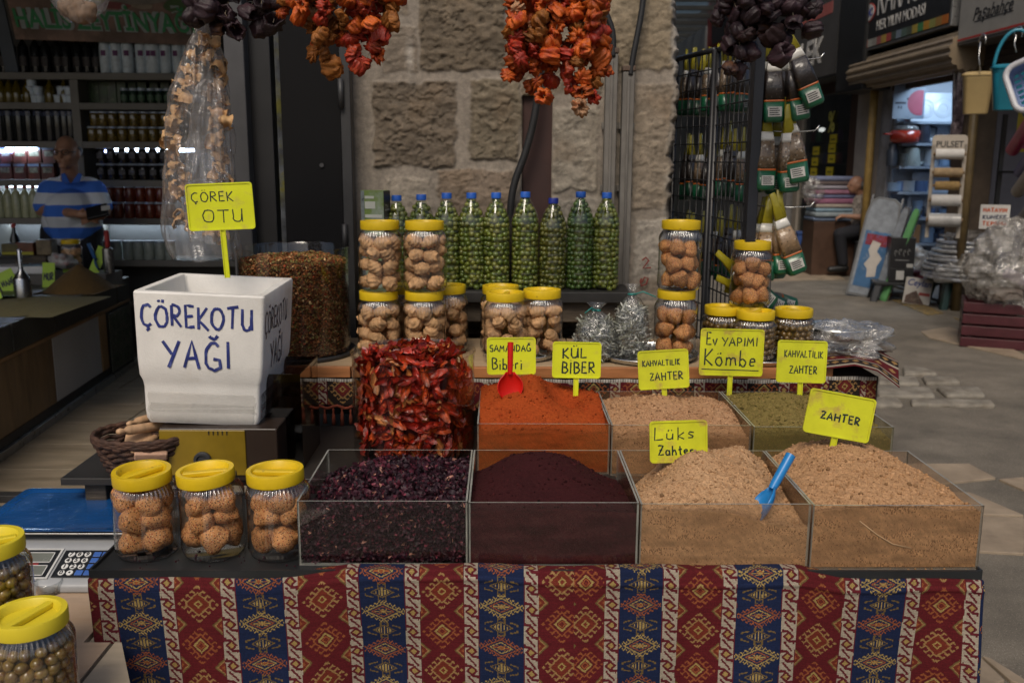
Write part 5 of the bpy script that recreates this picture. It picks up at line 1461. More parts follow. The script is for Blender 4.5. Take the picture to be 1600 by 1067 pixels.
EM = [[pod(100+10*i+j, 'dried_eggplant_piece', em[i], q_, .12, .72, .15) for j, q_ in enumerate((.9, 1.2, 1.0))] for i in range(2)]
strm = mat('string', (.35, .28, .2), .8, .2, 40)
def garland(name, label, strings, Y, size, meshes, wts, step, seed, pname, cat, front=.0):
    q = random.Random(seed)
    c = PY(sum(s[0] for s in strings)/len(strings), 0, Y)
    t = thing(name, label, cat, (c.x, Y, c.z+.25))
    for (px, bot, *ex) in strings:
        dep = ex[0] if ex else q.uniform(-.03, .04)
        w = ex[1] if len(ex) > 1 else wts
        yy = Y+dep; p = bot-14; pts = []
        while p > -75:
            P = PY(px+q.uniform(-9, 9), p, yy+q.uniform(-.012, .012)); pts.append(P)
            me = q.choice(meshes[q.choices(range(len(meshes)), w)[0]])
            o = link(pname, me, t); s = size*q.uniform(.78, 1.2); o.scale = (s, s*q.uniform(.7, 1), s*q.uniform(.75, 1.1))
            o.location = P-Vector(t.location)
            o.rotation_euler = (q.gauss(1.57, .7), q.gauss(0, .6), q.uniform(0, 6.28))
            p -= step*q.uniform(.8, 1.15)
        top = PY(px, -90, yy); pts.append(top)
        MB().tube([Vector(v)-Vector(t.location) for v in pts], .0012, 5).build('string', strm, t)
    return t
garland('dried_pepper_garland', 'bunch of orange dried peppers hanging in front of the stone pillar', [(800, 132), (820, 150, .02), (842, 166, -.02), (862, 140, .03), (868, 100, -.04), (890, 148, -.02), (908, 182, -.03), (930, 165, .0), (940, 120, .02), (812, 108, -.05), (900, 110, .04), (850, 70, -.05), (922, 90, -.05)], 2.42, .0235, PM, [10, 4, 2, .7], 22, 4, 'dried_pepper', 'pepper garland')
garland('dried_pepper_garland', 'bunch of red and brown dried peppers hanging before the dark door', [(446, 34, .0), (468, 40, -.02), (492, 95, .02, [1, .2, 8, 1]), (512, 118, .0, [1, .3, 8, .5]), (500, 70, -.04, [3, 1, 6, .5]), (534, 75, .03), (552, 118, -.02, [2, 8, 1, 0]), (575, 112, .0, [3, 8, 0, 0]), (590, 95, .02, [3, 8, 0, 0]), (606, 48, .02, [2, .5, 7, 0]), (618, 46, -.01, [1, .5, 8, 0]), (540, 40, -.05), (480, 22, -.06), (575, 50, -.05)], 2.42, .0235, PM, [8, 4, 3, .4], 22, 8, 'dried_pepper', 'pepper garland')
garland('dried_eggplant_garland', 'dark dried eggplant shells hanging above the bag of beige slices', [(300, 42), (322, 30, -.03), (340, 58, .02), (360, 60, .0), (312, 20, .03), (392, 34, .0), (415, 58, .02), (432, 50, -.02), (404, 20, -.04)], 2.45, .027, EM, [6, 2], 30, 12, 'dried_eggplant_piece', 'eggplant garland')
garland('dried_eggplant_garland', 'dark purple dried eggplant shells hanging at the top of the black bag rack', [(1130, 42), (1148, 120, .0), (1140, 85, .03), (1163, 125, .02), (1172, 70, -.04), (1190, 60, .0), (1212, 100, -.02), (1228, 82, .02), (1240, 50, -.03), (1262, 62, .01), (1276, 30, .0), (1200, 25, -.05)], 2.45, .0275, EM, [6, 2], 29, 15, 'dried_eggplant_piece', 'eggplant garland')
# beige dried slices on strings inside a tall clear bag
sl = mat('dried_slice', (.72, .45, .22), .6, .3, 1.0, .0012, 5, col2=(.56, .30, .13), s2=.8, rv=.25, spec=.3)
def slice_mesh(s):
    q = random.Random(s); n, k = 10, 12; P = np.zeros((k, n, 3)); a0 = q.uniform(2.4, 4.6); w = q.uniform(.5, .8)
    for i in range(k):
        a = a0*i/(k-1)
        for j in range(n):
            u = j/(n-1)-.5; r = .55+.10*math.sin(3*a+s)+.10*math.sin(u*8+s)
            P[i, j] = (r*math.cos(a)*(1+.3*i/k), u*w*2*(1-.25*math.cos(2*math.pi*i/(k-1))), r*math.sin(a)*(1+.2*i/k)+.06*math.sin(9*a+u*7))
    o = grid('dried_slice', P, sl); me = o.data; bpy.data.objects.remove(o); return me
SLM = [slice_mesh(s) for s in range(5)]
def slices(label, pts, Y, size, seed, step):
    q = random.Random(seed); c = PY(pts[0][0], pts[0][1], Y)
    t = thing('dried_slice_garland', label, 'dried slices', c, group='strings of dried slices in the hanging bag')
    tot = []
    for (x0, y0), (x1, y1) in zip(pts[:-1], pts[1:]):
        n = max(1, int((y1-y0)/step))
        for i in range(n):
            u = i/n; tot.append((x0+(x1-x0)*u, y0+(y1-y0)*u))
    P_ = []
    for x, y in tot:
        for k in range(2):
            P = PY(x+q.uniform(-13, 13), y+q.uniform(-4, 4), Y+q.uniform(-.03, .03)); 
            o = link('dried_slice', q.choice(SLM), t); s = size*q.uniform(.75, 1.15); o.scale = (s, s*.8, s); o.location = P-c
            o.rotation_euler = (q.gauss(0, .5), q.gauss(0, .5), q.uniform(0, 6.28))
        P_.append(PY(x, y, Y)-c)
    MB().tube(P_, .001, 5).build('string', strm, t)
HB = 2.56
slices('left string of beige curled slices inside the tall clear bag', [(325, 66), (298, 110), (280, 180), (272, 240), (278, 300), (300, 372)], HB, .026, 2, 11)
slices('right string of beige curled slices inside the tall clear bag', [(332, 66), (338, 120), (342, 190), (345, 250), (346, 320), (335, 390)], HB-.01, .028, 5, 11)
filmb = clear('hanging_film', (.95, .95, .96), 1.5, .12, film=.17, fcol=(.6, .57, .55), bump=.02, bscale=11)
def film_loft(name, label, ctr, Y, dep, m, parent=None, n=72, amp=.09, seed=1, cat='bag'):
    """ctr: rows (py, px0, px1): silhouette of a hanging film bag, given real thickness dep"""
    S = []
    for k, (py, a, c) in enumerate(ctr):
        A, C = PY(a, py, Y), PY(c, py, Y); cx, hw = (A.x+C.x)/2, (C.x-A.x)/2; d = dep*min(1, hw/.06)
        row = []
        for i in range(n):
            g = 2*math.pi*i/n
            f = 1+amp*math.sin(7*g+k*.35+seed)*.5+amp*noise.noise(Vector((math.cos(g)*2.5, math.sin(g)*2.5, k*.32+seed)))*1.6+amp*.5*math.sin(17*g-k*.5)
            row.append((cx+hw*math.cos(g)*(1+(f-1)*.45), Y+d*math.sin(g)*f, A.z+.004*math.sin(5*g+k)))
        S.append(row)
    b = MB(); loft(b, S, caps=(False, False)); o = b.build(name, m, parent, smooth=True)
    return tag(o, label, cat) if label else o
def interp_rows(keys, step):
    ys = np.arange(keys[0][0], keys[-1][0]+.1, step); return [(y, np.interp(y, [k[0] for k in keys], [k[1] for k in keys]), np.interp(y, [k[0] for k in keys], [k[2] for k in keys])) for y in ys]
film_loft('hanging_bag', 'tall clear plastic bag of beige dried slices hanging from the grey post', interp_rows([(30, 310, 322), (46, 308, 328), (62, 300, 340), (100, 284, 350), (150, 268, 356), (220, 260, 360), (300, 258, 366), (360, 254, 370), (395, 268, 372), (412, 280, 370)], 12), HB, .075, filmb, amp=.14)
film_loft('hanging_bag', 'clear plastic bag holding a smaller inner bag of beige slices', interp_rows([(124, 322, 340), (140, 306, 352), (200, 296, 356), (300, 290, 362), (380, 300, 366)], 14), HB-.02, .05, filmb, amp=.2, seed=5)
# small bag at the very top, holding brown bark
film_loft('hanging_bag', 'small clear bag of brown pieces hanging at the top over the shop sign', interp_rows([(-60, 112, 124), (-30, 90, 150), (-5, 78, 168), (12, 86, 162), (26, 98, 150), (38, 112, 142), (43, 120, 136)], 8), 2.5, .05, filmb, amp=.1, seed=9)
for k in range(3):
    g_ = PY(112+k*9, 12+k*4, 2.5); tag(MB().ball(g_, (.035, .022, .028), 14, fn=lambda p: rough(p, k+3, .3)).build('bark_piece', mat('bark_brown', (.22, .13, .07), .7, .3, 20, .001, 120), smooth=True), 'flat brown piece inside the small bag at the top', 'bark', 'brown pieces in the small bag')
# ------------------------------------------------------------------ black wire rack with bags
wm = mat('rack_black', (.012, .012, .014), .4, .2, 30)
def wire_panel(label, pxa, Ya, pxb, Yb, ztop, zbot, nv, nh):
    A = PY(pxa, 300, Ya); B = PY(pxb, 300, Yb); d = Vector((B.x-A.x, B.y-A.y, 0)); L_ = d.length; ang = math.atan2(d.y, d.x)
    t = thing('wire_rack_panel', label, 'rack', (A.x, A.y, 0), ang, group='black wire rack panels')
    b = MB()
    for x in (0, L_): b.tube([(x, 0, zbot), (x, 0, ztop-.02)] if 0 else [(x, 0, zbot), (x, 0, ztop)], .009, 10)
    b.tube([(0, 0, ztop), (L_, 0, ztop)], .009, 10); b.tube([(0, 0, zbot+.1), (L_, 0, zbot+.1)], .008, 10)
    b.build('frame', wm, t, smooth=True)
    b = MB()
    for k in range(1, nv): b.tube([(L_*k/nv, .004, zbot+.1), (L_*k/nv, .004, ztop)], .0024, 6)
    for k in range(1, nh): z = zbot+.1+(ztop-zbot-.1)*k/nh; b.tube([(0, -.001, z), (L_, -.001, z)], .0024, 6)
    b.build('wire_grid', wm, t, smooth=True)
    return t
zr = PY(1108, 78, 3.12).z
wire_panel('black wire grid panel nearer the stone pillar', 1050, 3.42, 1107, 3.12, zr, .02, 6, 30)
wire_panel('black wire grid panel at the rack corner post', 1113, 3.12, 1168, 2.78, zr, .02, 8, 30)
a = PY(1166, 300, 2.74); cpost = PY(1184, 300, 2.74)
t = thing('rack_post', 'thick dark blue-black upright post of the bag rack', 'post', ((a.x+cpost.x)/2, 2.74, 0))
MB().box(-.015, .015, -.015, .015, .0, 2.2).build('post_tube', mat('post_blue', (.012, .014, .022), .35, .2, 20), t, bevel=.003)
MB().box(-.12, .12, -.02, .02, -.0, .012).build('foot', wm, t)
# bags of nuts and seeds
bgm = dict(green=mat('bag_green', (.008, .10, .045), .3, .25, 20, .001, 40, coat=.3), yel=mat('bag_yellow', (.34, .29, .015), .3, .3, 18, .0015, 40, coat=.3), white=mat('bag_white', (.55, .54, .5), .35, .2, 20, .001, 40, coat=.3),
           orange=mat('bag_orange', (.5, .12, .02), .4), black=mat('bag_print', (.02, .02, .02), .4))
cont = [mat('seed_dark', (.028, .02, .018), .35, .4, 50, .0025, 120, coat=.5, specks=[(90, .2, (.12, .1, .09))]), mat('seed_beige', (.33, .21, .11), .4, .4, 50, .0025, 110, coat=.5, specks=[(70, .3, (.12, .07, .03)), (60, .2, (.5, .4, .28))]),
        mat('seed_mixed', (.22, .15, .09), .4, .5, 60, .0025, 120, coat=.5, specks=[(80, .3, (.45, .4, .32)), (75, .25, (.05, .04, .03))])]
def bag_proto(cm, top):
    t = thing('snack_bag', 'b', 'bag'); wb_ = bgm['white'] if top == 'yel' else cont[0]  # dark kind: shade behind the grid put into the bag colours
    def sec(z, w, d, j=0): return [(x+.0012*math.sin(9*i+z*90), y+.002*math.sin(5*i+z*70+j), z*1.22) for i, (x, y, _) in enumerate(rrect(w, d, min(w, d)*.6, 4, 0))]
    b = MB(); loft(b, [sec(0, .026, .017), sec(.006, .030, .020), sec(.048, .031, .019)]); b.build('base_band', bgm['green'] if top == 'yel' else mat('bag_green_shaded', (.006, .045, .024), .35, .3, 20), t, smooth=True)
    b = MB(); loft(b, [sec(.048, .0305, .0188), sec(.053, .0308, .0188)]); b.build('orange_band', bgm['orange'], t, smooth=True)
    b = MB(); loft(b, [sec(.053, .031, .019), sec(.085, .029, .017), sec(.12, .0235, .012)]); b.build('pouch', cm, t, smooth=True)
    b = MB(); loft(b, [sec(.12, .0234, .0119), sec(.127, .022, .011), sec(.142, .018, .008)]); b.build('white_band', wb_, t, smooth=True)
    b = MB(); loft(b, [sec(.142, .0178, .0079), sec(.18, .0105, .003), sec(.21, .009, .0012)]); b.build('top_band', bgm['yel'], t, smooth=True)
    lb = MB().box(-.020, .020, -.0225, -.0215, .016, .044).build('printed_label', bgm['white'] if top == 'yel' else mat('label_shaded', (.2, .2, .19), .5), t)
    for k in range(4): MB().box(-.016, .014-.004*(k % 2), -.0232, -.0226, .020+.006*k, .0225+.006*k).build('printed_line', bgm['black'], lb)
    return t
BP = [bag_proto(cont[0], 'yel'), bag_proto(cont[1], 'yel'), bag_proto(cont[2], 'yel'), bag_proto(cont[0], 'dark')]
used_b = set()
def bag(px, bot, Y, lean, kind, label, group, rz=0, sc=1.0, fwd=0):
    c = PY(px, bot, Y)
    rot = (R(fwd), R(lean), rz)
    if kind not in used_b:
        used_b.add(kind); o = BP[kind]; o.location = c; o.rotation_euler = rot; o.scale = (sc,)*3; o['label'] = label; o['group'] = group
    else: o = dup(BP[kind], c, rot, sc, label, group)
gr = 'bags of nuts and seeds on the wire rack'
k3 = ['upper', 'middle', 'lower']
for row, (bots, kind, w) in enumerate((([(1190, 190, 0), (1208, 192, 2), (1226, 190, 6), (1250, 188, 11), (1273, 166, 24)], 0, 'dark seeds'), ([(1178, 300, -2), (1194, 298, 0), (1210, 304, 1), (1232, 300, 5), (1249, 286, 12)], 2, 'mixed nuts'), ([(1178, 436, -3), (1194, 438, 0), (1211, 434, 1), (1222, 428, 5), (1246, 426, 22)], 1, 'beige kernels'))):
    q = random.Random(row)
    nm = ['nearest the post', 'second from the post', 'in the middle of the row', 'second from the right', 'swinging out at the right end']
    for i, (px, bot, lean) in enumerate(bots):
        bag(px, bot, 2.74+[.06, .0, .05, -.01, -.03][i], -lean, kind, 'green-bottomed bag of %s in the %s row, %s' % (w, k3[row], nm[i]), gr, q.uniform(-.35, .35), .97, q.uniform(-4, 4))
for row, bot in enumerate((182, 308, 432)):
    for i in range(9):
        px = 1063+i*11.3; Y = 3.36-.057*i
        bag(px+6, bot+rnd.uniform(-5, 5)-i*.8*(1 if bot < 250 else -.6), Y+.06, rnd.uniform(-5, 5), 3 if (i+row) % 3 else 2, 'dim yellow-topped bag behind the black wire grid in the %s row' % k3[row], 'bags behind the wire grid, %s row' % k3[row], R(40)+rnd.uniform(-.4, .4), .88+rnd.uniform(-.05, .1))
for k, (px, bot, lean) in enumerate(((1205, 476, -50), (1222, 482, -66), (1240, 480, -75))):
    bag(px, bot, 2.78+k*.04, -lean*-1, 2, 'snack bag lying behind the olive jars, %s of three' % ['first', 'second', 'third'][k], gr, .3, 1.0)
for k, z_ in enumerate((PY(1190, 92, 2.74).z, PY(1190, 204, 2.74).z, PY(1190, 322, 2.74).z)):
    hk = MB(); hk.tube([(cpost.x-.01, 2.76, z_), (cpost.x+.10, 2.74, z_-.004), (cpost.x+.15, 2.72, z_), (cpost.x+.16, 2.715, z_+.014)], .0022, 6)
    tag(hk.build('bag_hook', steel_m, smooth=True), ['top', 'middle', 'bottom'][k]+' wire hook on the rack post holding the bag row', 'hook', 'wire hooks on the rack')
# ------------------------------------------------------------------ low table at the left with scale and olive jars
LZ = .68
t = thing('side_table', 'low light wooden side table with a dark board joint, under the scale', 'table', (-1.2, 1.7, 0))
yb = PZ(60, 800, LZ).y
sidem = mat('laminate', (.50, .36, .25), .45, .2, 3, .0003, 60, stretch=(2, 9, 2), col2=(.42, .29, .19), s2=3)
q1, q2 = PZ(128, 1062, LZ), PZ(182, 990, LZ)
xj = q1.x
ra, rb_ = PZ(163, 985, LZ), PZ(183, 1070, LZ)
sl_ = (rb_.x-ra.x)/(rb_.y-ra.y); XR = TX0-.008
pale = mat('laminate_pale', (.52, .43, .31), .45, .2, 3, .0003, 60, stretch=(2, 9, 2))
YS = TY0-.035
MB().prism([(-.9, -.65), (xj-.004+1.2, -.65), (xj+1.2-.004, YS-1.7), (-.9, YS-1.7)], LZ-.012, LZ-.0005).prism([(-.9, YS-1.7), (XR+1.2, YS-1.7), (XR+1.2, yb-1.7), (-.9, yb-1.7)], LZ-.012, LZ-.0005).build('table_board', sidem, t)
MB().prism([(xj+1.2+.004, -.65), (ra.x+sl_*(1.05-ra.y)+1.212, -.65), (xj+1.2+.016, YS-1.7), (xj+1.2+.004, YS-1.7)], LZ-.006, LZ-.0005).build('table_board', pale, t)
MB().box(xj+1.2-.0038, xj+1.2+.0038, -.65, YS-1.7, LZ-.03, LZ-.003).build('joint_strip', oldwood, t)
MB().box(-.9, XR+1.2, yb-1.698, yb-1.67, LZ-.05, LZ+.006).build('back_edge', darkmetal, t, bevel=.002)
for x in (-.85, .26):
    for y in (-.6, yb-1.78): MB().box(x, x+.05, y, y+.05, 0, LZ-.031).build('leg', oldwood, t)
# scale
p0 = PZ(172, 926, LZ)
sx = -.965; sy = p0.y
t = thing('kitchen_scale', 'electronic scale with blue film-covered tray and number keypad', 'scale', (sx, sy, LZ))
sg = mat('scale_grey', (.36, .37, .38), .4, .1, 20); sb = mat('scale_black', (.018, .02, .024), .3, .2, 20)
hw = .17
b = MB()
prof = [(-.002, .0), (-.002, .016), (.008, .022), (.095, .052), (.11, .058), (.36, .058), (.37, .05), (.37, 0)]
b.add([(-hw, y, z) for y, z in prof]+[(hw, y, z) for y, z in prof], [tuple(range(7, -1, -1)), tuple(range(8, 16))]+[(i, (i+1) % 8, 8+(i+1) % 8, 8+i) for i in range(8)])
b.build('scale_body', sg, t, bevel=.004)
ang = math.atan2(.030, .087)
PM4 = Matrix.Translation((0, .010, .0232)) @ Matrix.Rotation(ang, 4, 'X')
dp = MB().box(-hw+.01, .030, .006, .086, .0002, .0022, M=PM4).build('display_panel', sb, t, bevel=.001)
kp = MB().box(.040, hw-.012, .006, .086, .0002, .0022, M=PM4).build('keypad_panel', sb, t, bevel=.001)
MB().box(-hw+.004, .035, .002, .0055, .0002, .003, M=PM4).box(-hw+.004, .035, .0865, .09, .0002, .003, M=PM4).box(.0305, .0345, .0057, .0863, .0002, .003, M=PM4).build('display_frame', mat('frame_white', (.6, .6, .58), .4), t)
lcd = mat('lcd', (.16, .17, .15), .25, .1, 20)
for y0 in (.012, .05): 
    MB().box(-.06, .02, y0, y0+.026, .0024, .0032, M=PM4).build('lcd_window', lcd, dp)
    MB().box(-.062, .022, y0-.002, y0-.0002, .0024, .0036, M=PM4).box(-.062, .022, y0+.0262, y0+.028, .0024, .0036, M=PM4).box(.0202, .022, y0-.002, y0+.028, .0024, .0036, M=PM4).build('lcd_frame', MATS['frame_white'], dp)
MB().box(-.05, .0, .0405, .046, .0024, .0028, M=PM4).build('red_print', mat('red_print', (.3, .03, .03), .5), dp)
keyw = mat('key_white', (.72, .72, .7), .4); keyb = mat('key_blue', (.05, .13, .42), .4)
kx = [.054, .071, .088]; ky = [.072, .054, .036, .018]
for r_, row in enumerate(('789', '456', '123', '0*')):
    for c_, ch in enumerate(row):
        kb = MB(); kb.lathe([(.0070, 0), (.0070, .0015), (.0062, .0022), (.001, .0022)], 20, c=(kx[c_]+.004, ky[r_], .0022), M=PM4); ko = kb.build('key', keyw, kp, smooth=False)
        tx = text('digit', ch if ch != '*' else '\u2022', .0145, sb, ko, (0, 0, 0), (0, 0, 0), ext=.0003, bold=.0004)
        tx.matrix_local = PM4 @ Matrix.Translation((kx[c_]+.004, ky[r_]-.005, .0046))
for r_ in range(4):
    for c_ in range(3 if r_ < 3 else 5):
        x = .104+c_*.018 if r_ < 3 else .086+c_*.018
        if x < hw-.022: MB().box(x, x+.0155, ky[r_]-.007, ky[r_]+.007, .0024, .004, M=PM4).build('key', keyb, kp, bevel=.0008)
b = MB(); b.box(-hw-.012, hw+.012, .125, .38, .076, .080)
MB().box(-.06, .06, .2, .3, .0585, .0755).build('tray_post', sb, t)
MB().box(-hw-.016, hw+.016, .118, .386, .0758, .0795).build('tray_rim', steel_m, t, bevel=.001)
bl = mat('blue_film', (.012, .085, .28), .16, .25, 8, .005, 11, spec=.8, coat=.6)
b = MB(); S = []
for hx_, hy_, z in ((.178, .125, .0797), (.186, .133, .0835), (.180, .127, .0845), (.166, .113, .082), (.160, .107, .0805)):
    S.append(rrect(hx_, hy_, .012, 4, z, 0, .252))
loft(b, S, caps=(False, True)); b.build('blue_tray', bl, t, smooth=False, bevel=.001)
gj = PZ(77, 925, LZ)
b = MB(); b.lathe([(.018, 0), (.024, .003), (.026, .022), (.0262, .026), (.0235, .024), (.0215, .006), (.001, .004)], 32, c=(gj.x, gj.y-.0, LZ), caps=(True, False)); tag(b.build('glass_dish', clear('dish_glass', (.9, .92, .92), 2.5, .03), smooth=True), 'tiny clear glass dish beside the scale keypad', 'dish')
# olive jars
lidp = mat('lid_pale_yellow', (.68, .55, .03), .42, .1, 12, spec=.4)
LJ = make_jar(.0625, .182, lid=lidp)
cl = PZ(44, 957, LZ+.184)
LJ.location = (cl.x, cl.y, LZ); LJ.rotation_euler = (0, 0, 1.25); LJ['label'] = 'jar of brown olives at the bottom edge of the side table'; LJ['group'] = 'big olive jars on the side table'
cu = PZ(-22, 842, LZ+.085+.184)
ujar = dup(LJ, (cu.x, cu.y, LZ+.085), (0, 0, .5), None, 'jar of brown olives raised on a crate, its yellow lid cut by the picture edge', 'big olive jars on the side table')
tt = thing('low_crate', 'small dark crate under the raised olive jar', 'crate', (cu.x-.02, cu.y, LZ))
MB().box(-.09, .055, -.055, .055, 0, .084).build('crate_body', oldwood, tt, bevel=.003)
OV = MB().ball((0, 0, 0), 1, 9).mesh('brown_olive', olv_b, True)
def single_olives(c, nm):
    q = random.Random(nm); s = .0098; z = s; prof = [(0, .054), (.01, .060), (.125, .060), (.15, .050)]
    rest = []
    while z < .148:
        r = np.interp(z, [p[0] for p in prof], [p[1] for p in prof])-s*.99; n = int(2*math.pi*r/(s*1.93)); o_ = q.uniform(0, 6)
        for i in range(n):
            a = o_+2*math.pi*i/n+q.gauss(0, .02); P = Vector((c[0]+r*math.cos(a), c[1]+r*math.sin(a), c[2]+z+q.gauss(0, s*.15)))
            if math.sin(a) < .25 and P.x > -.99:
                o = link('brown_olive', OV); o.location = P; k = s*q.uniform(.86, 1.06); o.scale = (k, k, k*q.uniform(1.05, 1.25)); o.rotation_euler = (q.uniform(0, 6), q.uniform(0, 6), q.uniform(0, 6))
                tag(o, 'brown olive inside the '+('raised' if nm else 'bottom')+' jar on the side table', 'olive', 'olives in '+('raised' if nm else 'bottom')+' side table jar')
            else: rest.append(P)
        z += s*1.62
    rs = np.random.RandomState(nm+3)
    o = scatter('brown_olives', SV, SF, np.array(rest), rotm(len(rest), rs), rs.uniform(.0085, .0102, len(rest)), pick(rs, len(rest), [(.19, .11, .03), (.13, .06, .018)], [1, 1], .2), olv_a, None, True)
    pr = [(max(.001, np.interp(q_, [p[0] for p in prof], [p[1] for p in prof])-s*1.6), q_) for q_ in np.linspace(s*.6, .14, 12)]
    MB().lathe([(.0005, s*.6)]+pr+[(.0005, .141)], 20, c=c).build('shade_core', mat('shade_core_brown', (.05, .025, .008), .6), o)  # opaque core painted dark for the shade inside the jar
    tag(o, 'brown olives at the back of the '+('raised' if nm else 'bottom')+' side table jar', 'olives', kind='stuff')
single_olives((cl.x, cl.y, LZ), 0); single_olives((cu.x, cu.y, LZ+.085), 1)
# ================================================================== LEFT SHOP INTERIOR
SHY = 7.35
def SP(px, py, dy=0): return PY(px, py, SHY+dy)
shelfm = mat('shelf_board_grey', (.20, .19, .17), .6, .2, 6)
xl, xr_, xd0, xd1 = SP(-40, 100).x, SP(400, 100).x, SP(114, 200).x, SP(127, 200).x
t = thing('display_shelf', 'tall grey wall shelf unit of jars and bottles inside the dark shop', 'shelf', ((xl+xr_)/2, SHY, 0))
cx0 = (xl+xr_)/2
zs = [SP(60, y).z for y in (113.5, 160.5, 221, 281, 341, 406, 470)]
for z in zs: MB().box(xl-cx0, xr_-cx0, 0, .36, z-.05, z).build('shelf_board', shelfm, t, bevel=.003)
MB().box(xd0-cx0, xd1-cx0, -.003, .36, .1, zs[0]-.051).build('divider', shelfm, t, bevel=.003)
MB().box(xl-cx0, xr_-cx0, .361, .375, .1, zs[0]+.35).build('back_board', mat('shelf_back', (.12, .12, .12), .7), t)
MB().box(xl-cx0-.04, xl-cx0-.001, 0, .375, 0, zs[0]+.35).build('end_panel', shelfm, t)
# lit tubes under two shelves
tube = glow('shelf_tube', (.62, .80, 1.0), 34.0); tube2 = glow('shelf_tube_blue', (.40, .52, 1.0), 14.0)
for a_, b_, y, lb, m_ in ((6, 52, 232, 'lit white tube lamp under the left half of the shelf unit', tube), (176, 300, 234, 'long lit white tube lamp under the right half of the shelf unit', tube), (-30, 14, 236, 'bluish tube lamp at the left edge under the shelf', tube2), (155, 175, 236, 'short bluish tube lamp under the right half of the shelf', tube2)):
    A, B = SP(a_, y), SP(b_, y)
    tag(MB().box(A.x, B.x, SHY+.02, SHY+.05, A.z-.012, A.z+.008).build('tube_lamp', m_), lb, 'lamp')
for zk, nm_ in ((3, 'fourth'), (4, 'fifth')):
    for a_, b_, sd_ in ((-30, 112, 'left'), (130, 300, 'right')):
        A, B = SP(a_, 300), SP(b_, 300)
        tag(MB().box(A.x, B.x, SHY+.27, SHY+.30, zs[zk]-.066, zs[zk]-.0505).build('tube_lamp', glow('tube_soft', (.7, .85, 1.0), 12.0)), 'thin tube lamp tucked under the %s shelf board, %s side of the divider' % (nm_, sd_), 'lamp')
# ---- sign above the shelf
a, c = SP(24, 62, -.02), SP(330, 75, -.02); tp = SP(5, 4, -.25)
t = thing('shop_sign', 'dim printed olive oil sign with bold green lettering above the shelves', 'sign', (a.x, SHY-.02, a.z), rot=(R(18), R(1.5), 0))
Wd, Hs_ = c.x-a.x, .42
MB().box(0, Wd, 0, .02, 0, Hs_).build('sign_board', mat('sign_brown', (.34, .22, .18), .5, .4, 3, col2=(.12, .08, .06), s2=2.5), t, bevel=.003)
for k, (x, z, w, h, cl_) in enumerate(((.55, .30, .35, .12, (.3, .24, .02)), (.95, .33, .5, .1, (.26, .24, .22)), (.8, .27, .2, .05, (.26, .05, .06)), (1.28, .29, .25, .13, (.05, .12, .03)), (.1, .34, .4, .06, (.07, .1, .04)), (1.0, .27, .16, .04, (.35, .3, .24)))):
    b = MB(); b.prism([(x+w/2*math.cos(g)*(1+.15*math.sin(3*g+k)), z+h/2*math.sin(g)) for g in [i*.3142 for i in range(20)]], .0, .003, M=Matrix.Rotation(R(90), 4, 'X')); b.build('printed_vegetable', mat('printed_veg_'+'abcdef'[k], cl_, .5, .3, 12), t)
outl = mat('letter_outline', (.36, .42, .44), .5); gl_ = mat('letter_green', (.015, .26, .09), .4, .2, 12)
for m_, bo, yy in ((outl, .014, -.003), (MATS['letter_outline'], .014, -.0031), (gl_, .004, -.006)):
    if bo == .014 and yy == -.0031: continue
    me = textmesh('HALİS ZEYTİNYAĞI', .185, .002, bold=bo, width=1.0, shear=-.08)
    w_ = max(v.co.x for v in me.vertices)-min(v.co.x for v in me.vertices); me.materials.clear(); me.materials.append(m_)
    o = link('lettering', me, t); o.location = (.70, yy, .095); o.rotation_euler = (R(90), 0, 0); o.scale = (1.34/w_, 1, 1)
MB().box(-.12, -.02, -.02, .0, -.3, Hs_).build('side_trim', mat('bluish_wall', (.10, .12, .15), .7), t)
# ---- shelf goods
def vessel(name, body, cap, bm, cm, n=16, label=None, lm=None, fill=None, fm=None):
    t = thing(name, 'x', name.split('_')[-1])
    MB().lathe(body, n, caps=(True, True)).build('vessel_body', bm, t, smooth=False) 
    auto(t.children[0], 50)
    if cap: auto(MB().lathe(cap, n, caps=(True, True)).build('cap', cm, t), 40)
    if label:
        r, z0, z1, a = label
        P = np.array([[(r*math.sin(g), -r*math.cos(g), z) for g in np.linspace(-a, a, 7)] for z in (z0, z1)]); grid('label_or_shine', P, lm, None, t)
    return t
G = lambda n, c, r=.3, coat=.3, **k: mat(n, c, r, .25, 25, coat=coat, **k)
dkb = G('bottle_dark', (.012, .014, .016), .2); whb = G('bottle_white_cool_lit', (.70, .82, .92), .4); oil = G('oil_amber', (.13, .095, .008), .15); lem = G('lemon_juice', (.46, .48, .30), .35)  # white bottles tinted bluish in place of cool light from above
olj = G('jar_olive_mix', (.13, .085, .012), .25, specks=[(38, .42, (.22, .15, .02)), (30, .3, (.06, .06, .012))]); red = G('jar_red', (.17, .03, .012), .25); blk = G('jar_black', (.016, .013, .012), .2); whj = G('jar_white', (.42, .48, .44), .4); grn = G('jar_green_glass', (.02, .05, .03), .2)
cgreen = G('cap_green', (.01, .3, .10), .4); cwhite = G('cap_white', (.42, .50, .62), .35); cred = G('cap_red', (.38, .02, .02), .4); cgold = G('cap_gold', (.3, .25, .1), .4)
lbw = mat('paper_white', (.5, .5, .48), .6); lbp = mat('paper_purple', (.14, .03, .14), .6); lbg = mat('paper_green', (.08, .16, .09), .6, .4, 40)
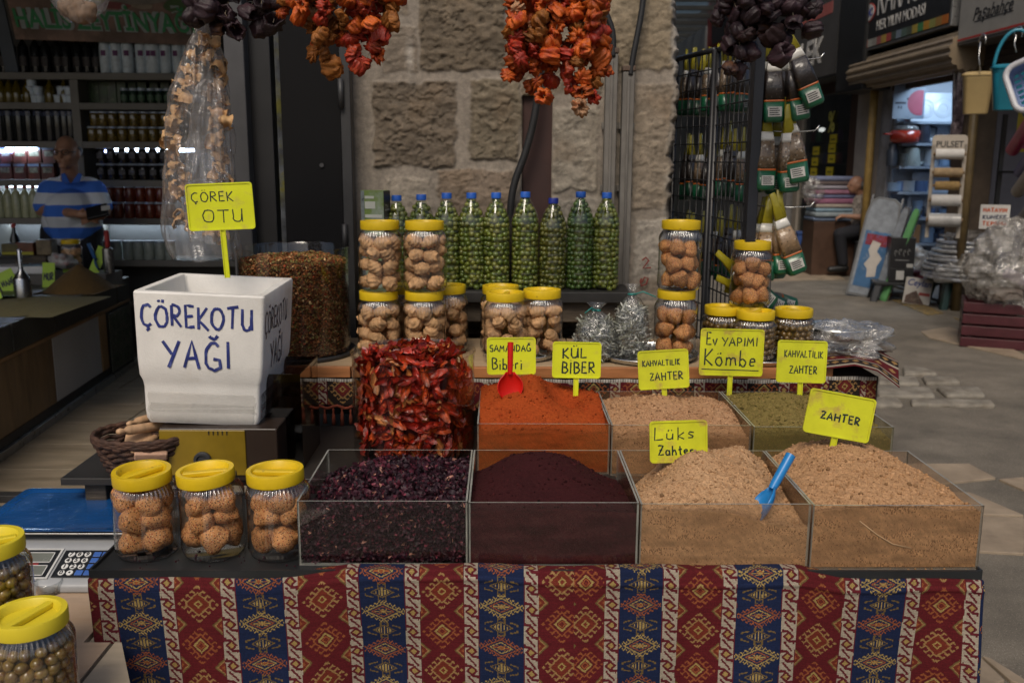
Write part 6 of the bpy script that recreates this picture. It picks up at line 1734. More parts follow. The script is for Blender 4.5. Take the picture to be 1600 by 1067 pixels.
def row(proto, pxs, py, label, group, dy=.06, jit=.006, scale=1.0, first=[None], z=None):
    q = random.Random(len(group)*7+int(py))
    for i, px in enumerate(pxs):
        P = SP(px, py, dy); zz = (min(zs, key=lambda v: abs(v-P.z)) if z is None else z)+.001
        if not proto.get('label') or proto['label'] == 'x':
            o = proto; o.location = (P.x, P.y+q.uniform(0, jit), zz); o.scale = (scale,)*3
        else: o = dup(proto, (P.x, P.y+q.uniform(0, jit), zz), (0, 0, q.uniform(-.2, .2)), scale)
        o['label'] = label; o['group'] = group
wb = vessel('lotion_bottle', [(.040, 0), (.044, .01), (.044, .20), (.040, .23), (.026, .245)], [(.026, .245), (.027, .275), (.02, .285)], whb, whb, label=(.0446, .125, .165, .42), lm=lbp)
row(wb, [166, 183, 201, 222, 237, 242, 260, 279, 296], 108, 'pale bottle with a purple dot on the top shelf', 'pale bottles on the top shop shelf', .05)
row(wb, [174, 192, 211, 231, 250, 270, 288], 108, 'pale bottle in the second line of the top shop shelf', 'pale bottles behind the first line', .17)
db = vessel('dark_bottle', [(.036, 0), (.038, .01), (.038, .19), (.02, .225), (.012, .24), (.012, .27)], [(.013, .265), (.013, .285)], dkb, cgold, label=(.0385, .05, .12, .8), lm=mat('paper_dim', (.07, .06, .06), .6, .5, 60))
row(db, [6, 18, 38, 56, 72, 92, 104, 122, 137, 150], 108, 'dark bottle in the gloom at the left of the top shop shelf', 'dark bottles on the top shop shelf', .08, .03)
ob = vessel('oil_bottle', [(.042, 0), (.044, .008), (.042, .08), (.03, .12), (.012, .15), (.011, .17)], [(.013, .168), (.013, .185)], oil, cgold)
row(ob, [2, 14, 27, 44, 78, 100], 156, 'amber oil bottle on the second shop shelf', 'amber oil bottles', .06, .02)
tb = vessel('white_tub', [(.034, 0), (.038, .05)], [(.040, .05), (.040, .06)], whb, cwhite)
row(tb, [42, 54, 62, 92, 103, 110], 156, 'white tub in the lowest layer of a small pile on the second shop shelf', 'white tubs', .06, .01)
zt2 = [z for z in zs if abs(z-SP(60, 160).z) < .1][0]
row(tb, [48, 60, 97, 108], 150, 'white tub lying in the second layer of the small pile', 'white tubs, second layer', .06, .01, z=zt2+.062)
row(tb, [50], 142, 'white tub on the very top of the small pile', 'white tubs, top', .06, .01, z=zt2+.124)
sj = vessel('spice_jar', [(.03, 0), (.032, .005), (.032, .085), (.028, .092)], [(.031, .092), (.031, .11)], grn, cwhite, label=(.0325, .02, .06, .9), lm=lbg)
row(sj, [195, 209, 222, 236, 249, 262, 276], 156, 'small green spice jar with pale lid on the second shop shelf', 'small green spice jars', .04)
gp_ = thing('tea_pack', 'x', 'pack'); MB().box(-.035, .035, 0, .06, 0, .17).build('pack_box', mat('pack_green', (.04, .09, .025), .4, .7, 14, col2=(.25, .3, .15), t2=.62, s2=20), gp_, bevel=.004)
row(gp_, [134, 147, 160, 175, 190, 206, 222, 240, 258], 156, 'green printed pack standing at the back of the second shop shelf', 'green packs', .16, .02)
sb_ = vessel('syrup_bottle', [(.044, 0), (.046, .01), (.046, .19), (.043, .215), (.02, .25)], [(.022, .25), (.022, .285)], dkb, cgreen, label=(.0464, .19, .225, .9), lm=mat('painted_bottle_shine', (.10, .12, .2), .25, .6, 60))  # the shoulder patch is a painted highlight, not a paper label
row(sb_, [2, 17, 33, 48, 64, 80, 93, 104, 113], 216, 'dark syrup bottle with bright green cap on the third shop shelf', 'green-capped syrup bottles', .05)
oj = vessel('preserve_jar', [(.037, 0), (.041, .006), (.041, .092), (.036, .1)], [(.041, .1), (.041, .112)], olj, cwhite, label=(.0415, .06, .085, .35), lm=lbw)
z3 = min(zs, key=lambda v: abs(v-SP(60, 221).z))
ojx = [146, 160, 176, 193, 209, 225, 241, 257, 273]
row(oj, ojx, 216, 'jar of mixed olives in the lower layer on the third shop shelf', 'olive preserve jars, lower layer', .04)
row(oj, [x+2 for x in ojx[1:]]+[150], 200, 'jar of mixed olives stacked in the upper layer on the third shop shelf', 'olive preserve jars, upper layer', .04, z=z3+.1135)
bj = vessel('jam_jar', [(.037, 0), (.041, .006), (.041, .105), (.036, .112)], [(.041, .112), (.041, .124)], blk, cwhite, label=(.0415, .04, .08, .6), lm=mat('paper_oval', (.2, .2, .22), .6, .6, 50))
z4 = min(zs, key=lambda v: abs(v-SP(60, 281).z))
bjx = [160, 176, 193, 209, 225, 241, 257, 273]
row(bj, bjx, 277, 'dark jam jar in the lower layer on the fourth shop shelf', 'dark jam jars, lower layer', .04)
row(bj, bjx, 255, 'dark jam jar stacked in the upper layer on the fourth shop shelf', 'dark jam jars, upper layer', .04, z=z4+.1255)
ct = thing('small_carton', 'x', 'carton'); MB().box(-.05, .05, 0, .06, 0, .125).build('carton_box', mat('carton_maroon', (.14, .03, .022), .5, .5, 14), ct, bevel=.002); MB().box(-.035, .035, -.0015, -.0004, .05, .09).build('label_or_shine', mat('paper_print', (.28, .27, .2), .6, .7, 40), ct); MB().box(-.048, .048, -.0012, -.0003, .1, .118).build('paper_band', mat('paper_blue', (.12, .16, .26), .6), ct)
row(ct, [8, 31, 53, 75], 277, 'small maroon carton in the lower layer on the fourth shop shelf', 'maroon cartons, lower layer', .05)
row(ct, [10, 32, 54, 77], 255, 'small maroon carton stacked in the upper layer on the fourth shop shelf', 'maroon cartons, upper layer', .05, z=z4+.127)
lb_ = vessel('lemon_bottle', [(.034, 0), (.036, .008), (.036, .175), (.022, .205), (.014, .215), (.014, .23)], [(.017, .226), (.017, .248)], lem, cred)
row(lb_, [2, 15, 28, 42, 55, 68], 337, 'pale lemon juice bottle with red cap on the fifth shop shelf', 'red-capped lemon juice bottles', .05)
z5 = min(zs, key=lambda v: abs(v-SP(60, 341).z))
rj = vessel('paste_jar', [(.037, 0), (.041, .006), (.041, .105), (.036, .112)], [(.041, .112), (.041, .124)], red, cwhite)
rjx = [172, 186, 203, 219, 235, 251, 267]
row(rj, rjx, 337, 'jar of red paste in the lower layer on the fifth shop shelf', 'red paste jars, lower layer', .04)
row(rj, [x+1 for x in rjx], 318, 'jar of red paste stacked in the upper layer on the fifth shop shelf', 'red paste jars, upper layer', .04, z=z5+.1255)
wj = vessel('yogurt_jar', [(.038, 0), (.042, .006), (.042, .125), (.037, .135)], [(.042, .135), (.042, .15)], whj, cwhite)
row(wj, [168, 183, 201, 217, 234, 251, 267], 402, 'white-filled jar standing in a line on the lowest visible shop shelf', 'white-filled jars', .04)
# ---- counter
A0 = PZ(0, 725, 0); B0 = PZ(215, 570, 0); d = Vector((B0.x-A0.x, B0.y-A0.y, 0)); ca = math.atan2(-d.x, d.y)
t = thing('shop_counter', 'low wood-fronted shop counter with a dark stone trough top on the left', 'counter', (A0.x, A0.y, .02), ca)
CT = .67
y0c, y1c = -2.6, 2.28
MB().box(-1.3, -.035, y0c, 2.0, .10, .5).build('counter_body', MATS['shop_wall'], t)
MB().box(-.03, .0, y0c, .80, .10, .485).build('wood_panel', mat('counter_oak', (.27, .185, .10), .45, .3, 3, .0004, 60, stretch=(6, 6, 1.2), col2=(.19, .125, .065), s2=2), t, bevel=.003)
MB().box(-.03, .0, .805, 1.60, .10, .485).build('glossy_panel', mat('counter_grey', (.52, .55, .60), .18, .08, 3), t, bevel=.003)
MB().box(-.03, .006, 1.605, 1.73, .10, .485).build('wood_post', mat('counter_beech', (.36, .22, .10), .5, .25, 5), t, bevel=.003)
MB().box(-.03, -.0, 1.735, y1c, .10, .485).build('end_panel', darkmetal, t, bevel=.003)
MB().box(-.03, .02, y0c, y1c, .0, .045).build('kick_rail', mat('alu_rail', (.42, .43, .44), .3, .15, 20, metal=.9), t, bevel=.003)
MB().box(-.06, .0, y0c, y1c, .045, .098).build('kick_board', blackm, t)
MB().box(-.03, .008, y0c, y1c, .487, .51).build('edge_trim', mat('counter_beech2', (.32, .2, .1), .5, .25, 5), t, bevel=.003)
stone = mat('counter_slate', (.075, .077, .070), .35, .4, 8, .0006, 40)
ys = np.append(np.linspace(y0c, 1.98, 9), y1c)
for k in range(9): MB().box(-1.3 if ys[k+1] < 2.0 else -.09, .012, ys[k]+.004, ys[k+1]-.004, .512, CT).build('stone_trough', stone, t, bevel=.008)
cps = thing('poster_rack', 'poster rack with green printed cards on the counter end', 'poster', (A0.x, A0.y, .02), ca)
MB().box(.0065, .016, 1.77, y1c-.03, .06, .47).build('poster_sheet', mat('poster', (.14, .15, .12), .5, .5, 10), cps)
for i in range(2):
    for j in range(3): MB().box(.0163, .0175, 1.80+i*.23, 1.98+i*.23, .08+j*.13, .19+j*.13).build('printed_card', mat('poster_print', (.09, .13, .08), .5, .7, 30, col2=(.25, .24, .2), s2=25), cps)
def CP(px, py, z):
    p = PZ(px, py, z)
    return p if p.y < 6.35 else Vector((PY(px, py, 6.45).x, 6.45, STZ))
STZ = CT+.095
x0_, x1_ = PY(-70, 420, 6.5).x, PY(178, 420, 6.5).x
tag(MB().box(x0_, x1_, 6.36, 6.64, CT+.003, STZ-.0005).build('counter_step', MATS['shop_wall'], bevel=.004), 'raised dark step at the far end of the counter carrying the white scale', 'step')
ST2 = PY(30, 398, 6.56).z
tag(MB().box(x0_, PY(78, 400, 6.56).x, 6.50, 6.635, STZ, ST2).build('display_crate', oldwood, bevel=.004), 'dark crate on the counter step carrying the yellow-banded packs', 'crate')
ZC = CT+.02
def cheap(name, label, px, py, rx, ry, h, col, seed=0, cat='spice'):
    c = CP(px, py, ZC); n = 40; V, U = np.meshgrid(np.linspace(-1, 1, n), np.linspace(-1, 1, n))
    r = np.hypot(U, V); Z = h*np.maximum(0, 1-r)**.85+.006*(fbm(U*8, V*8, seed)-.5)+.001
    Z = np.where(r < 1, Z, 0)
    o = grid(name, np.stack([c.x+U*rx, c.y+V*ry, ZC+Z], -1), mat(name+'_powder', col, .95, .3, 90, .002, 300)); return tag(o, label, cat)
cheap('spice_heap', 'ochre brown pointed spice heap on the shop counter', 125, 452, .20, .26, .17, (.17, .10, .03), 1)
cheap('seed_heap', 'flat spread of greenish seeds on the near end of the shop counter', 40, 478, .34, .4, .03, (.16, .14, .06), 2)
cheap('herb_heap', 'dark herb heap on the counter behind the steel funnel scoop', 20, 435, .2, .25, .05, (.05, .06, .03), 3)
def stall_sign(px, py, w, h, tilt, txt, label):
    c = CP(px, py+h/2, ZC); s = c.y/FPX
    t = thing('price_tag', label, 'price tag', c, R(10), group='green-yellow tags on the shop counter'); t.rotation_euler = (R(-12), R(tilt), R(12))
    MB().box(-w*s/2, w*s/2, -.002, .002, 0, h*s*1.02).build('plate', mat('tag_green', (.42, .66, .03), .5, .15, 9), t, bevel=.001)
    if txt:
        b = MB(); strokes(b, txt, -w*s*.38, h*s*.3, h*s*.3, w*s*.76, .004, px, M=Matrix.Translation((0, -.0025, 0)) @ Matrix.Rotation(R(90), 4, 'X')); b.build('lettering', ink, t)
stall_sign(20, 438, 27, 33, -25, 'NANE', 'tilted green-yellow tag at the left end of the shop counter')
stall_sign(76, 430, 18, 38, 2, 'MUR', 'upright green-yellow tag in the middle of the shop counter')
stall_sign(107, 414, 16, 24, 6, 'CAY', 'small green-yellow tag behind the ochre heap')
stall_sign(146, 408, 15, 42, 22, '', 'steeply leaning narrow green-yellow tag by the blue scoop')
stall_sign(0, 460, 8, 14, -15, '', 'green-yellow tag cut off at the picture edge')
c = CP(37, 466, ZC)
t = thing('funnel_scoop', 'small steel funnel-shaped measuring scoop upside down on the seeds', 'scoop', c)
MB().lathe([(.05, 0), (.051, .12), (.046, .13), (.018, .17), (.014, .19), (.014, .30), (.01, .305)], 28).build('cup', mat('brushed_steel', (.45, .46, .48), .25, .1, 30, metal=1), t, smooth=False); auto(t.children[0], 40)
c = CP(172, 437, ZC)
t = thing('steel_scoop', 'steel scoop with bright red handle standing in the counter end', 'scoop', c)
b = MB(); b.lathe([(.035, 0), (.04, .1), (.038, .17), (.015, .18)], 20); auto(b.build('blade', MATS['brushed_steel'], t), 40)
MB().lathe([(.014, .18), (.017, .2), (.017, .29), (.012, .295)], 14).build('handle', cred, t)
c = CP(158, 438, ZC); scoop('blue scoop leaning in the ochre heap on the shop counter', c+Vector((-.03, 0, .10)), (-.35, 0, 1), .11, .014, .035, (.01, .09, .28), 'scoop_blue_dim')
# scale on the rear of the counter
c = PY(40, 418, 6.47); c.z = STZ
t = thing('counter_scale', 'white electronic shop scale with blue display on the counter', 'scale', (c.x, c.y, c.z), R(15))
MB().prism([(-.28, -.12), (.16, -.16), (.2, -.06), (.16, .14), (-.28, .14)], 0, .055).build('scale_body', mat('scale_white', (.75, .75, .75), .4, .1, 12), t, bevel=.01)
MB().box(-.02, .14, -.135, -.01, .056, .064).build('display', mat('scale_display', (.22, .36, .5), .2, .4, 30), t, bevel=.002)
MB().box(-.3, .05, .02, .2, .1, .115).build('weighing_plate', blackm, t, bevel=.004)
MB().box(-.2, -.05, .05, .15, .056, .1).build('plate_post', blackm, t)
for k, (px, py, w, h, cl_, lb) in enumerate(((70, 398, 24, 24, (.24, .18, .10), 'small brown cardboard box behind the white scale'), (16, 380, 28, 18, (.12, .1, .02), 'dark pack with a yellow band left of the shopkeeper'), (38, 378, 28, 20, (.18, .05, .02), 'red pack with a yellow band left of the shopkeeper'))):
    p = PY(px, py+h/2, 6.51); p.z = ST2+.0005; s = 6.5/FPX
    t = thing('food_pack' if k else 'cardboard_box', lb, 'pack' if k else 'box', p)
    MB().box(-w*s/2, w*s/2, 0, .1, 0, h*s).build('pack_body', mat('pack_col_'+'abc'[k], cl_, .4, .5, 20, .002, 30), t, bevel=.008)
    if k: MB().box(-w*s/2+.002, w*s/2-.002, -.002, -.0003, .004, h*s*.28).build('yellow_band', mat('band_yellow', (.36, .33, .02), .5), t)
sauce = vessel('sauce_bottle', [(.03, 0), (.032, .1), (.014, .16), (.012, .19)], [(.016, .185), (.016, .215)], dkb, cred); sauce.location = (PY(21, 372, 6.6).x, 6.615, ST2+.0005); sauce['label'] = 'dark sauce bottle with red cap behind the yellow-banded packs'
JF = Vector((PY(113, 411, 6.5).x, 6.5, STZ))
jar_far = dup(JARB, JF, (0, 0, .5), 1.15, 'yellow-lidded jar in front of the shopkeeper on the counter')
del jar_far['group']
fill_cookies(JF, .066, 4, 5, .027, RM_, 'tan cookie in the jar in front of the shopkeeper', 'cookies in the shopkeeper jar', nm='ridged_cookie')
crumple('plastic_bag', 'white and red plastic bag lying on the counter beside the jar', PY(97, 408, 6.42), (.085, .05, .05), 6, mat('bag_white_red', (.42, .42, .42), .35, .2, 20, col2=(.3, .06, .05), t2=.6, s2=9), 'bag', n=18)
# ------------------------------------------------------------------ shopkeeper
skin = mat('skin', (.38, .20, .125), .5, .15, 18, sub=.1)
def man_stand():
    Y = 6.98; s = 6.98*1.0/FPX*1.015
    def w(px, py, dy=0): return PY(px, py, Y+dy)
    c = w(113, 300); t = thing('person', 'bald man in blue and white striped polo shirt standing at the shop counter', 'person', (c.x, Y, .02))
    O = Vector((c.x, Y, .02))
    L = lambda px, py, dy=0: w(px, py, dy)-O
    b = MB()
    hc = L(105, 238, -.05)
    b.ball(hc, (.078, .100, .118), 14, M=None)
    b.ball(hc+Vector((0, -.03, -.055)), (.058, .068, .062), 12)
    b.ball(hc+Vector((0, -.108, -.018)), (.014, .022, .026), 8)
    b.ball(hc+Vector((0, -.088, .018)), (.058, .022, .016), 10)
    b.ball(hc+Vector((0, -.092, -.062)), (.026, .014, .010), 8)
    b.ball(hc+Vector((0, -.09, -.1)), (.03, .02, .02), 8)
    for sx_ in (-1, 1):
        b.ball(hc+Vector((.080*sx_, .005, -.012)), (.013, .026, .034), 8)
        b.ball(hc+Vector((.045*sx_, -.075, -.035)), (.026, .022, .022), 8)
    capsule(b, hc+Vector((0, .02, -.08)), L(110, 290, .03), .058, .07)
    capsule(b, L(112, 312, .03), L(112, 350, -.01), .12, .15, sc=(1.15, .8, 1))
    le, re_ = L(66, 328, -.02), L(163, 328, -.02)
    ls, rs_ = L(76, 298, .03), L(149, 297, .03)
    lh, rh = L(120, 334, -.28), L(158, 337, -.25)
    capsule(b, ls, le, .062, .05); capsule(b, le, lh, .048, .03)
    capsule(b, rs_, re_, .062, .05); capsule(b, re_, rh, .048, .032)
    for hnd, dx in ((lh, 1), (rh, -1)):
        b.ball(hnd+Vector((.035*dx, -.01, -.008)), (.05, .03, .026), 10)
        for k in range(4):
            p = hnd+Vector((.07*dx, -.018+.004*k, .016-.016*k)); capsule(b, p, p+Vector((.048*dx, -.004, -.012-.004*k)), .0105, .009); capsule(b, p+Vector((.048*dx, -.004, -.012-.004*k)), p+Vector((.075*dx, .012, -.026-.003*k)), .009, .0075)
        capsule(b, hnd+Vector((.03*dx, -.025, .018)), hnd+Vector((.068*dx, -.04, .034)), .011, .009)
    hz = L(112, 372, .0)
    for sx_ in (-1, 1): capsule(b, hz+Vector((.09*sx_, 0, 0)), Vector((hz.x+.1*sx_, .02, .5)), .1, .07); capsule(b, Vector((hz.x+.1*sx_, .02, .5)), Vector((hz.x+.11*sx_, .04, .07)), .07, .045); capsule(b, Vector((hz.x+.11*sx_, .04, .05)), Vector((hz.x+.12*sx_, -.12, .04)), .045, .035)
    organic('body', b, skin, t, .0075, 4)
    # shirt with horizontal stripes
    m, nt, out = _new('striped_polo'); Lk = nt.links.new
    bs = nd(nt, 'ShaderNodeBsdfPrincipled', Roughness=.85); Lk(bs.outputs[0], out.inputs[0])
    tc_ = nd(nt, 'ShaderNodeTexCoord'); sp = nd(nt, 'ShaderNodeSeparateXYZ'); Lk(tc_.outputs['Object'], sp.inputs[0])
    ns = nd(nt, 'ShaderNodeTexNoise', Scale=3.0); Lk(tc_.outputs['Object'], ns.inputs['Vector'])
    ma = nd(nt, 'ShaderNodeMath', operation='MULTIPLY_ADD'); Lk(ns.outputs[0], ma.inputs[0]); ma.inputs[1].default_value = .035; Lk(sp.outputs['Z'], ma.inputs[2])
    zb = L(112, 356).z; per = .165
    mm = nd(nt, 'ShaderNodeMath', operation='MODULO'); sb2 = nd(nt, 'ShaderNodeMath', operation='SUBTRACT'); Lk(ma.outputs[0], sb2.inputs[0]); sb2.inputs[1].default_value = zb-per*3+.03
    Lk(sb2.outputs[0], mm.inputs[0]); mm.inputs[1].default_value = per
    gt = nd(nt, 'ShaderNodeMath', operation='GREATER_THAN'); Lk(mm.outputs[0], gt.inputs[0]); gt.inputs[1].default_value = per*.5
    Lk(mixc(nt, gt.outputs[0], (.62, .66, .72), (.04, .15, .60)), bs.inputs['Base Color'])
    b = MB()
    capsule(b, L(112, 306, .03), L(113, 344, -.04), .145, .185, sc=(1.15, .82, 1)); capsule(b, L(113, 335, -.06), L(113, 358, -.05), .185, .15, sc=(1.12, .82, 1))
    capsule(b, L(84, 294, .03), L(141, 293, .03), .078, .078); capsule(b, L(101, 283, .03), L(122, 283, .03), .05, .05)
    for p, e in ((ls, le), (rs_, re_)): capsule(b, p, p+(e-p)*.78, .078, .074)
    sh = organic('polo_shirt', b, m, t, .010, 5)
    b = MB(); 
    for sx_ in (-1, 1): b.prism([(.004*sx_, -.02), (.05*sx_, .06), (.075*sx_, .05), (.062*sx_, -.01)], -.004, .004, M=Matrix.Translation(L(111, 283, -.105)) @ Matrix.Rotation(R(70), 4, 'X'))
    b.build('collar', mat('collar_blue', (.035, .13, .55), .8), sh)
    b = MB(); hz2 = L(112, 356, 0)
    capsule(b, L(92, 362, .01), L(134, 362, .01), .13, .13, sc=(1, .9, 1))
    for sx_ in (-1, 1): capsule(b, hz+Vector((.1*sx_, 0, .02)), Vector((hz.x+.1*sx_, .02, .5)), .125, .09); capsule(b, Vector((hz.x+.1*sx_, .02, .5)), Vector((hz.x+.11*sx_, .04, .1)), .09, .08)
    organic('trousers', b, mat('dark_trousers', (.014, .015, .022), .85, .3, 20), t, .012, 4)
    b = MB(); 
    for sx_ in (-1, 1):
        for i in range(14): g = [hc+Vector((.036*sx_+.026*math.cos(q), -.112, -.002+.019*math.sin(q))) for q in np.linspace(0, 6.283, 15)]
        b.tube(g, .0028, 5); b.tube([hc+Vector((.062*sx_, -.11, 0)), hc+Vector((.08*sx_, -.03, .002))], .0028, 5)
    b.tube([hc+Vector((-.011, -.112, .004)), hc+Vector((.011, -.112, .004))], .0028, 5)
    b.build('spectacles', blackm, t, smooth=True)
    b = MB()
    for sx_ in (-1, 1): b.ball(hc+Vector((.074*sx_, .035, .0)), (.014, .05, .04), 8)
    b.ball(hc+Vector((0, .09, -.01)), (.06, .022, .045), 10)
    b.build('grey_hair', mat('hair_grey', (.12, .12, .12), .9, .4, 60), t, smooth=True)
    b = MB()
    for sx_ in (-1, 1): b.ball(hc+Vector((.033*sx_, -.094, -.004)), (.012, .007, .007), 8)
    b.build('eye', mat('eye_dark', (.05, .04, .035), .3), t, smooth=True)
    # what he holds
    P = w(152, 331, -.30)
    tag(MB().box(-.075, .075, -.05, .05, -.012, .012, M=Matrix.Translation(P) @ Euler((.9, -.25, .2)).to_matrix().to_4x4()).build('wallet', mat('black_leather', (.01, .01, .012), .35, .2, 20), bevel=.006), 'open black wallet held in the hands of the shopkeeper', 'wallet')
    tag(MB().box(-.03, .03, -.02, .02, -.001, .001, M=Matrix.Translation(w(165, 325, -.33)) @ Euler((.9, -.15, .2)).to_matrix().to_4x4()).build('paper_slip', lbw), 'small white paper slip sticking out of the black wallet', 'paper')
man_stand()
# ================================================================== RIGHT: THE MARKET LANE
FX = 4.9
def F(px, py, X=FX): return PX(px, py, X)
stucco = mat('lane_plaster', (.30, .28, .26), .85, .3, 4, .002, 30, col2=(.22, .2, .18), s2=2)
brownfr = mat('brown_frame', (.085, .045, .028), .45, .3, 8)
cream = mat('cream_post', (.42, .37, .31), .6, .2, 6)
ylpipe = mat('yellow_pipe', (.46, .30, .09), .5, .3, 8)
inner = mat('shop_inner', (.38, .42, .48), .7, .1, 4)
RF = Matrix(((0, 0, -1, 0), (-1, 0, 0, 0), (0, 1, 0, 0), (0, 0, 0, 1)))     # lane facade frame: x along -Y (towards the camera), y up, z out into the lane
def facing(t, loc): t.matrix_world = Matrix.Translation(loc) @ RF
def rbox(b, X0, X1, y0, y1, z0, z1): b.box(min(X0, X1), max(X0, X1), min(y0, y1), max(y0, y1), min(z0, z1), max(z0, z1)); return b
yA, yB, yC, yD, yE = F(1600, 300).y-2.2, F(1492, 300).y, F(1382, 300).y, F(1330, 300).y, F(1236, 300).y
FH_ = 5.2
# building shells: piers, walls above the openings, rooms behind
def shop_shell(label, y0, y1, top, depth, m_in, m_out):
    t = thing('shop_building', label, 'building', (FX, (y0+y1)/2, 0))
    o = (y0+y1)/2
    MB().box(.02, .35, y0-o, y1-o, top, FH_).build('upper_wall', m_out, t)
    MB().box(depth, depth+.15, y0-o, y1-o, 0, FH_).build('rear_wall', m_in, t)
    MB().box(.35, depth, y1-o-.06, y1-o, 0, FH_).build('party_wall', m_in, t)
    MB().box(.36, depth, y0-o, y1-o-.061, top+.15, top+.25).build('shop_ceiling', m_in, t)
    MB().box(.02, depth, y0-o, y1-o-.061, .0, .03).build('shop_floor', MATS['shop_wall'], t)
    return t
sh1 = shop_shell('nearest shop on the right of the lane, with buckets hanging at its front', yA, yB, 2.75, 2.2, mat('room_dim', (.2, .2, .24), .7), stucco)
sh2 = shop_shell('kitchenware shop with bluish lit interior and rolled-up shutter', yB+.05, yC, 2.72, 2.6, inner, stucco)
sh3 = shop_shell('dark glass-fronted shop with yellow price slips', yC+.001, yE, 2.75, 2.4, mat('room_dark', (.07, .055, .05), .7), stucco)
sh4 = shop_shell('far shop buildings farther down the lane', yE+.001, yE+14, 2.9, 3, mat('room_dark2', (.12, .11, .1), .7), stucco)
b = MB(); b.box(.02, .36, yE+.3-(2*yE+14)/2, 7-.0, 0, 2.9); b.build('front_wall', mat('far_front', (.33, .32, .31), .8, .3, 3), sh4)
MB().box(.0, .34, yC-.02-(yC+yE)/2+.0, yD-(yC+yE)/2, 0, 2.75).build('pier', cream, sh3, bevel=.01)
a = F(1357, 300, FX-.10); tag(MB().lathe([(.05, 0), (.05, 3.1)], 14, c=(FX-.12, a.y, 0)).build('drain_pipe', ylpipe, smooth=True), 'yellow drain pipe running up between the two shop fronts', 'pipe')
a = F(1380, 300); MB().box(-.02, .30, -.16, .16, 0, 2.7).build('pier', mat('grey_pier', (.34, .35, .38), .7, .3, 4, col2=(.25, .25, .25), s2=5), sh2, loc=(0, a.y+.06-(yB+.05+yC)/2, 0), bevel=.01)
MB().box(-.03, .31, -.14, .10, 0, 2.75).build('pier', mat('wood_post_lane', (.17, .12, .08), .6, .4, 5), sh1, loc=(0, yB-(yA+yB)/2, 0), bevel=.01)
a = F(1520, 250); tag(MB().lathe([(.045, 0), (.045, 2.8)], 14, c=(FX-.08, a.y-.1, 0)).build('drain_pipe', mat('ochre_pipe', (.2, .14, .06), .5, .3, 8), smooth=True), 'ochre pipe behind the hanging beige bin', 'pipe')
# ---- signboards
def signboard(label, pl, pr, pyb_l, h, dep, mface, mside, X=FX-.35):
    A, B = PX(pl, pyb_l, X), PX(pr, pyb_l, X); 
    t = thing('shop_sign', label, 'sign', (X, A.y, A.z)); facing(t, (X, A.y, A.z)); W = A.y-B.y
    MB().box(0, W, 0, h, -dep, -.004).build('sign_case', mside, t, bevel=.006)
    MB().box(.03, W-.03, .03, h-.03, -.003, .004).build('sign_face', mface, t)
    return t, W
whl = mat('sign_white', (.62, .6, .56), .5); silver = mat('sign_silver', (.35, .35, .34), .3, .1, 20, metal=.5)
k, W = signboard('black shop sign with a colour stripe, white lettering and oval emblem over the shutter', 1340, 1481, 84, 1.15, .35, mat('sign_black', (.022, .022, .022), .35, .2, 6), silver)
n = 17; cols_ = [(.42, .06, .05), (.42, .08, .06), (.35, .35, .3), (.3, .28, .24), (.3, .1, .09), (.45, .3, .06), (.4, .07, .06), (.06, .08, .06), (.2, .25, .3), (.1, .15, .12), (.08, .1, .07), (.4, .3, .05), (.06, .22, .08), (.5, .25, .03), (.3, .3, .08), (.35, .2, .05), (.5, .15, .02)]
for i in range(n): MB().box(.05+(W-.1)*i/n, .05+(W-.1)*(i+.98)/n, .035, .125, .0045, .0075).build('colour_stripe', mat('stripe_%s' % 'abcdefghijklmnopq'[i], cols_[i], .5), k)
text_fit('sign_lettering', 'KARACA', .60, 1.40, whl, k, (.55, .38, .005), ext=.004)
text_fit('sign_lettering', 'HER YILIN MODASI', .175, 1.32, whl, k, (.57, .20, .005), ext=.003)
for sc_, z_, m_ in ((1, .0045, mat('emblem_red', (.45, .05, .04), .5)), (.86, .0092, whl)):
    b = MB(); b.prism([(.30+.20*sc_*math.cos(g), .45+.115*sc_*math.sin(g)) for g in [i*.2618 for i in range(24)]], z_, z_+.0045); b.build('oval_emblem', m_, k)
text('sign_lettering', 'KHC', .13, mat('emblem_blue', (.03, .05, .25), .5), k, (.30, .405, .014), (0, 0, 0), ext=.003, shear=.3, bold=.003, width=.95)
k2, W2 = signboard('pale grey shop sign with black script lettering above the hanging buckets', 1494, 1660, 73, 1.1, .35, mat('sign_grey', (.36, .34, .30), .45, .15, 5), mat('sign_side', (.12, .11, .1), .5))
MB().box(.03, W2-.03, .04, .06, .0045, .0065).build('red_line', mat('sign_red', (.45, .04, .03), .5), k2)
text_fit('sign_lettering', 'Paşabahçe', .17, .72, blackm, k2, (.30, .20, .005), ext=.003, shear=.35)
MB().box(.34, 1.04, .185, .192, .0045, .0075).build('underline', blackm, k2)
text_fit('sign_lettering', 'R', .5, .34, MATS['sign_red'], k2, (.34, .43, .005), ext=.004, bold=.012)
k3_, W3 = signboard('dark grey shop sign with outlined white letters and a pink bar behind the bags', 1180, 1304, 150, 1.5, .4, mat('sign_dgrey', (.09, .085, .08), .4, .2, 4), mat('sign_dside', (.03, .03, .03), .5))
text_fit('sign_lettering', 'LEK', .50, 1.05, whl, k3_, (W3-1.70, .24, .005), ext=.006, bold=.012, shear=.1)
MB().box(W3-1.75, W3-.30, .86, 1.02, .0045, .008).build('pink_bar', mat('sign_pink', (.45, .13, .11), .5), k3_)
k4_, W4 = signboard('black blank side sign box next to the dark grey sign', 1304, 1346, 148, 1.55, .4, MATS['sign_black'], MATS['sign_black'], X=FX-.38)
k5_, W5 = signboard('small dark and red sign far down the lane above the bag rack', 1104, 1176, 78, 1.35, .3, mat('sign_dark2', (.07, .06, .06), .5, .2, 3), mat('sign_redside', (.4, .07, .06), .5), X=FX-.5)
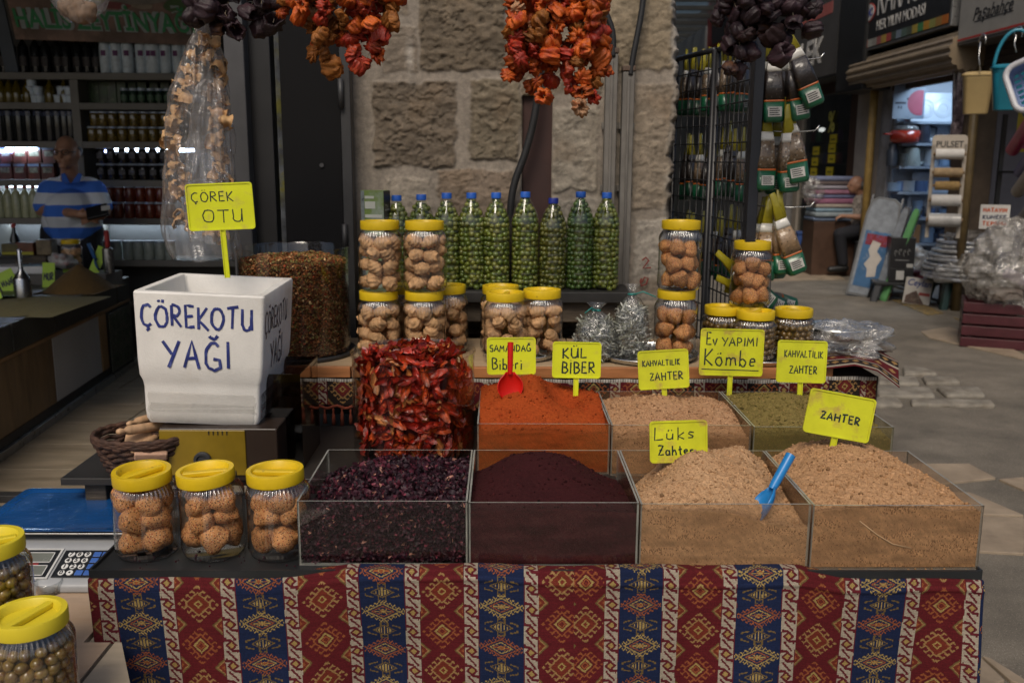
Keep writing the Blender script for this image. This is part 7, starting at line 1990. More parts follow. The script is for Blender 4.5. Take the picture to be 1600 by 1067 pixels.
text_fit('sign_lettering', 'ONL', .75, W5*.5, mat('letters_red', (.5, .07, .06), .5), k5_, (W5*.14, .38, .006), ext=.006)
b = MB(); b.prism([(.03, .03), (W5*.13, .03), (W5*.06, 1.3), (.03, 1.3)], .0045, .008); b.build('red_wedge', MATS['letters_red'], k5_)
# ---- rolled shutter under the black sign
a, c = PX(1337, 118, FX-.3), PX(1497, 60, FX-.3)
b = MB(); n = 60; yy0, yy1 = c.y-.1, a.y
pr = []
for i in range(n):
    g = 2*math.pi*i/n; r = .20*(1+.05*(1 if (i % 4) < 2 else -1)); pr.append((r*math.cos(g), r*math.sin(g)))
M = Matrix.Translation((FX-.22, yy1, a.z)) @ Matrix.Rotation(R(90), 4, 'X')
b.prism(pr, 0, yy1-yy0, M=M)
tag(auto(b.build('rolled_shutter', mat('shutter_tan', (.26, .20, .13), .5, .25, 6)), 20), 'rolled-up tan slatted shutter under the black sign', 'shutter')
b = MB(); b.box(FX-.02, FX+.05, yB+.06, yC-.02, 2.42, 2.72); o = b.build('shutter_guide', mat('guide_brown', (.11, .075, .05), .6, .4, 5)); tag(o, 'brown boxed beam under the rolled shutter', 'beam')
b = MB()
for i in range(12): b.box(FX-.06, FX-.02+.012*(i % 2), yA, yB-.15, 2.35+.055*i, 2.35+.055*i+.05)
tag(b.build('roller_shutter', mat('shutter_dark', (.06, .045, .035), .6, .3, 6)), 'dark slatted shutter half lowered above the buckets', 'shutter')
# ---- glass front of the dark shop with yellow slips
y3 = (yC+yE)/2
t = thing('glass_shopfront', 'brown-framed glass shopfront with yellow price slips behind it', 'shopfront', (FX, y3, 0))
b = MB(); b.box(.03, .12, yD-y3, yD-y3+.34, 0, 2.75); b.build('frame_post', brownfr, t, bevel=.01)
b = MB(); b.box(.03, .12, yE-y3-.25, yE-y3, 0, 2.75); b.build('frame_post', cream, t, bevel=.01)
MB().box(.03, .12, yD-y3+.341, yE-y3-.251, 2.55, 2.75).build('frame_head', brownfr, t)
MB().box(.03, .12, yD-y3+.341, yE-y3-.251, 0, .35).build('frame_base', brownfr, t)
MB().box(.07, .076, yD-y3+.341, yE-y3-.251, .351, 2.549).build('pane', clear('shop_glass', (.8, .82, .82), 1.6, .03), t)
for z in (.8, 1.15, 1.5, 1.85): MB().box(.25, .5, yD-y3+.4, yE-y3-.3, z, z+.02).build('inner_shelf', mat('inner_shelf', (.1, .08, .07), .5), t)
yn = mat('slip_yellow', (.62, .52, .03), .5, .2, 20)
for i, (px, py) in enumerate(((1275, 236), (1273, 253), (1271, 269), (1270, 285), (1269, 301), (1266, 318), (1302, 217), (1300, 232), (1299, 248), (1296, 268), (1293, 290), (1291, 310), (1282, 322), (1300, 300), (1288, 300))):
    p = PX(px, py, FX+.06); tt = MB().box(-.002, .002, -.15, .15, -.065, .065).box(-.0028, -.0022, -.09, .09, -.02, .0, mi=1).build('price_slip', [yn, ink]); tt.location = (FX+.06, p.y, p.z); tag(tt, 'yellow price slip behind the dark glass shopfront', 'price slip', 'yellow price slips in the glass shopfront')
q = random.Random(5)
for i in range(26):
    px, py = q.uniform(1262, 1310), q.choice((232, 262, 290, 318)); p = PX(px, py, FX+.35); zz = min((.82, 1.17, 1.52, 1.87), key=lambda v: abs(v-p.z))
    o = MB().lathe([(.05, 0), (.06, .03), (.05, .12), (.03, .17)], 10).build('shelf_trinket', mat('trinket_'+'abcde'[i % 5], [(.3, .04, .06), (.1, .12, .25), (.35, .3, .25), (.2, .05, .2), (.05, .18, .07)][i % 5], .4)); o.location = (FX+.37, p.y, zz+.0005); auto(o, 40)
    tag(o, 'small %s trinket on a shelf behind the dark glass' % ['red', 'blue', 'cream', 'purple', 'green'][i % 5], 'trinket', '%s trinkets behind the dark glass' % ['red', 'blue', 'cream', 'purple', 'green'][i % 5])
p = PX(1305, 190, FX+.1)
t = thing('glass_sign', 'yellow percent sign stuck on the dark shop glass', 'sign', (FX+.05, p.y, p.z)); facing(t, (FX+.045, p.y, p.z))
text('percent_sign', '%', .42, mat('sign_yellow', (.6, .58, .12), .5), t, (0, -.15, 0), (0, 0, 0), ext=.002, bold=.01)
tag(MB().ball((FX+.3, PX(1284, 203, FX+.3).y, PX(1284, 203, FX+.3).z), (.04, .11, .035), 10).build('spot_lamp', glow('spot_white', (1, 1, .95), 1.3), smooth=True), 'small white lamp glowing inside the dark glass shop', 'lamp')
# ---- kitchenware shop interior
YK = yC-.34
ceil = thing('ceiling_lamp', 'round white lamps glowing on the kitchenware shop ceiling', 'lamp', (FX+.62, YK-.5, 2.72))
for dx, dy in ((0, 0), (-.25, -.25)): MB().lathe([(.22, 0), (.24, .05), (.12, .07)], 20, c=(dx, dy, -.09)).build('lamp_disc', glow('lamp_cold', (.62, .80, 1.0), 14), ceil, smooth=True)
blueish = mat('shelf_bluegrey', (.30, .36, .45), .5)
def ip(px, py, d_=0): return PY(px, py, YK+d_)
xa_, xb_ = FX+.02, ip(1520, 250).x+.6
t = thing('shop_rack', 'wall rack of crockery in the bluish lit kitchenware shop', 'shelf', ((xa_+xb_)/2, YK, 0)); ox = t.location.x
RKZ = [ip(1430, py).z for py in (190, 224, 260, 300, 340, 380)]
for z in RKZ: MB().box(xa_-ox, xb_-ox, -.02, .24, z-.03, z).build('rack_board', blueish, t)
for xv in (xa_+.02, ip(1445, 250).x, ip(1500, 250).x): MB().box(xv-ox-.015, xv-ox+.015, .20, .235, 0, 2.4).build('upright', blueish, t)
MB().box(xa_-ox, xb_-ox, .245, .26, 0, 2.68).build('back_panel', inner, t)
def put(name, label, cat, px, py, b, m, grp=None, dx=.08, smooth=True):
    p = ip(px, py); z = min(RKZ, key=lambda v: abs(v-p.z)); o = b.build(name, m); o.location = (p.x, YK+dx, z+.0015); o.rotation_euler = (0, 0, R(90)); auto(o, 40); return tag(o, label, cat, grp)
t = thing('casserole_pot', 'red enamel casserole with glass lid on the kitchenware shelf', 'pot', (ip(1416, 222).x, YK+.06, RKZ[1]+.001), R(90))
redm = mat('red_enamel', (.36, .03, .015), .25, .1, 12, coat=.6)
MB().lathe([(.14, 0), (.17, .02), (.175, .15), (.17, .15), (.16, .02)], 32, caps=(True, True)).build('pot_body', redm, t, smooth=True)
MB().lathe([(.172, .151), (.14, .20), (.06, .225), (.001, .228)], 32, caps=(True, False)).build('pot_lid', clear('lid_glass', (.7, .7, .72), 2, .05, film=.3), t, smooth=True)
MB().lathe([(.02, .228), (.03, .25), (.02, .27)], 14).box(-.04, .04, -.26, -.17, .10, .12).box(-.04, .04, .17, .26, .10, .12).build('pot_handle', redm, t, bevel=.004)
put('glass_jug', 'dark glass jug with handle on the kitchenware shelf', 'jug', 1446, 222, MB().lathe([(.08, 0), (.09, .02), (.08, .2), (.095, .24)], 20).tube([(0, -.09, .2), (0, -.16, .19), (0, -.16, .06), (0, -.09, .04)], .014, 8), mat('jug_glass', (.05, .06, .09), .1, coat=.8), None)
put('thermos', 'dark thermos with gold cap on the second kitchenware shelf', 'thermos', 1397, 258, MB().lathe([(.07, 0), (.075, .18), (.05, .22), (.055, .27), (.02, .29)], 18), mat('thermos', (.06, .07, .09), .3, metal=.3), None)
put('kettle', 'pale kettle with black handle on the second kitchenware shelf', 'kettle', 1428, 258, MB().lathe([(.10, 0), (.105, .02), (.085, .22), (.03, .25)], 20).tube([(0, -.09, .21), (0, -.18, .2), (0, -.18, .06), (0, -.1, .03)], .014, 8), mat('kettle', (.36, .42, .42), .3), None)
put('tin_box', 'black and white tin beside the pale kettle', 'tin', 1411, 258, MB().lathe([(.055, 0), (.055, .15)], 18), mat('tin_bw', (.2, .22, .22), .4, .6, 6), None, .02)
platem = mat('plate_white', (.55, .62, .70), .25, .08, 6, coat=.3)
for i, (px, py) in enumerate(((1455, 184), (1482, 184), (1442, 332), (1462, 332), (1440, 368), (1455, 222), (1474, 222), (1476, 258), (1460, 258), (1476, 300), (1450, 300))):
    b = MB(); b.prism(rrect(.19 if py < 200 else .13, .2 if py < 200 else .13, .03, 4), 0, .012); b.lathe([(.12, .0125), (.11, .018), (.06, .0185), (.055, .014), (.001, .0142)], 24, caps=(False, False))
    p = ip(px, py-14); o = b.build('display_plate', platem); o.matrix_world = Matrix.Translation((p.x, YK+.16, p.z)) @ Euler((R(78), 0, 0)).to_matrix().to_4x4(); auto(o, 35); tag(o, 'square white plate standing on edge in the bluish lit shop', 'plate', 'white plates in the kitchenware shop')
q = random.Random(17)
for i in range(18):
    px, py = q.uniform(1388, 1480), q.choice((260, 300, 340, 380)); hh = q.uniform(.08, .2); r = q.uniform(.05, .1)
    put('food_container', 'clear bluish food container on the kitchenware rack', 'container', px, py, MB().lathe([(r*.85, 0), (r, .01), (r, hh), (r*1.05, hh+.015)], 16), mat('tub_'+'abcd'[i % 4], [(.22, .33, .5), (.12, .2, .4), (.35, .4, .46), (.05, .07, .12)][i % 4], .3, coat=.3), 'food containers on the kitchenware rack')
t = thing('kitchen_poster', 'white and blue wall poster with a pink circle in the kitchenware shop', 'poster', (0, 0, 0)); A, B = ip(1394, 186, -.1), ip(1449, 116, -.1); t.matrix_world = Matrix.Translation(A) @ Matrix.Rotation(R(90), 4, 'X'); Wp, Hp = B.x-A.x, B.z-A.z
MB().box(0, Wp, 0, Hp, -.01, 0).build('poster_sheet', mat('poster_blue', (.32, .38, .46), .4, .3, 3, col2=(.16, .24, .38), s2=2.2), t)
b = MB(); b.prism([(Wp*.84+.15*math.cos(g), Hp*.36+.15*math.sin(g)) for g in [i*.2618 for i in range(24)] if Wp*.84+.15*math.cos(g) < Wp*.99], .0008, .003); b.build('pink_circle', mat('poster_pink', (.4, .09, .14), .5), t)
for x, y, w, h in ((.05, .33, .35, .05), (.42, .42, .2, .05), (.15, .23, .05, .06), (.24, .22, .04, .07)): MB().box(Wp*x, Wp*(x+w), Hp*y, Hp*(y+h), .0008, .002).build('printed_bar', mat('poster_dark', (.06, .07, .1), .5), t)
tag(MB().ball((FX+.05, PX(1418, 132, FX+.05).y, PX(1418, 132, FX+.05).z), (.025, .025, .075), 8).tube([(FX+.05, PX(1418, 132, FX+.05).y, PX(1418, 132, FX+.05).z+.07), (FX+.05, PX(1418, 118, FX+.05).y, PX(1418, 118, FX+.05).z+.3)], .005, 5).build('hanging_bulb', mat('bulb_dark', (.05, .035, .02), .3), smooth=True), 'small dark pendant hanging in the shop doorway', 'pendant')
# plaid plastic sheet
A, B = PX(1484, 250, FX-.2), PX(1508, 95, FX-.2)
n, m_ = 40, 50; P = np.zeros((n, m_, 3))
for i in range(n):
    for j in range(m_): u, v = i/(n-1), j/(m_-1); P[i, j] = (FX-.2+.05*math.sin(u*11+v*2)+.02*math.sin(u*23), A.y+(B.y-A.y)*u, A.z+(B.z-A.z)*v)
o = grid('plastic_sheet', P, mat('plaid_plastic', (.12, .09, .11), .25, .6, 12, .004, 14, coat=.6, col2=(.3, .24, .26), s2=6)); s = o.modifiers.new('s', 'SOLIDIFY'); s.thickness = .003; tag(o, 'glossy brown plaid plastic sheet hanging at the shop corner', 'plastic sheet')
# ---- buckets and basket hanging
def hang_bin(label, px, pyt, pyb, w, X, m, handle=True):
    T_, B_ = PX(px, pyt, X), PX(px, pyb, X); s = T_.y/FPX; r = w/2*s; H = T_.z-B_.z
    t = thing('lidded_bin', label, 'bin', (X, T_.y, B_.z), group='lidded bins hanging at the shop front'); t.rotation_euler = (R(0), R(0), R(-25))
    S = [rrect(r*.72, r*.55, r*.3, 5, 0), rrect(r*.75, r*.58, r*.3, 5, .01), rrect(r*.93, r*.74, r*.35, 5, H*.8), rrect(r*.95, r*.76, r*.35, 5, H*.81), rrect(r*.97, r*.78, r*.35, 5, H*.88)]
    b = MB(); loft(b, S); auto(b.build('bin_body', m, t), 40)
    b = MB(); loft(b, [rrect(r*1.04, r*.84, r*.36, 5, H*.885), rrect(r*1.05, r*.85, r*.36, 5, H*.92), rrect(r*.8, r*.6, r*.3, 5, H*.98), rrect(r*.2, r*.15, r*.1, 5, H*1.0)]); auto(b.build('bin_lid', m, t), 40)
    if handle: MB().tube([(r*.9*math.cos(g), -.02, H*.85+r*1.9*math.sin(g)) for g in np.linspace(.0, math.pi, 16)], .014, 8).build('handle', m, t, smooth=True)
    return t, r, H
hang_bin('beige lidded plastic bin hanging under the dark shutter', 1530, 112, 178, 46, FX-.75, mat('beige_plastic', (.45, .33, .15), .4, .12, 8, coat=.2), False)
hang_bin('turquoise lidded plastic bin with arched handle hanging beside the beige one', 1585, 100, 172, 62, FX-.85, mat('turquoise_plastic', (.015, .21, .30), .35, .12, 8, coat=.3))
for px, py0, py1, lb in ((1588, 55, 82, 'wire hook holding the turquoise bin'), (1532, 66, 112, 'wire hook holding the beige bin')):
    A, B = PX(px, py0, FX-.8), PX(px, py1, FX-.8); tag(MB().tube([A, (A+B)/2+Vector((0, .03, 0)), B], .006, 6).tube([A+Vector((0, .06*math.cos(g)-.03, .06*math.sin(g))) for g in np.linspace(0, 3.6, 10)], .006, 6).build('wire_hook', steel_m, smooth=True), lb, 'hook')
# basket: white rim, lattice
A = PX(1634, 120, FX-1.1); s = A.y/FPX
t = thing('laundry_basket', 'white-rimmed blue lattice plastic basket hanging tilted at the picture edge', 'basket', A); t.rotation_euler = (R(80), R(-24), R(-40))
bw_ = mat('basket_white', (.55, .55, .58), .4); bb_ = mat('basket_blue', (.22, .30, .50), .4)
ho = rrect(34*s*1.5, 38*s, .08, 6); 
b = MB(); b.tube([(x, y, 0) for x, y in ho+ho[:2]], .022, 8); b.build('rim', bw_, t, smooth=True)
b = MB()
for i in range(9): x = (-1+2*i/8)*34*s*1.45; b.box(x-.008, x+.008, -36*s, 36*s, -.17, -.16)
for i in range(9): y = (-1+2*i/8)*36*s; b.box(-34*s*1.45, 34*s*1.45, y-.008, y+.008, -.172, -.158)
loft(b, [[(x*.97, y*.97, -.16) for x, y in ho], [(x, y, 0) for x, y in ho]], caps=(False, False)); b.build('lattice', bb_, t)
# ---- roll stand
A, B = PX(1472, 372, FX-.55), PX(1472, 212, FX-.55); s = A.y/FPX; H = B.z-A.z+.02; w_ = 50*s
t = thing('roll_stand', 'cream board stand holding rolls of cord and paper in the lane', 'stand', A, rz=R(-20)); t.rotation_euler = (R(-6), 0, R(-20))
MB().box(-w_*.5, -w_*.5+.035, 0, .03, 0, H-.1).build('side_rail', cream, t, bevel=.004); MB().box(w_*.5-.035, w_*.5, 0, .03, 0, H-.1).build('side_rail', cream, t, bevel=.004)
b = MB(); b.prism(rrect(w_*.5, .09, .04, 5), -.03, 0, M=Matrix.Translation((0, 0, H-.1)) @ Matrix.Rotation(R(90), 4, 'X')); b.build('head_board', cream, t)
text('head_lettering', 'PULSET', .085, blackm, t, (0, -.002, H-.13), (R(90), 0, 0), ext=.002, width=.9, bold=.001)
rolls = [(.80, .05, w_*.40, mat('roll_white', (.62, .6, .57), .8, .15, 20), 'white'), (.625, .045, w_*.40, mat('roll_jute', (.42, .30, .17), .9, .3, 30, .003, 60), 'brown jute'), (.50, .042, w_*.34, mat('roll_twine', (.40, .26, .10), .9, .3, 30, .003, 60), 'tan twine'), (.36, .055, w_*.42, MATS['roll_white'], 'white'), (.17, .065, w_*.46, mat('roll_film', (.5, .49, .47), .5, .3, 20, coat=.4), 'big whitish')]
for z, r, hw_, m_, nm in rolls:
    rt = thing('cord_roll', 'roll of %s on the cream stand, %s' % (nm, {.80: 'topmost', .625: 'second from the top', .50: 'in the middle', .36: 'fourth from the top', .17: 'lowest'}[z]), 'roll')
    b = MB(); b.lathe([(r*.35, -hw_), (r, -hw_), (r*1.03, 0), (r, hw_), (r*.35, hw_)], 24, M=Matrix.Rotation(R(90), 4, 'Y'), caps=(False, False)); auto(b.build('roll', m_, rt), 40)
    MB().lathe([(r*.34, -hw_-.02), (r*.34, hw_+.02)], 14, M=Matrix.Rotation(R(90), 4, 'Y')).build('core', mat('card_core', (.2, .13, .07), .8), rt)
    rt.matrix_world = Matrix.Translation(A) @ t.rotation_euler.to_matrix().to_4x4() @ Matrix.Translation((0, -.055, z*H))
# ---- sign card on a white cylinder
A = PX(1563, 392, FX-.55); s = A.y/FPX
tag(MB().lathe([(14*s, 0), (16*s, .005), (16*s, 38*s), (15*s, 39*s)], 28, c=A).build('white_drum', mat('drum_white', (.42, .41, .38), .6, .1, 8)), 'whitish cylinder behind the wrapped pans, carrying the hand-lettered card', 'drum')
auto([o for o in COL.objects if o.name == 'white_drum'][0], 40)
A = PX(1552, 358, FX-.58)
t = thing('lettered_card', 'white hand-lettered card in red and black on the whitish cylinder', 'sign', A, R(-20)); cw, ch_ = 21*s, 38*s
MB().box(-cw, cw, -.004, .004, 0, ch_).build('card', mat('card_white', (.62, .60, .56), .7), t)
for k, (tx, z, h, m_) in enumerate((("HATAY'IN", .70, .16, mat('ink_orange', (.5, .1, .03), .6)), ('KUNEFE', .42, .15, mat('ink_black', (.05, .06, .1), .6)), ('TEPSISI', .14, .16, MATS['ink_orange']))):
    b = MB(); strokes(b, tx.replace("'", ''), -cw*.8, ch_*z, ch_*h, cw*1.6, .005, k, M=Matrix.Translation((0, -.0045, 0)) @ Matrix.Rotation(R(90), 4, 'X')); b.build('lettering', m_, t)
# ---- stacked wrapped pans on a green stool
def stool(label, c, w, d_, h, m, grp=None, rz=0):
    t = thing('plastic_stool', label, 'stool', c, rz, grp)
    MB().prism(rrect(w/2, d_/2, .03, 4), h-.03, h).build('seat', m, t, bevel=.004)
    for sx_ in (-1, 1):
        for sy_ in (-1, 1): 
            b = MB(); loft(b, [[(sx_*(w/2-.01)+x, sy_*(d_/2-.01)+y, 0) for x, y in rrect(.035, .035, .01, 3)], [(sx_*(w/2-.055)+x, sy_*(d_/2-.055)+y, h-.031) for x, y in rrect(.04, .04, .01, 3)]]); b.build('leg', m, t)
    for sy_ in (-1, 1):
        b = MB(); pts = [(-w/2+.04, 0)]; n = 10
        poly = [(-w/2+.03, h-.031), (-w/2+.03, h*.45)]+[((w/2-.06)*math.cos(math.pi-math.pi*i/n), h*.45+(h*.40)*math.sin(math.pi*i/n)) for i in range(n+1)]+[(w/2-.03, h*.45), (w/2-.03, h-.031)]
        b.prism(poly, -.008, .008, M=Matrix.Translation((0, sy_*(d_/2-.04), 0)) @ Matrix.Rotation(R(90), 4, 'X')); b.build('apron', m, t)
    return t
gst = mat('stool_green', (.012, .04, .035), .35, .2, 10)
A = PZ(1510, 482, 0)
stool('dark green plastic stool carrying the stack of wrapped pans', (A.x, A.y+.12, .0), .62, .45, .30, gst)
zp = .305; q = random.Random(9)
panm = mat('wrapped_pan', (.62, .62, .62), .25, .3, 18, .006, 24, metal=.1, coat=.6, col2=(.30, .36, .5), t2=.62, s2=3)
for i in range(9):
    r = [.42, .41, .40, .39, .37, .35, .33, .30, .27][i]
    b = MB(); b.lathe([(.01, 0), (r*.9, 0), (r, .018), (r*.99, .046), (r*.96, .046), (r*.88, .012), (.01, .012)], 36, rf=lambda k_, a_, r_: r_*(1+.018*math.sin(11*a_+k_+i)+.012*math.sin(23*a_+i*2)), caps=(False, False)); 
    o = b.build('wrapped_pan', panm, smooth=True); o.location = (A.x+q.uniform(-.02, .02)-.02, A.y+.12+q.uniform(-.02, .02), zp); o.rotation_euler = (q.gauss(0, .015), q.gauss(0, .015), q.uniform(0, 6))
    tag(o, 'film-wrapped metal pan, %s on the green stool' % ['lowest', 'second from the bottom', 'third from the bottom', 'fourth from the bottom', 'middle one', 'fourth from the top', 'third from the top', 'second from the top', 'topmost'][i], 'pan', 'wrapped pans on the green stool'); zp += .047
crumple('plastic_wrap', 'loose clear film bunched on top of the wrapped pans', (A.x, A.y+.12, zp+.035), (.22, .2, .06), 5, film, n=22, amp=.5)
crumple('plastic_wrap', 'film flap hanging off the front of the lowest wrapped pan', (A.x-.32, A.y-.16, .40), (.14, .06, .10), 8, film, n=18, amp=.5)
A2 = PZ(1432, 470, 0); stool('low dark pink and green stool part hidden by the bagged goods', (A2.x, A2.y+.5, 0), .42, .4, .30, mat('stool_maroon', (.10, .02, .035), .4, .2, 10))
crumple('plastic_bag', 'grey plastic bag of goods on the low stool beside the wrapped pans', (A2.x+.0, A2.y+.45, .44), (.26, .2, .16), 3, film, 'bag', n=22, amp=.5)
# ---- leaning ironing boards
A = PZ(1322, 452, 0); A_ = PZ(1372, 470, 0); s = A.y/FPX
def iron_board(label, px, py, w, h, body, face, lean, rz, prn=False, dx=0):
    P = PZ(px, py, 0); s = P.y/FPX
    t = thing('folded_ironing_board', label, 'ironing board', P); t.rotation_euler = (R(-9), R(lean), R(rz)); W, H = w*s, h*s
    prof = [(-W/2, 0), (W/2, 0), (W/2, H*.82), (W*.42, H*.96), (W*.25, H), (-W*.25, H), (-W*.42, H*.96), (-W/2, H*.82)]
    b = MB(); b.prism(prof, -.03, .0, M=Matrix.Rotation(R(90), 4, 'X')); b.build('board', body, t, bevel=.006)
    b = MB(); b.prism([(x*.86, .03+y*.955) for x, y in prof], .0008, .004, M=Matrix.Rotation(R(90), 4, 'X')); b.build('cover', face, t)
    for sx_ in (-.46, .40): MB().box(W*sx_, W*(sx_+.05), .032, .055, .02, H*1.02).build('leg_tube', steel_m, t)
    return t, W, H
fb = mat('board_film', (.30, .33, .37), .2, .3, 12, .003, 20, coat=.7)
t, W, H = iron_board('film-wrapped folded ironing board with blue printed cover leaning in the lane', 1347, 464, 52, 158, mat('board_grey', (.16, .165, .17), .35, .2, 10), fb, 8, -32)
MB().box(-W*.36, W*.36, -.0085, -.0055, H*.10, H*.66).build('printed_cover', mat('print_blue', (.06, .15, .30), .35, .2, 10, coat=.5, col2=(.45, .45, .42), t2=.66, s2=7), t)
MB().box(-W*.30, W*.32, -.011, -.0087, H*.52, H*.63).build('red_print', mat('print_red', (.36, .04, .06), .4, .5, 30, col2=(.06, .1, .25), t2=.6, s2=30), t)
b = MB(); b.prism([(-.02, .0), (.06, .02), (.05, .12), (.08, .2), (.02, .26), (.04, .34), (-.04, .36), (-.06, .26), (-.03, .2), (-.07, .12), (-.03, .08)], 0, .003, M=Matrix.Translation((W*.03, -.0087, H*.2)) @ Matrix.Rotation(R(90), 4, 'X') @ Matrix.Diagonal((1.2, 1.2, 1, 1))); b.build('white_print', mat('print_fig', (.5, .46, .42), .4), t)
iron_board('grey folded ironing board leaning behind the blue printed one', 1368, 468, 14, 150, mat('board_dgrey', (.10, .10, .11), .35, .2, 10), fb, 10, -55)
iron_board('green-edged folded ironing board at the right of the leaning boards', 1378, 470, 12, 150, mat('board_green', (.12, .34, .12), .35, .2, 10), mat('board_green2', (.16, .42, .17), .3, .2, 10, coat=.4), 12, -60)
# ---- boxes on the ground
def gbox(label, px, pyb, w, h, dep, m, rz=-20, name='cardboard_box', z=0, cat='box', grp=None, dy=0):
    P = PZ(px, pyb, 0); P.y += dy; s = P.y/FPX; W, H = w*s, h*s
    t = thing(name, label, cat, (P.x, P.y, z), R(rz), grp)
    MB().box(-W/2, W/2, 0, dep, .0005, H).build('box_body', m, t, bevel=.004)
    return t, W, H
bkb = mat('box_black', (.014, .014, .016), .4, .2, 10)
stool('grey-black plastic stool under the stacked black boxes', (PZ(1402, 472, 0).x, PZ(1402, 472, 0).y+.15, 0), .46, .34, .22, mat('stool_black', (.03, .032, .035), .4, .2, 10), None, R(-15))
P_ = PZ(1405, 472, 0)
t, W, H = gbox('lower black box with a white label, on the dark stool', 1404, 472, 36, 22, .34, bkb, -15, z=.2215)
MB().box(-W*.2, W*.12, -.003, -.0005, H*.2, H*.85).build('white_label', lbw, t); MB().box(W*.25, W*.46, -.003, -.0005, H*.1, H*.4).build('barcode_label', lbw, t)
zb2 = .2215+H+.001
t, W, H = gbox('upper black box with white swirl emblem and lettering', 1404, 472, 36, 48, .34, bkb, -15, z=zb2)
b = MB()
for i in range(4): b.tube([(-.07+.045*i+.012*math.cos(g), -.001, H*.5+.03*math.sin(g)+.012*(i % 2)) for g in np.linspace(.3, 4.6, 9)], .005, 5, flat=.5)
b.build('swirl_emblem', lbw, t); MB().box(-W*.28, W*.28, -.002, -.0004, H*.26, H*.285).build('printed_line', mat('print_dim', (.25, .25, .25), .6), t); MB().box(W*.2, W*.46, -.003, -.0005, H*.04, H*.16).build('barcode_label', lbw, t)
zb3 = zb2+H
t, W, H = gbox('brown cardboard carton behind the upper black box', 1430, 455, 52, 40, .3, mat('cardboard', (.28, .16, .075), .8, .2, 6), -10, z=.45, dy=.5)
MB().box(-W*.3, -W*.26, -.002, -.0004, 0.01, H-.01).build('tape', mat('tape', (.4, .27, .14), .4), t)
tag(MB().box(-.3, .3, -.1, .25, 0, .449).build('stand_crate', oldwood, loc=(PZ(1430, 455, 0).x, PZ(1430, 455, 0).y+.6, 0)), 'dark crate holding up the brown cardboard carton', 'crate')
# packet with word
P = PZ(1430, 476, 0); s = P.y/FPX
t = thing('paper_packet', 'white packet with blue script name leaning against the stool', 'packet', P); t.rotation_euler = (R(-10), R(6), R(-18)); W, H = 40*s, 42*s
MB().box(-W/2, W/2, -.02, .02, 0, H).build('packet_body', mat('packet_white', (.55, .52, .47), .5, .15, 12), t, bevel=.006)
text('packet_lettering', 'Ceylan', .10, mat('packet_blue', (.03, .05, .22), .5), t, (0, -.0215, H*.70), (R(90), 0, 0), ext=.001, shear=.25, bold=.002, width=.9)
b = MB(); b.prism([(-W*.45, H*.03), (W*.3, H*.03), (W*.1, H*.3), (-W*.05, H*.52), (-W*.2, H*.45), (-W*.42, H*.3)], .0205, .023, M=Matrix.Rotation(R(90), 4, 'X')); b.build('food_print', mat('packet_brown', (.16, .09, .06), .5, .6, 20, col2=(.36, .28, .2), t2=.6, s2=18), t)
MB().box(W*.05, W*.45, -.0225, -.0205, H*.36, H*.47).build('red_print', mat('packet_red', (.35, .04, .03), .5), t)
# maroon crate with bagged goods, thin carton
P = PZ(1532, 548, 0); s = P.y/FPX
t = thing('plastic_crate', 'maroon slatted plastic crate under the big plastic bag', 'crate', (P.x+.34, P.y+.26, 0), R(-24)); cm = mat('crate_maroon', (.075, .014, .02), .4, .25, 10)
for z in (0, .10, .20, .30): MB().box(-.36, .36, -.26, -.235, z+.005, z+.085).build('front_slat', cm, t, bevel=.004); MB().box(-.36, -.335, -.234, .26, z+.005, z+.085).build('side_slat', cm, t, bevel=.004)
MB().box(.335, .36, -.234, .26, .005, .385).build('side_wall', cm, t); MB().box(-.334, .334, .235, .26, .005, .385).build('rear_wall', cm, t); MB().box(-.334, .334, -.234, .234, .005, .02).build('crate_floor', cm, t)
MB().box(-.325, -.28, -.232, -.19, .02, .38).box(.28, .325, -.232, -.19, .02, .38).build('corner_post', cm, t)
crumple('plastic_bag', 'big crumpled translucent plastic bag bulging out of the maroon crate', (P.x+.40, P.y+.22, .66), (.46, .36, .38), 7, clear('bag_film_big', (.95, .94, .92), 2.6, .12, film=.42, fcol=(.62, .58, .52), bump=.02, bscale=12), 'bag', n=64, amp=.36, f=2.0)
for i in range(4):
    o = MB().box(-.12, .12, -.1, .1, -.05, .05).build('wrapped_goods', mat('goods_'+'abcd'[i], [(.35, .3, .27), (.28, .24, .3), (.4, .36, .3), (.3, .26, .2)][i], .5, .4, 9, .004, 20), bevel=.02); o.location = P+Vector((.25+.12*i, .2+.05*(i % 2), .45+.12*i)); o.rotation_euler = (i*.4, i*.3, i); tag(o, 'pale wrapped packet inside the big plastic bag on the crate', 'packet', 'packets inside the big plastic bag')
t, W, H = gbox('narrow cardboard box standing left of the maroon crate', 1526, 516, 15, 46, .2, MATS['cardboard'], -24)
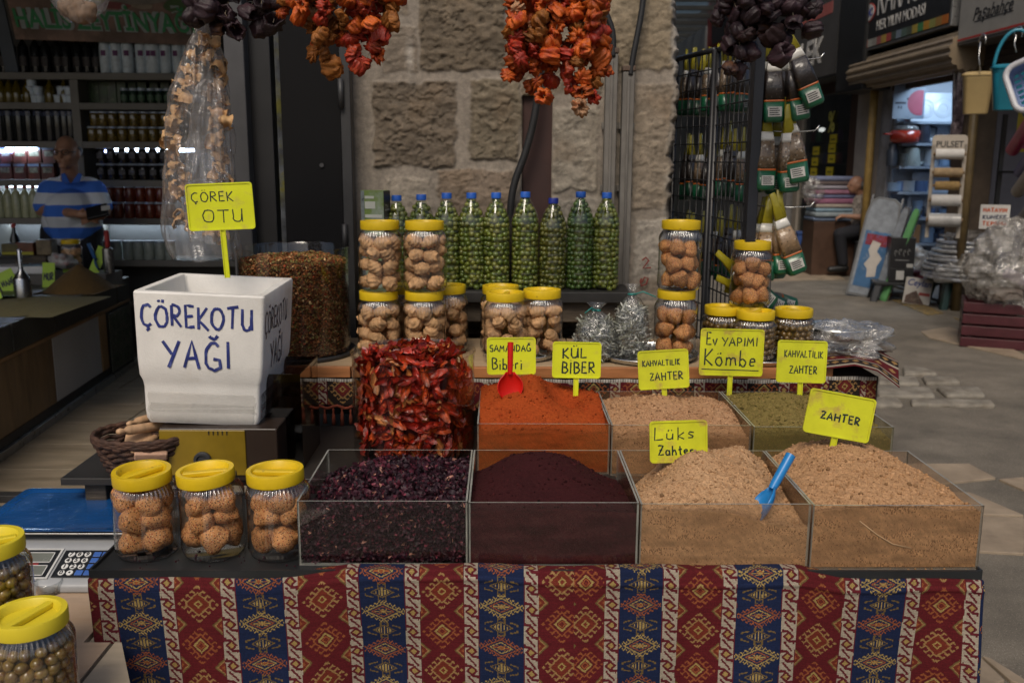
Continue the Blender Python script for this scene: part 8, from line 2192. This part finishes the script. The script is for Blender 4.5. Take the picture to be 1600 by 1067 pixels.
# blue stool, fan box, textile pile, seated man
P = PZ(1268, 410, 0); stool('small blue plastic stool far down the lane', (P.x, P.y+.2, 0), .40, .38, .46, mat('stool_blue', (.035, .085, .28), .4, .15, 10), None, R(-15))
P = PZ(1297, 422, 0); s = P.y/FPX
t = thing('heater_box', 'tall grey box with two round dark grilles beside the seated man', 'box', P, R(-50)); MB().box(-.14, .14, 0, .3, 0, 90*s).build('box_body', mat('box_greyblue', (.17, .18, .2), .35, .2, 10), t, bevel=.01)
for z in (.28, .68): MB().lathe([(.10, 0), (.10, .012), (.085, .012), (.08, .002)], 24, M=Matrix.Translation((0, -.0, 90*s*z)) @ Matrix.Rotation(R(90), 4, 'X')).build('round_grille', bkb, t)
P = PX(1338, 300, FX-.25); zt_ = 0
q = random.Random(3); tcols = [(.15, .2, .3), (.28, .33, .36), (.2, .3, .38), (.35, .3, .26), (.3, .12, .2), (.16, .18, .32), (.34, .16, .24), (.3, .28, .33), (.12, .09, .09), (.17, .2, .32)]
zz = PY(1338, 345, 12.9).z; c = Vector((4.56, 12.95, 0))
tag(MB().box(c.x-.31, c.x+.31, c.y-.24, c.y+.24, 0, zz-.002).build('display_table', brownfr, bevel=.01), 'brown display block under the folded cloth pile behind the seated man', 'table')
for i in range(10):
    h = q.uniform(.05, .075); o = MB().box(-.32, .32, -.22, .22, 0, h).build('folded_cloth', mat('cloth_%s' % 'abcdefghij'[i], tcols[i], .85, .25, 12, .003, 30), bevel=.02); o.location = (c.x+q.uniform(-.03, .03), c.y+q.uniform(-.04, .04), zz); zz += h+.002
    tag(o, 'folded %s cloth in the pile behind the seated man, layer %s' % (['navy', 'grey blue', 'teal blue', 'tan', 'plum', 'indigo', 'pink', 'lilac', 'dark brown', 'slate blue'][i], ['at the bottom', 'just above the bottom', 'third from below', 'fourth from below', 'fifth from below', 'fifth from above', 'fourth from above', 'third from above', 'just below the top', 'on top'][i]), 'folded cloth', 'folded cloths behind the seated man')
crumple('plastic_bag', 'pale translucent bag draped at the left of the folded cloth pile', (c.x-.30, c.y-.1, zz-.22), (.14, .14, .2), 12, film, 'bag', n=20, amp=.45)
def man_sit():
    B0 = PZ(1332, 431, 0); s = B0.y/FPX; Y = B0.y
    t = thing('person', 'grey-haired man in a checked shirt and dark trousers seated facing left in the lane', 'person', (B0.x, Y, 0))
    def L(px, py, dy=0): return PY(px, py, Y+dy)-Vector((B0.x, Y, 0))
    b = MB(); hc = L(1338, 289); 
    b.ball(hc, (.105, .078, .118), 14); b.ball(hc+Vector((-.045, 0, -.06)), (.06, .058, .055), 12)
    b.ball(hc+Vector((-.108, 0, -.02)), (.022, .015, .026), 8); b.ball(hc+Vector((-.088, 0, .018)), (.022, .055, .016), 8); b.ball(hc+Vector((-.09, 0, -.062)), (.016, .026, .011), 8)
    for sy_ in (-1, 1): b.ball(hc+Vector((.012, .079*sy_, -.015)), (.026, .012, .034), 8)
    capsule(b, hc+Vector((.03, 0, -.07)), L(1352, 312), .056, .07)
    capsule(b, L(1352, 318), L(1350, 352), .14, .15, sc=(.85, 1.15, 1))
    hip = L(1352, 360); 
    for sy_, dyk in ((-1, -.14), (1, .16)):
        sh_ = L(1358, 314, .19*sy_); el = L(1352, 340, .21*sy_); wr = L(1322, 338, .10*sy_)
        capsule(b, sh_, el, .055, .047); capsule(b, el, wr, .045, .03); b.ball(wr+Vector((-.05, 0, 0)), (.05, .026, .03), 8)
        for k in range(4): p = wr+Vector((-.085, (-.018+.012*k), -.012+.004*k)); capsule(b, p, p+Vector((-.045, 0, -.022)), .0105, .009); capsule(b, p+Vector((-.045, 0, -.022)), p+Vector((-.05, 0, -.052)), .009, .008)
        capsule(b, wr+Vector((-.04, -.02*sy_, .02)), wr+Vector((-.085, -.03*sy_, .012)), .011, .009)
        kn = L(1312, 366, dyk); an = L(1317, 415, dyk)
        capsule(b, hip+Vector((0, .09*sy_, .02)), kn, .09, .06); capsule(b, kn, an, .058, .04); capsule(b, an+Vector((.02, 0, -.03)), an+Vector((-.15, 0, -.05)), .04, .032)
    organic('body', b, skin, t, .009, 4)
    m, nt, out = _new('checked_shirt'); Lk = nt.links.new
    bs = nd(nt, 'ShaderNodeBsdfPrincipled', Roughness=.85); Lk(bs.outputs[0], out.inputs[0]); tc_ = nd(nt, 'ShaderNodeTexCoord')
    ck_ = nd(nt, 'ShaderNodeTexChecker', Scale=14.0); Lk(tc_.outputs['Object'], ck_.inputs['Vector']); ck_.inputs[1].default_value = (.36, .32, .27, 1); ck_.inputs[2].default_value = (.14, .12, .10, 1)
    ck2 = nd(nt, 'ShaderNodeTexChecker', Scale=29.0); Lk(tc_.outputs['Object'], ck2.inputs['Vector']); ck2.inputs[1].default_value = (.40, .36, .32, 1); ck2.inputs[2].default_value = (.2, .17, .15, 1)
    Lk(mixc(nt, .5, ck_.outputs[0], ck2.outputs[0]), bs.inputs['Base Color'])
    b = MB(); capsule(b, L(1353, 318), L(1350, 354), .165, .175, sc=(.85, 1.15, 1)); capsule(b, L(1355, 312, -.12), L(1355, 312, .12), .075, .075)
    for sy_ in (-1, 1): sh_ = L(1358, 314, .19*sy_); el = L(1352, 340, .21*sy_); capsule(b, sh_, el, .075, .07)
    organic('checked_shirt', b, m, t, .011, 5)
    b = MB()
    capsule(b, hip+Vector((0, -.09, .0)), hip+Vector((0, .09, 0)), .13, .13)
    for sy_, dyk in ((-1, -.14), (1, .16)): kn = L(1312, 366, dyk); an = L(1317, 410, dyk); capsule(b, hip+Vector((0, .09*sy_, .02)), kn, .115, .085); capsule(b, kn, an, .085, .07)
    organic('trousers', b, MATS['dark_trousers'], t, .012, 4)
    b = MB()
    for sy_, dyk in ((-1, -.14), (1, .16)): b = MB(); an = L(1317, 415, dyk); capsule(b, an+Vector((.03, 0, -.035)), an+Vector((-.17, 0, -.055)), .05, .042); b.build('shoe', blackm, t, smooth=True)
    b = MB(); b.ball(hc+Vector((.055, 0, -.005)), (.062, .082, .075), 12)
    b.build('grey_hair', mat('hair_grey2', (.22, .22, .22), .9, .4, 60), t, smooth=True)
    b = MB()
    for sy_ in (-1, 1): b.ball(hc+Vector((-.085, .034*sy_, -.004)), (.012, .014, .008), 6)
    b.build('eye', MATS['eye_dark'], t, smooth=True)
    stool('low dark stool under the seated man', (B0.x+.14, Y, 0), .4, .4, max(.2, hip.z-.13), MATS['stool_black'])
man_sit()
# ---- rolls and goods at the right edge
t0 = PX(1590, 250, FX-.1)
for i, (px, py, L_, r, cl_, lb) in enumerate(((1582, 235, .9, .06, (.45, .06, .12), 'pink roll of oilcloth leaning at the right edge'), (1590, 300, .9, .06, (.42, .36, .3), 'pale roll of oilcloth at the right edge'), (1596, 345, .9, .055, (.3, .27, .25), 'greyish roll of oilcloth low at the right edge'), (1594, 270, .8, .055, (.1, .1, .25), 'dark blue roll of oilcloth at the right edge'))):
    P = PX(px, py, FX-.15); b = MB(); b.lathe([(r*.4, 0), (r, 0), (r, L_), (r*.4, L_)], 20, M=Matrix.Translation(P) @ Euler((R(60), R(0), R(-12))).to_matrix().to_4x4(), caps=(False, False)); tag(auto(b.build('oilcloth_roll', mat('oilcloth_'+'abcd'[i], cl_, .35, .2, 10, coat=.3)), 40), lb, 'roll', 'rolls of oilcloth')
P = PX(1600, 195, FX-.05); tag(MB().box(P.x, P.x+.05, P.y-.4, P.y+.12, P.z-.25, P.z+.2).box(P.x-.002, P.x, P.y-.35, P.y+.06, P.z-.22, P.z-.03, mi=1).build('display_card', [mat('card_yellow', (.4, .33, .03), .5), mat('card_magenta', (.3, .04, .14), .5)]), 'yellow and magenta display card at the right edge', 'card')
P = PX(1597, 330, FX-.1); t = thing('roll_rack', 'black metal rack holding the oilcloth rolls', 'rack', (FX-.1, P.y, 0))
for dy in (-.1, .45): MB().box(-.02, .02, dy, dy+.03, 0, 2.0).build('upright', wm, t)
for z in (.55, 1.0, 1.45): MB().box(-.015, .3, -.1, .48, z, z+.02).build('cross_bar', wm, t)
# ---- lane roof far back and end wall
t = thing('lane_roof', 'translucent ribbed canopy over the far part of the lane', 'roof', (2.6, 22, 4.2))
MB().box(-3.5, 2.25, -7, 12, .32, .34).build('roof_sheet', clear('roof_sheet', (.62, .66, .68), .6, .3, film=.55, fcol=(.5, .52, .54)), t)
for i in range(19): MB().box(-3.5, 2.2, -7+i, -6.92+i, .24, .319).build('rib', mat('roof_rib', (.14, .13, .12), .6), t)
MB().box(1.9, 2.2, -7, 12, .0, .239).build('side_beam', MATS['roof_rib'], t)
b = MB(); b.box(-6, 9, 34, 34.3, 0, 6.5); o = b.build('end_wall', mat('end_wall', (.20, .19, .18), .85, .3, 1.5)); o['kind'] = 'structure'
b = MB(); b.box(-.6, -.3, 4.2, 34, 0, 6.5); o = b.build('lane_wall', stucco); o['kind'] = 'structure'
tag(MB().box(FX-.55, FX-.3, PX(1090, 85, FX-.4).y-1.5, PX(1090, 85, FX-.4).y+2, 3.3, 4.4).build('white_awning_box', mat('awning_white', (.5, .5, .5), .6)), 'dull white fascia box far down the lane', 'fascia')
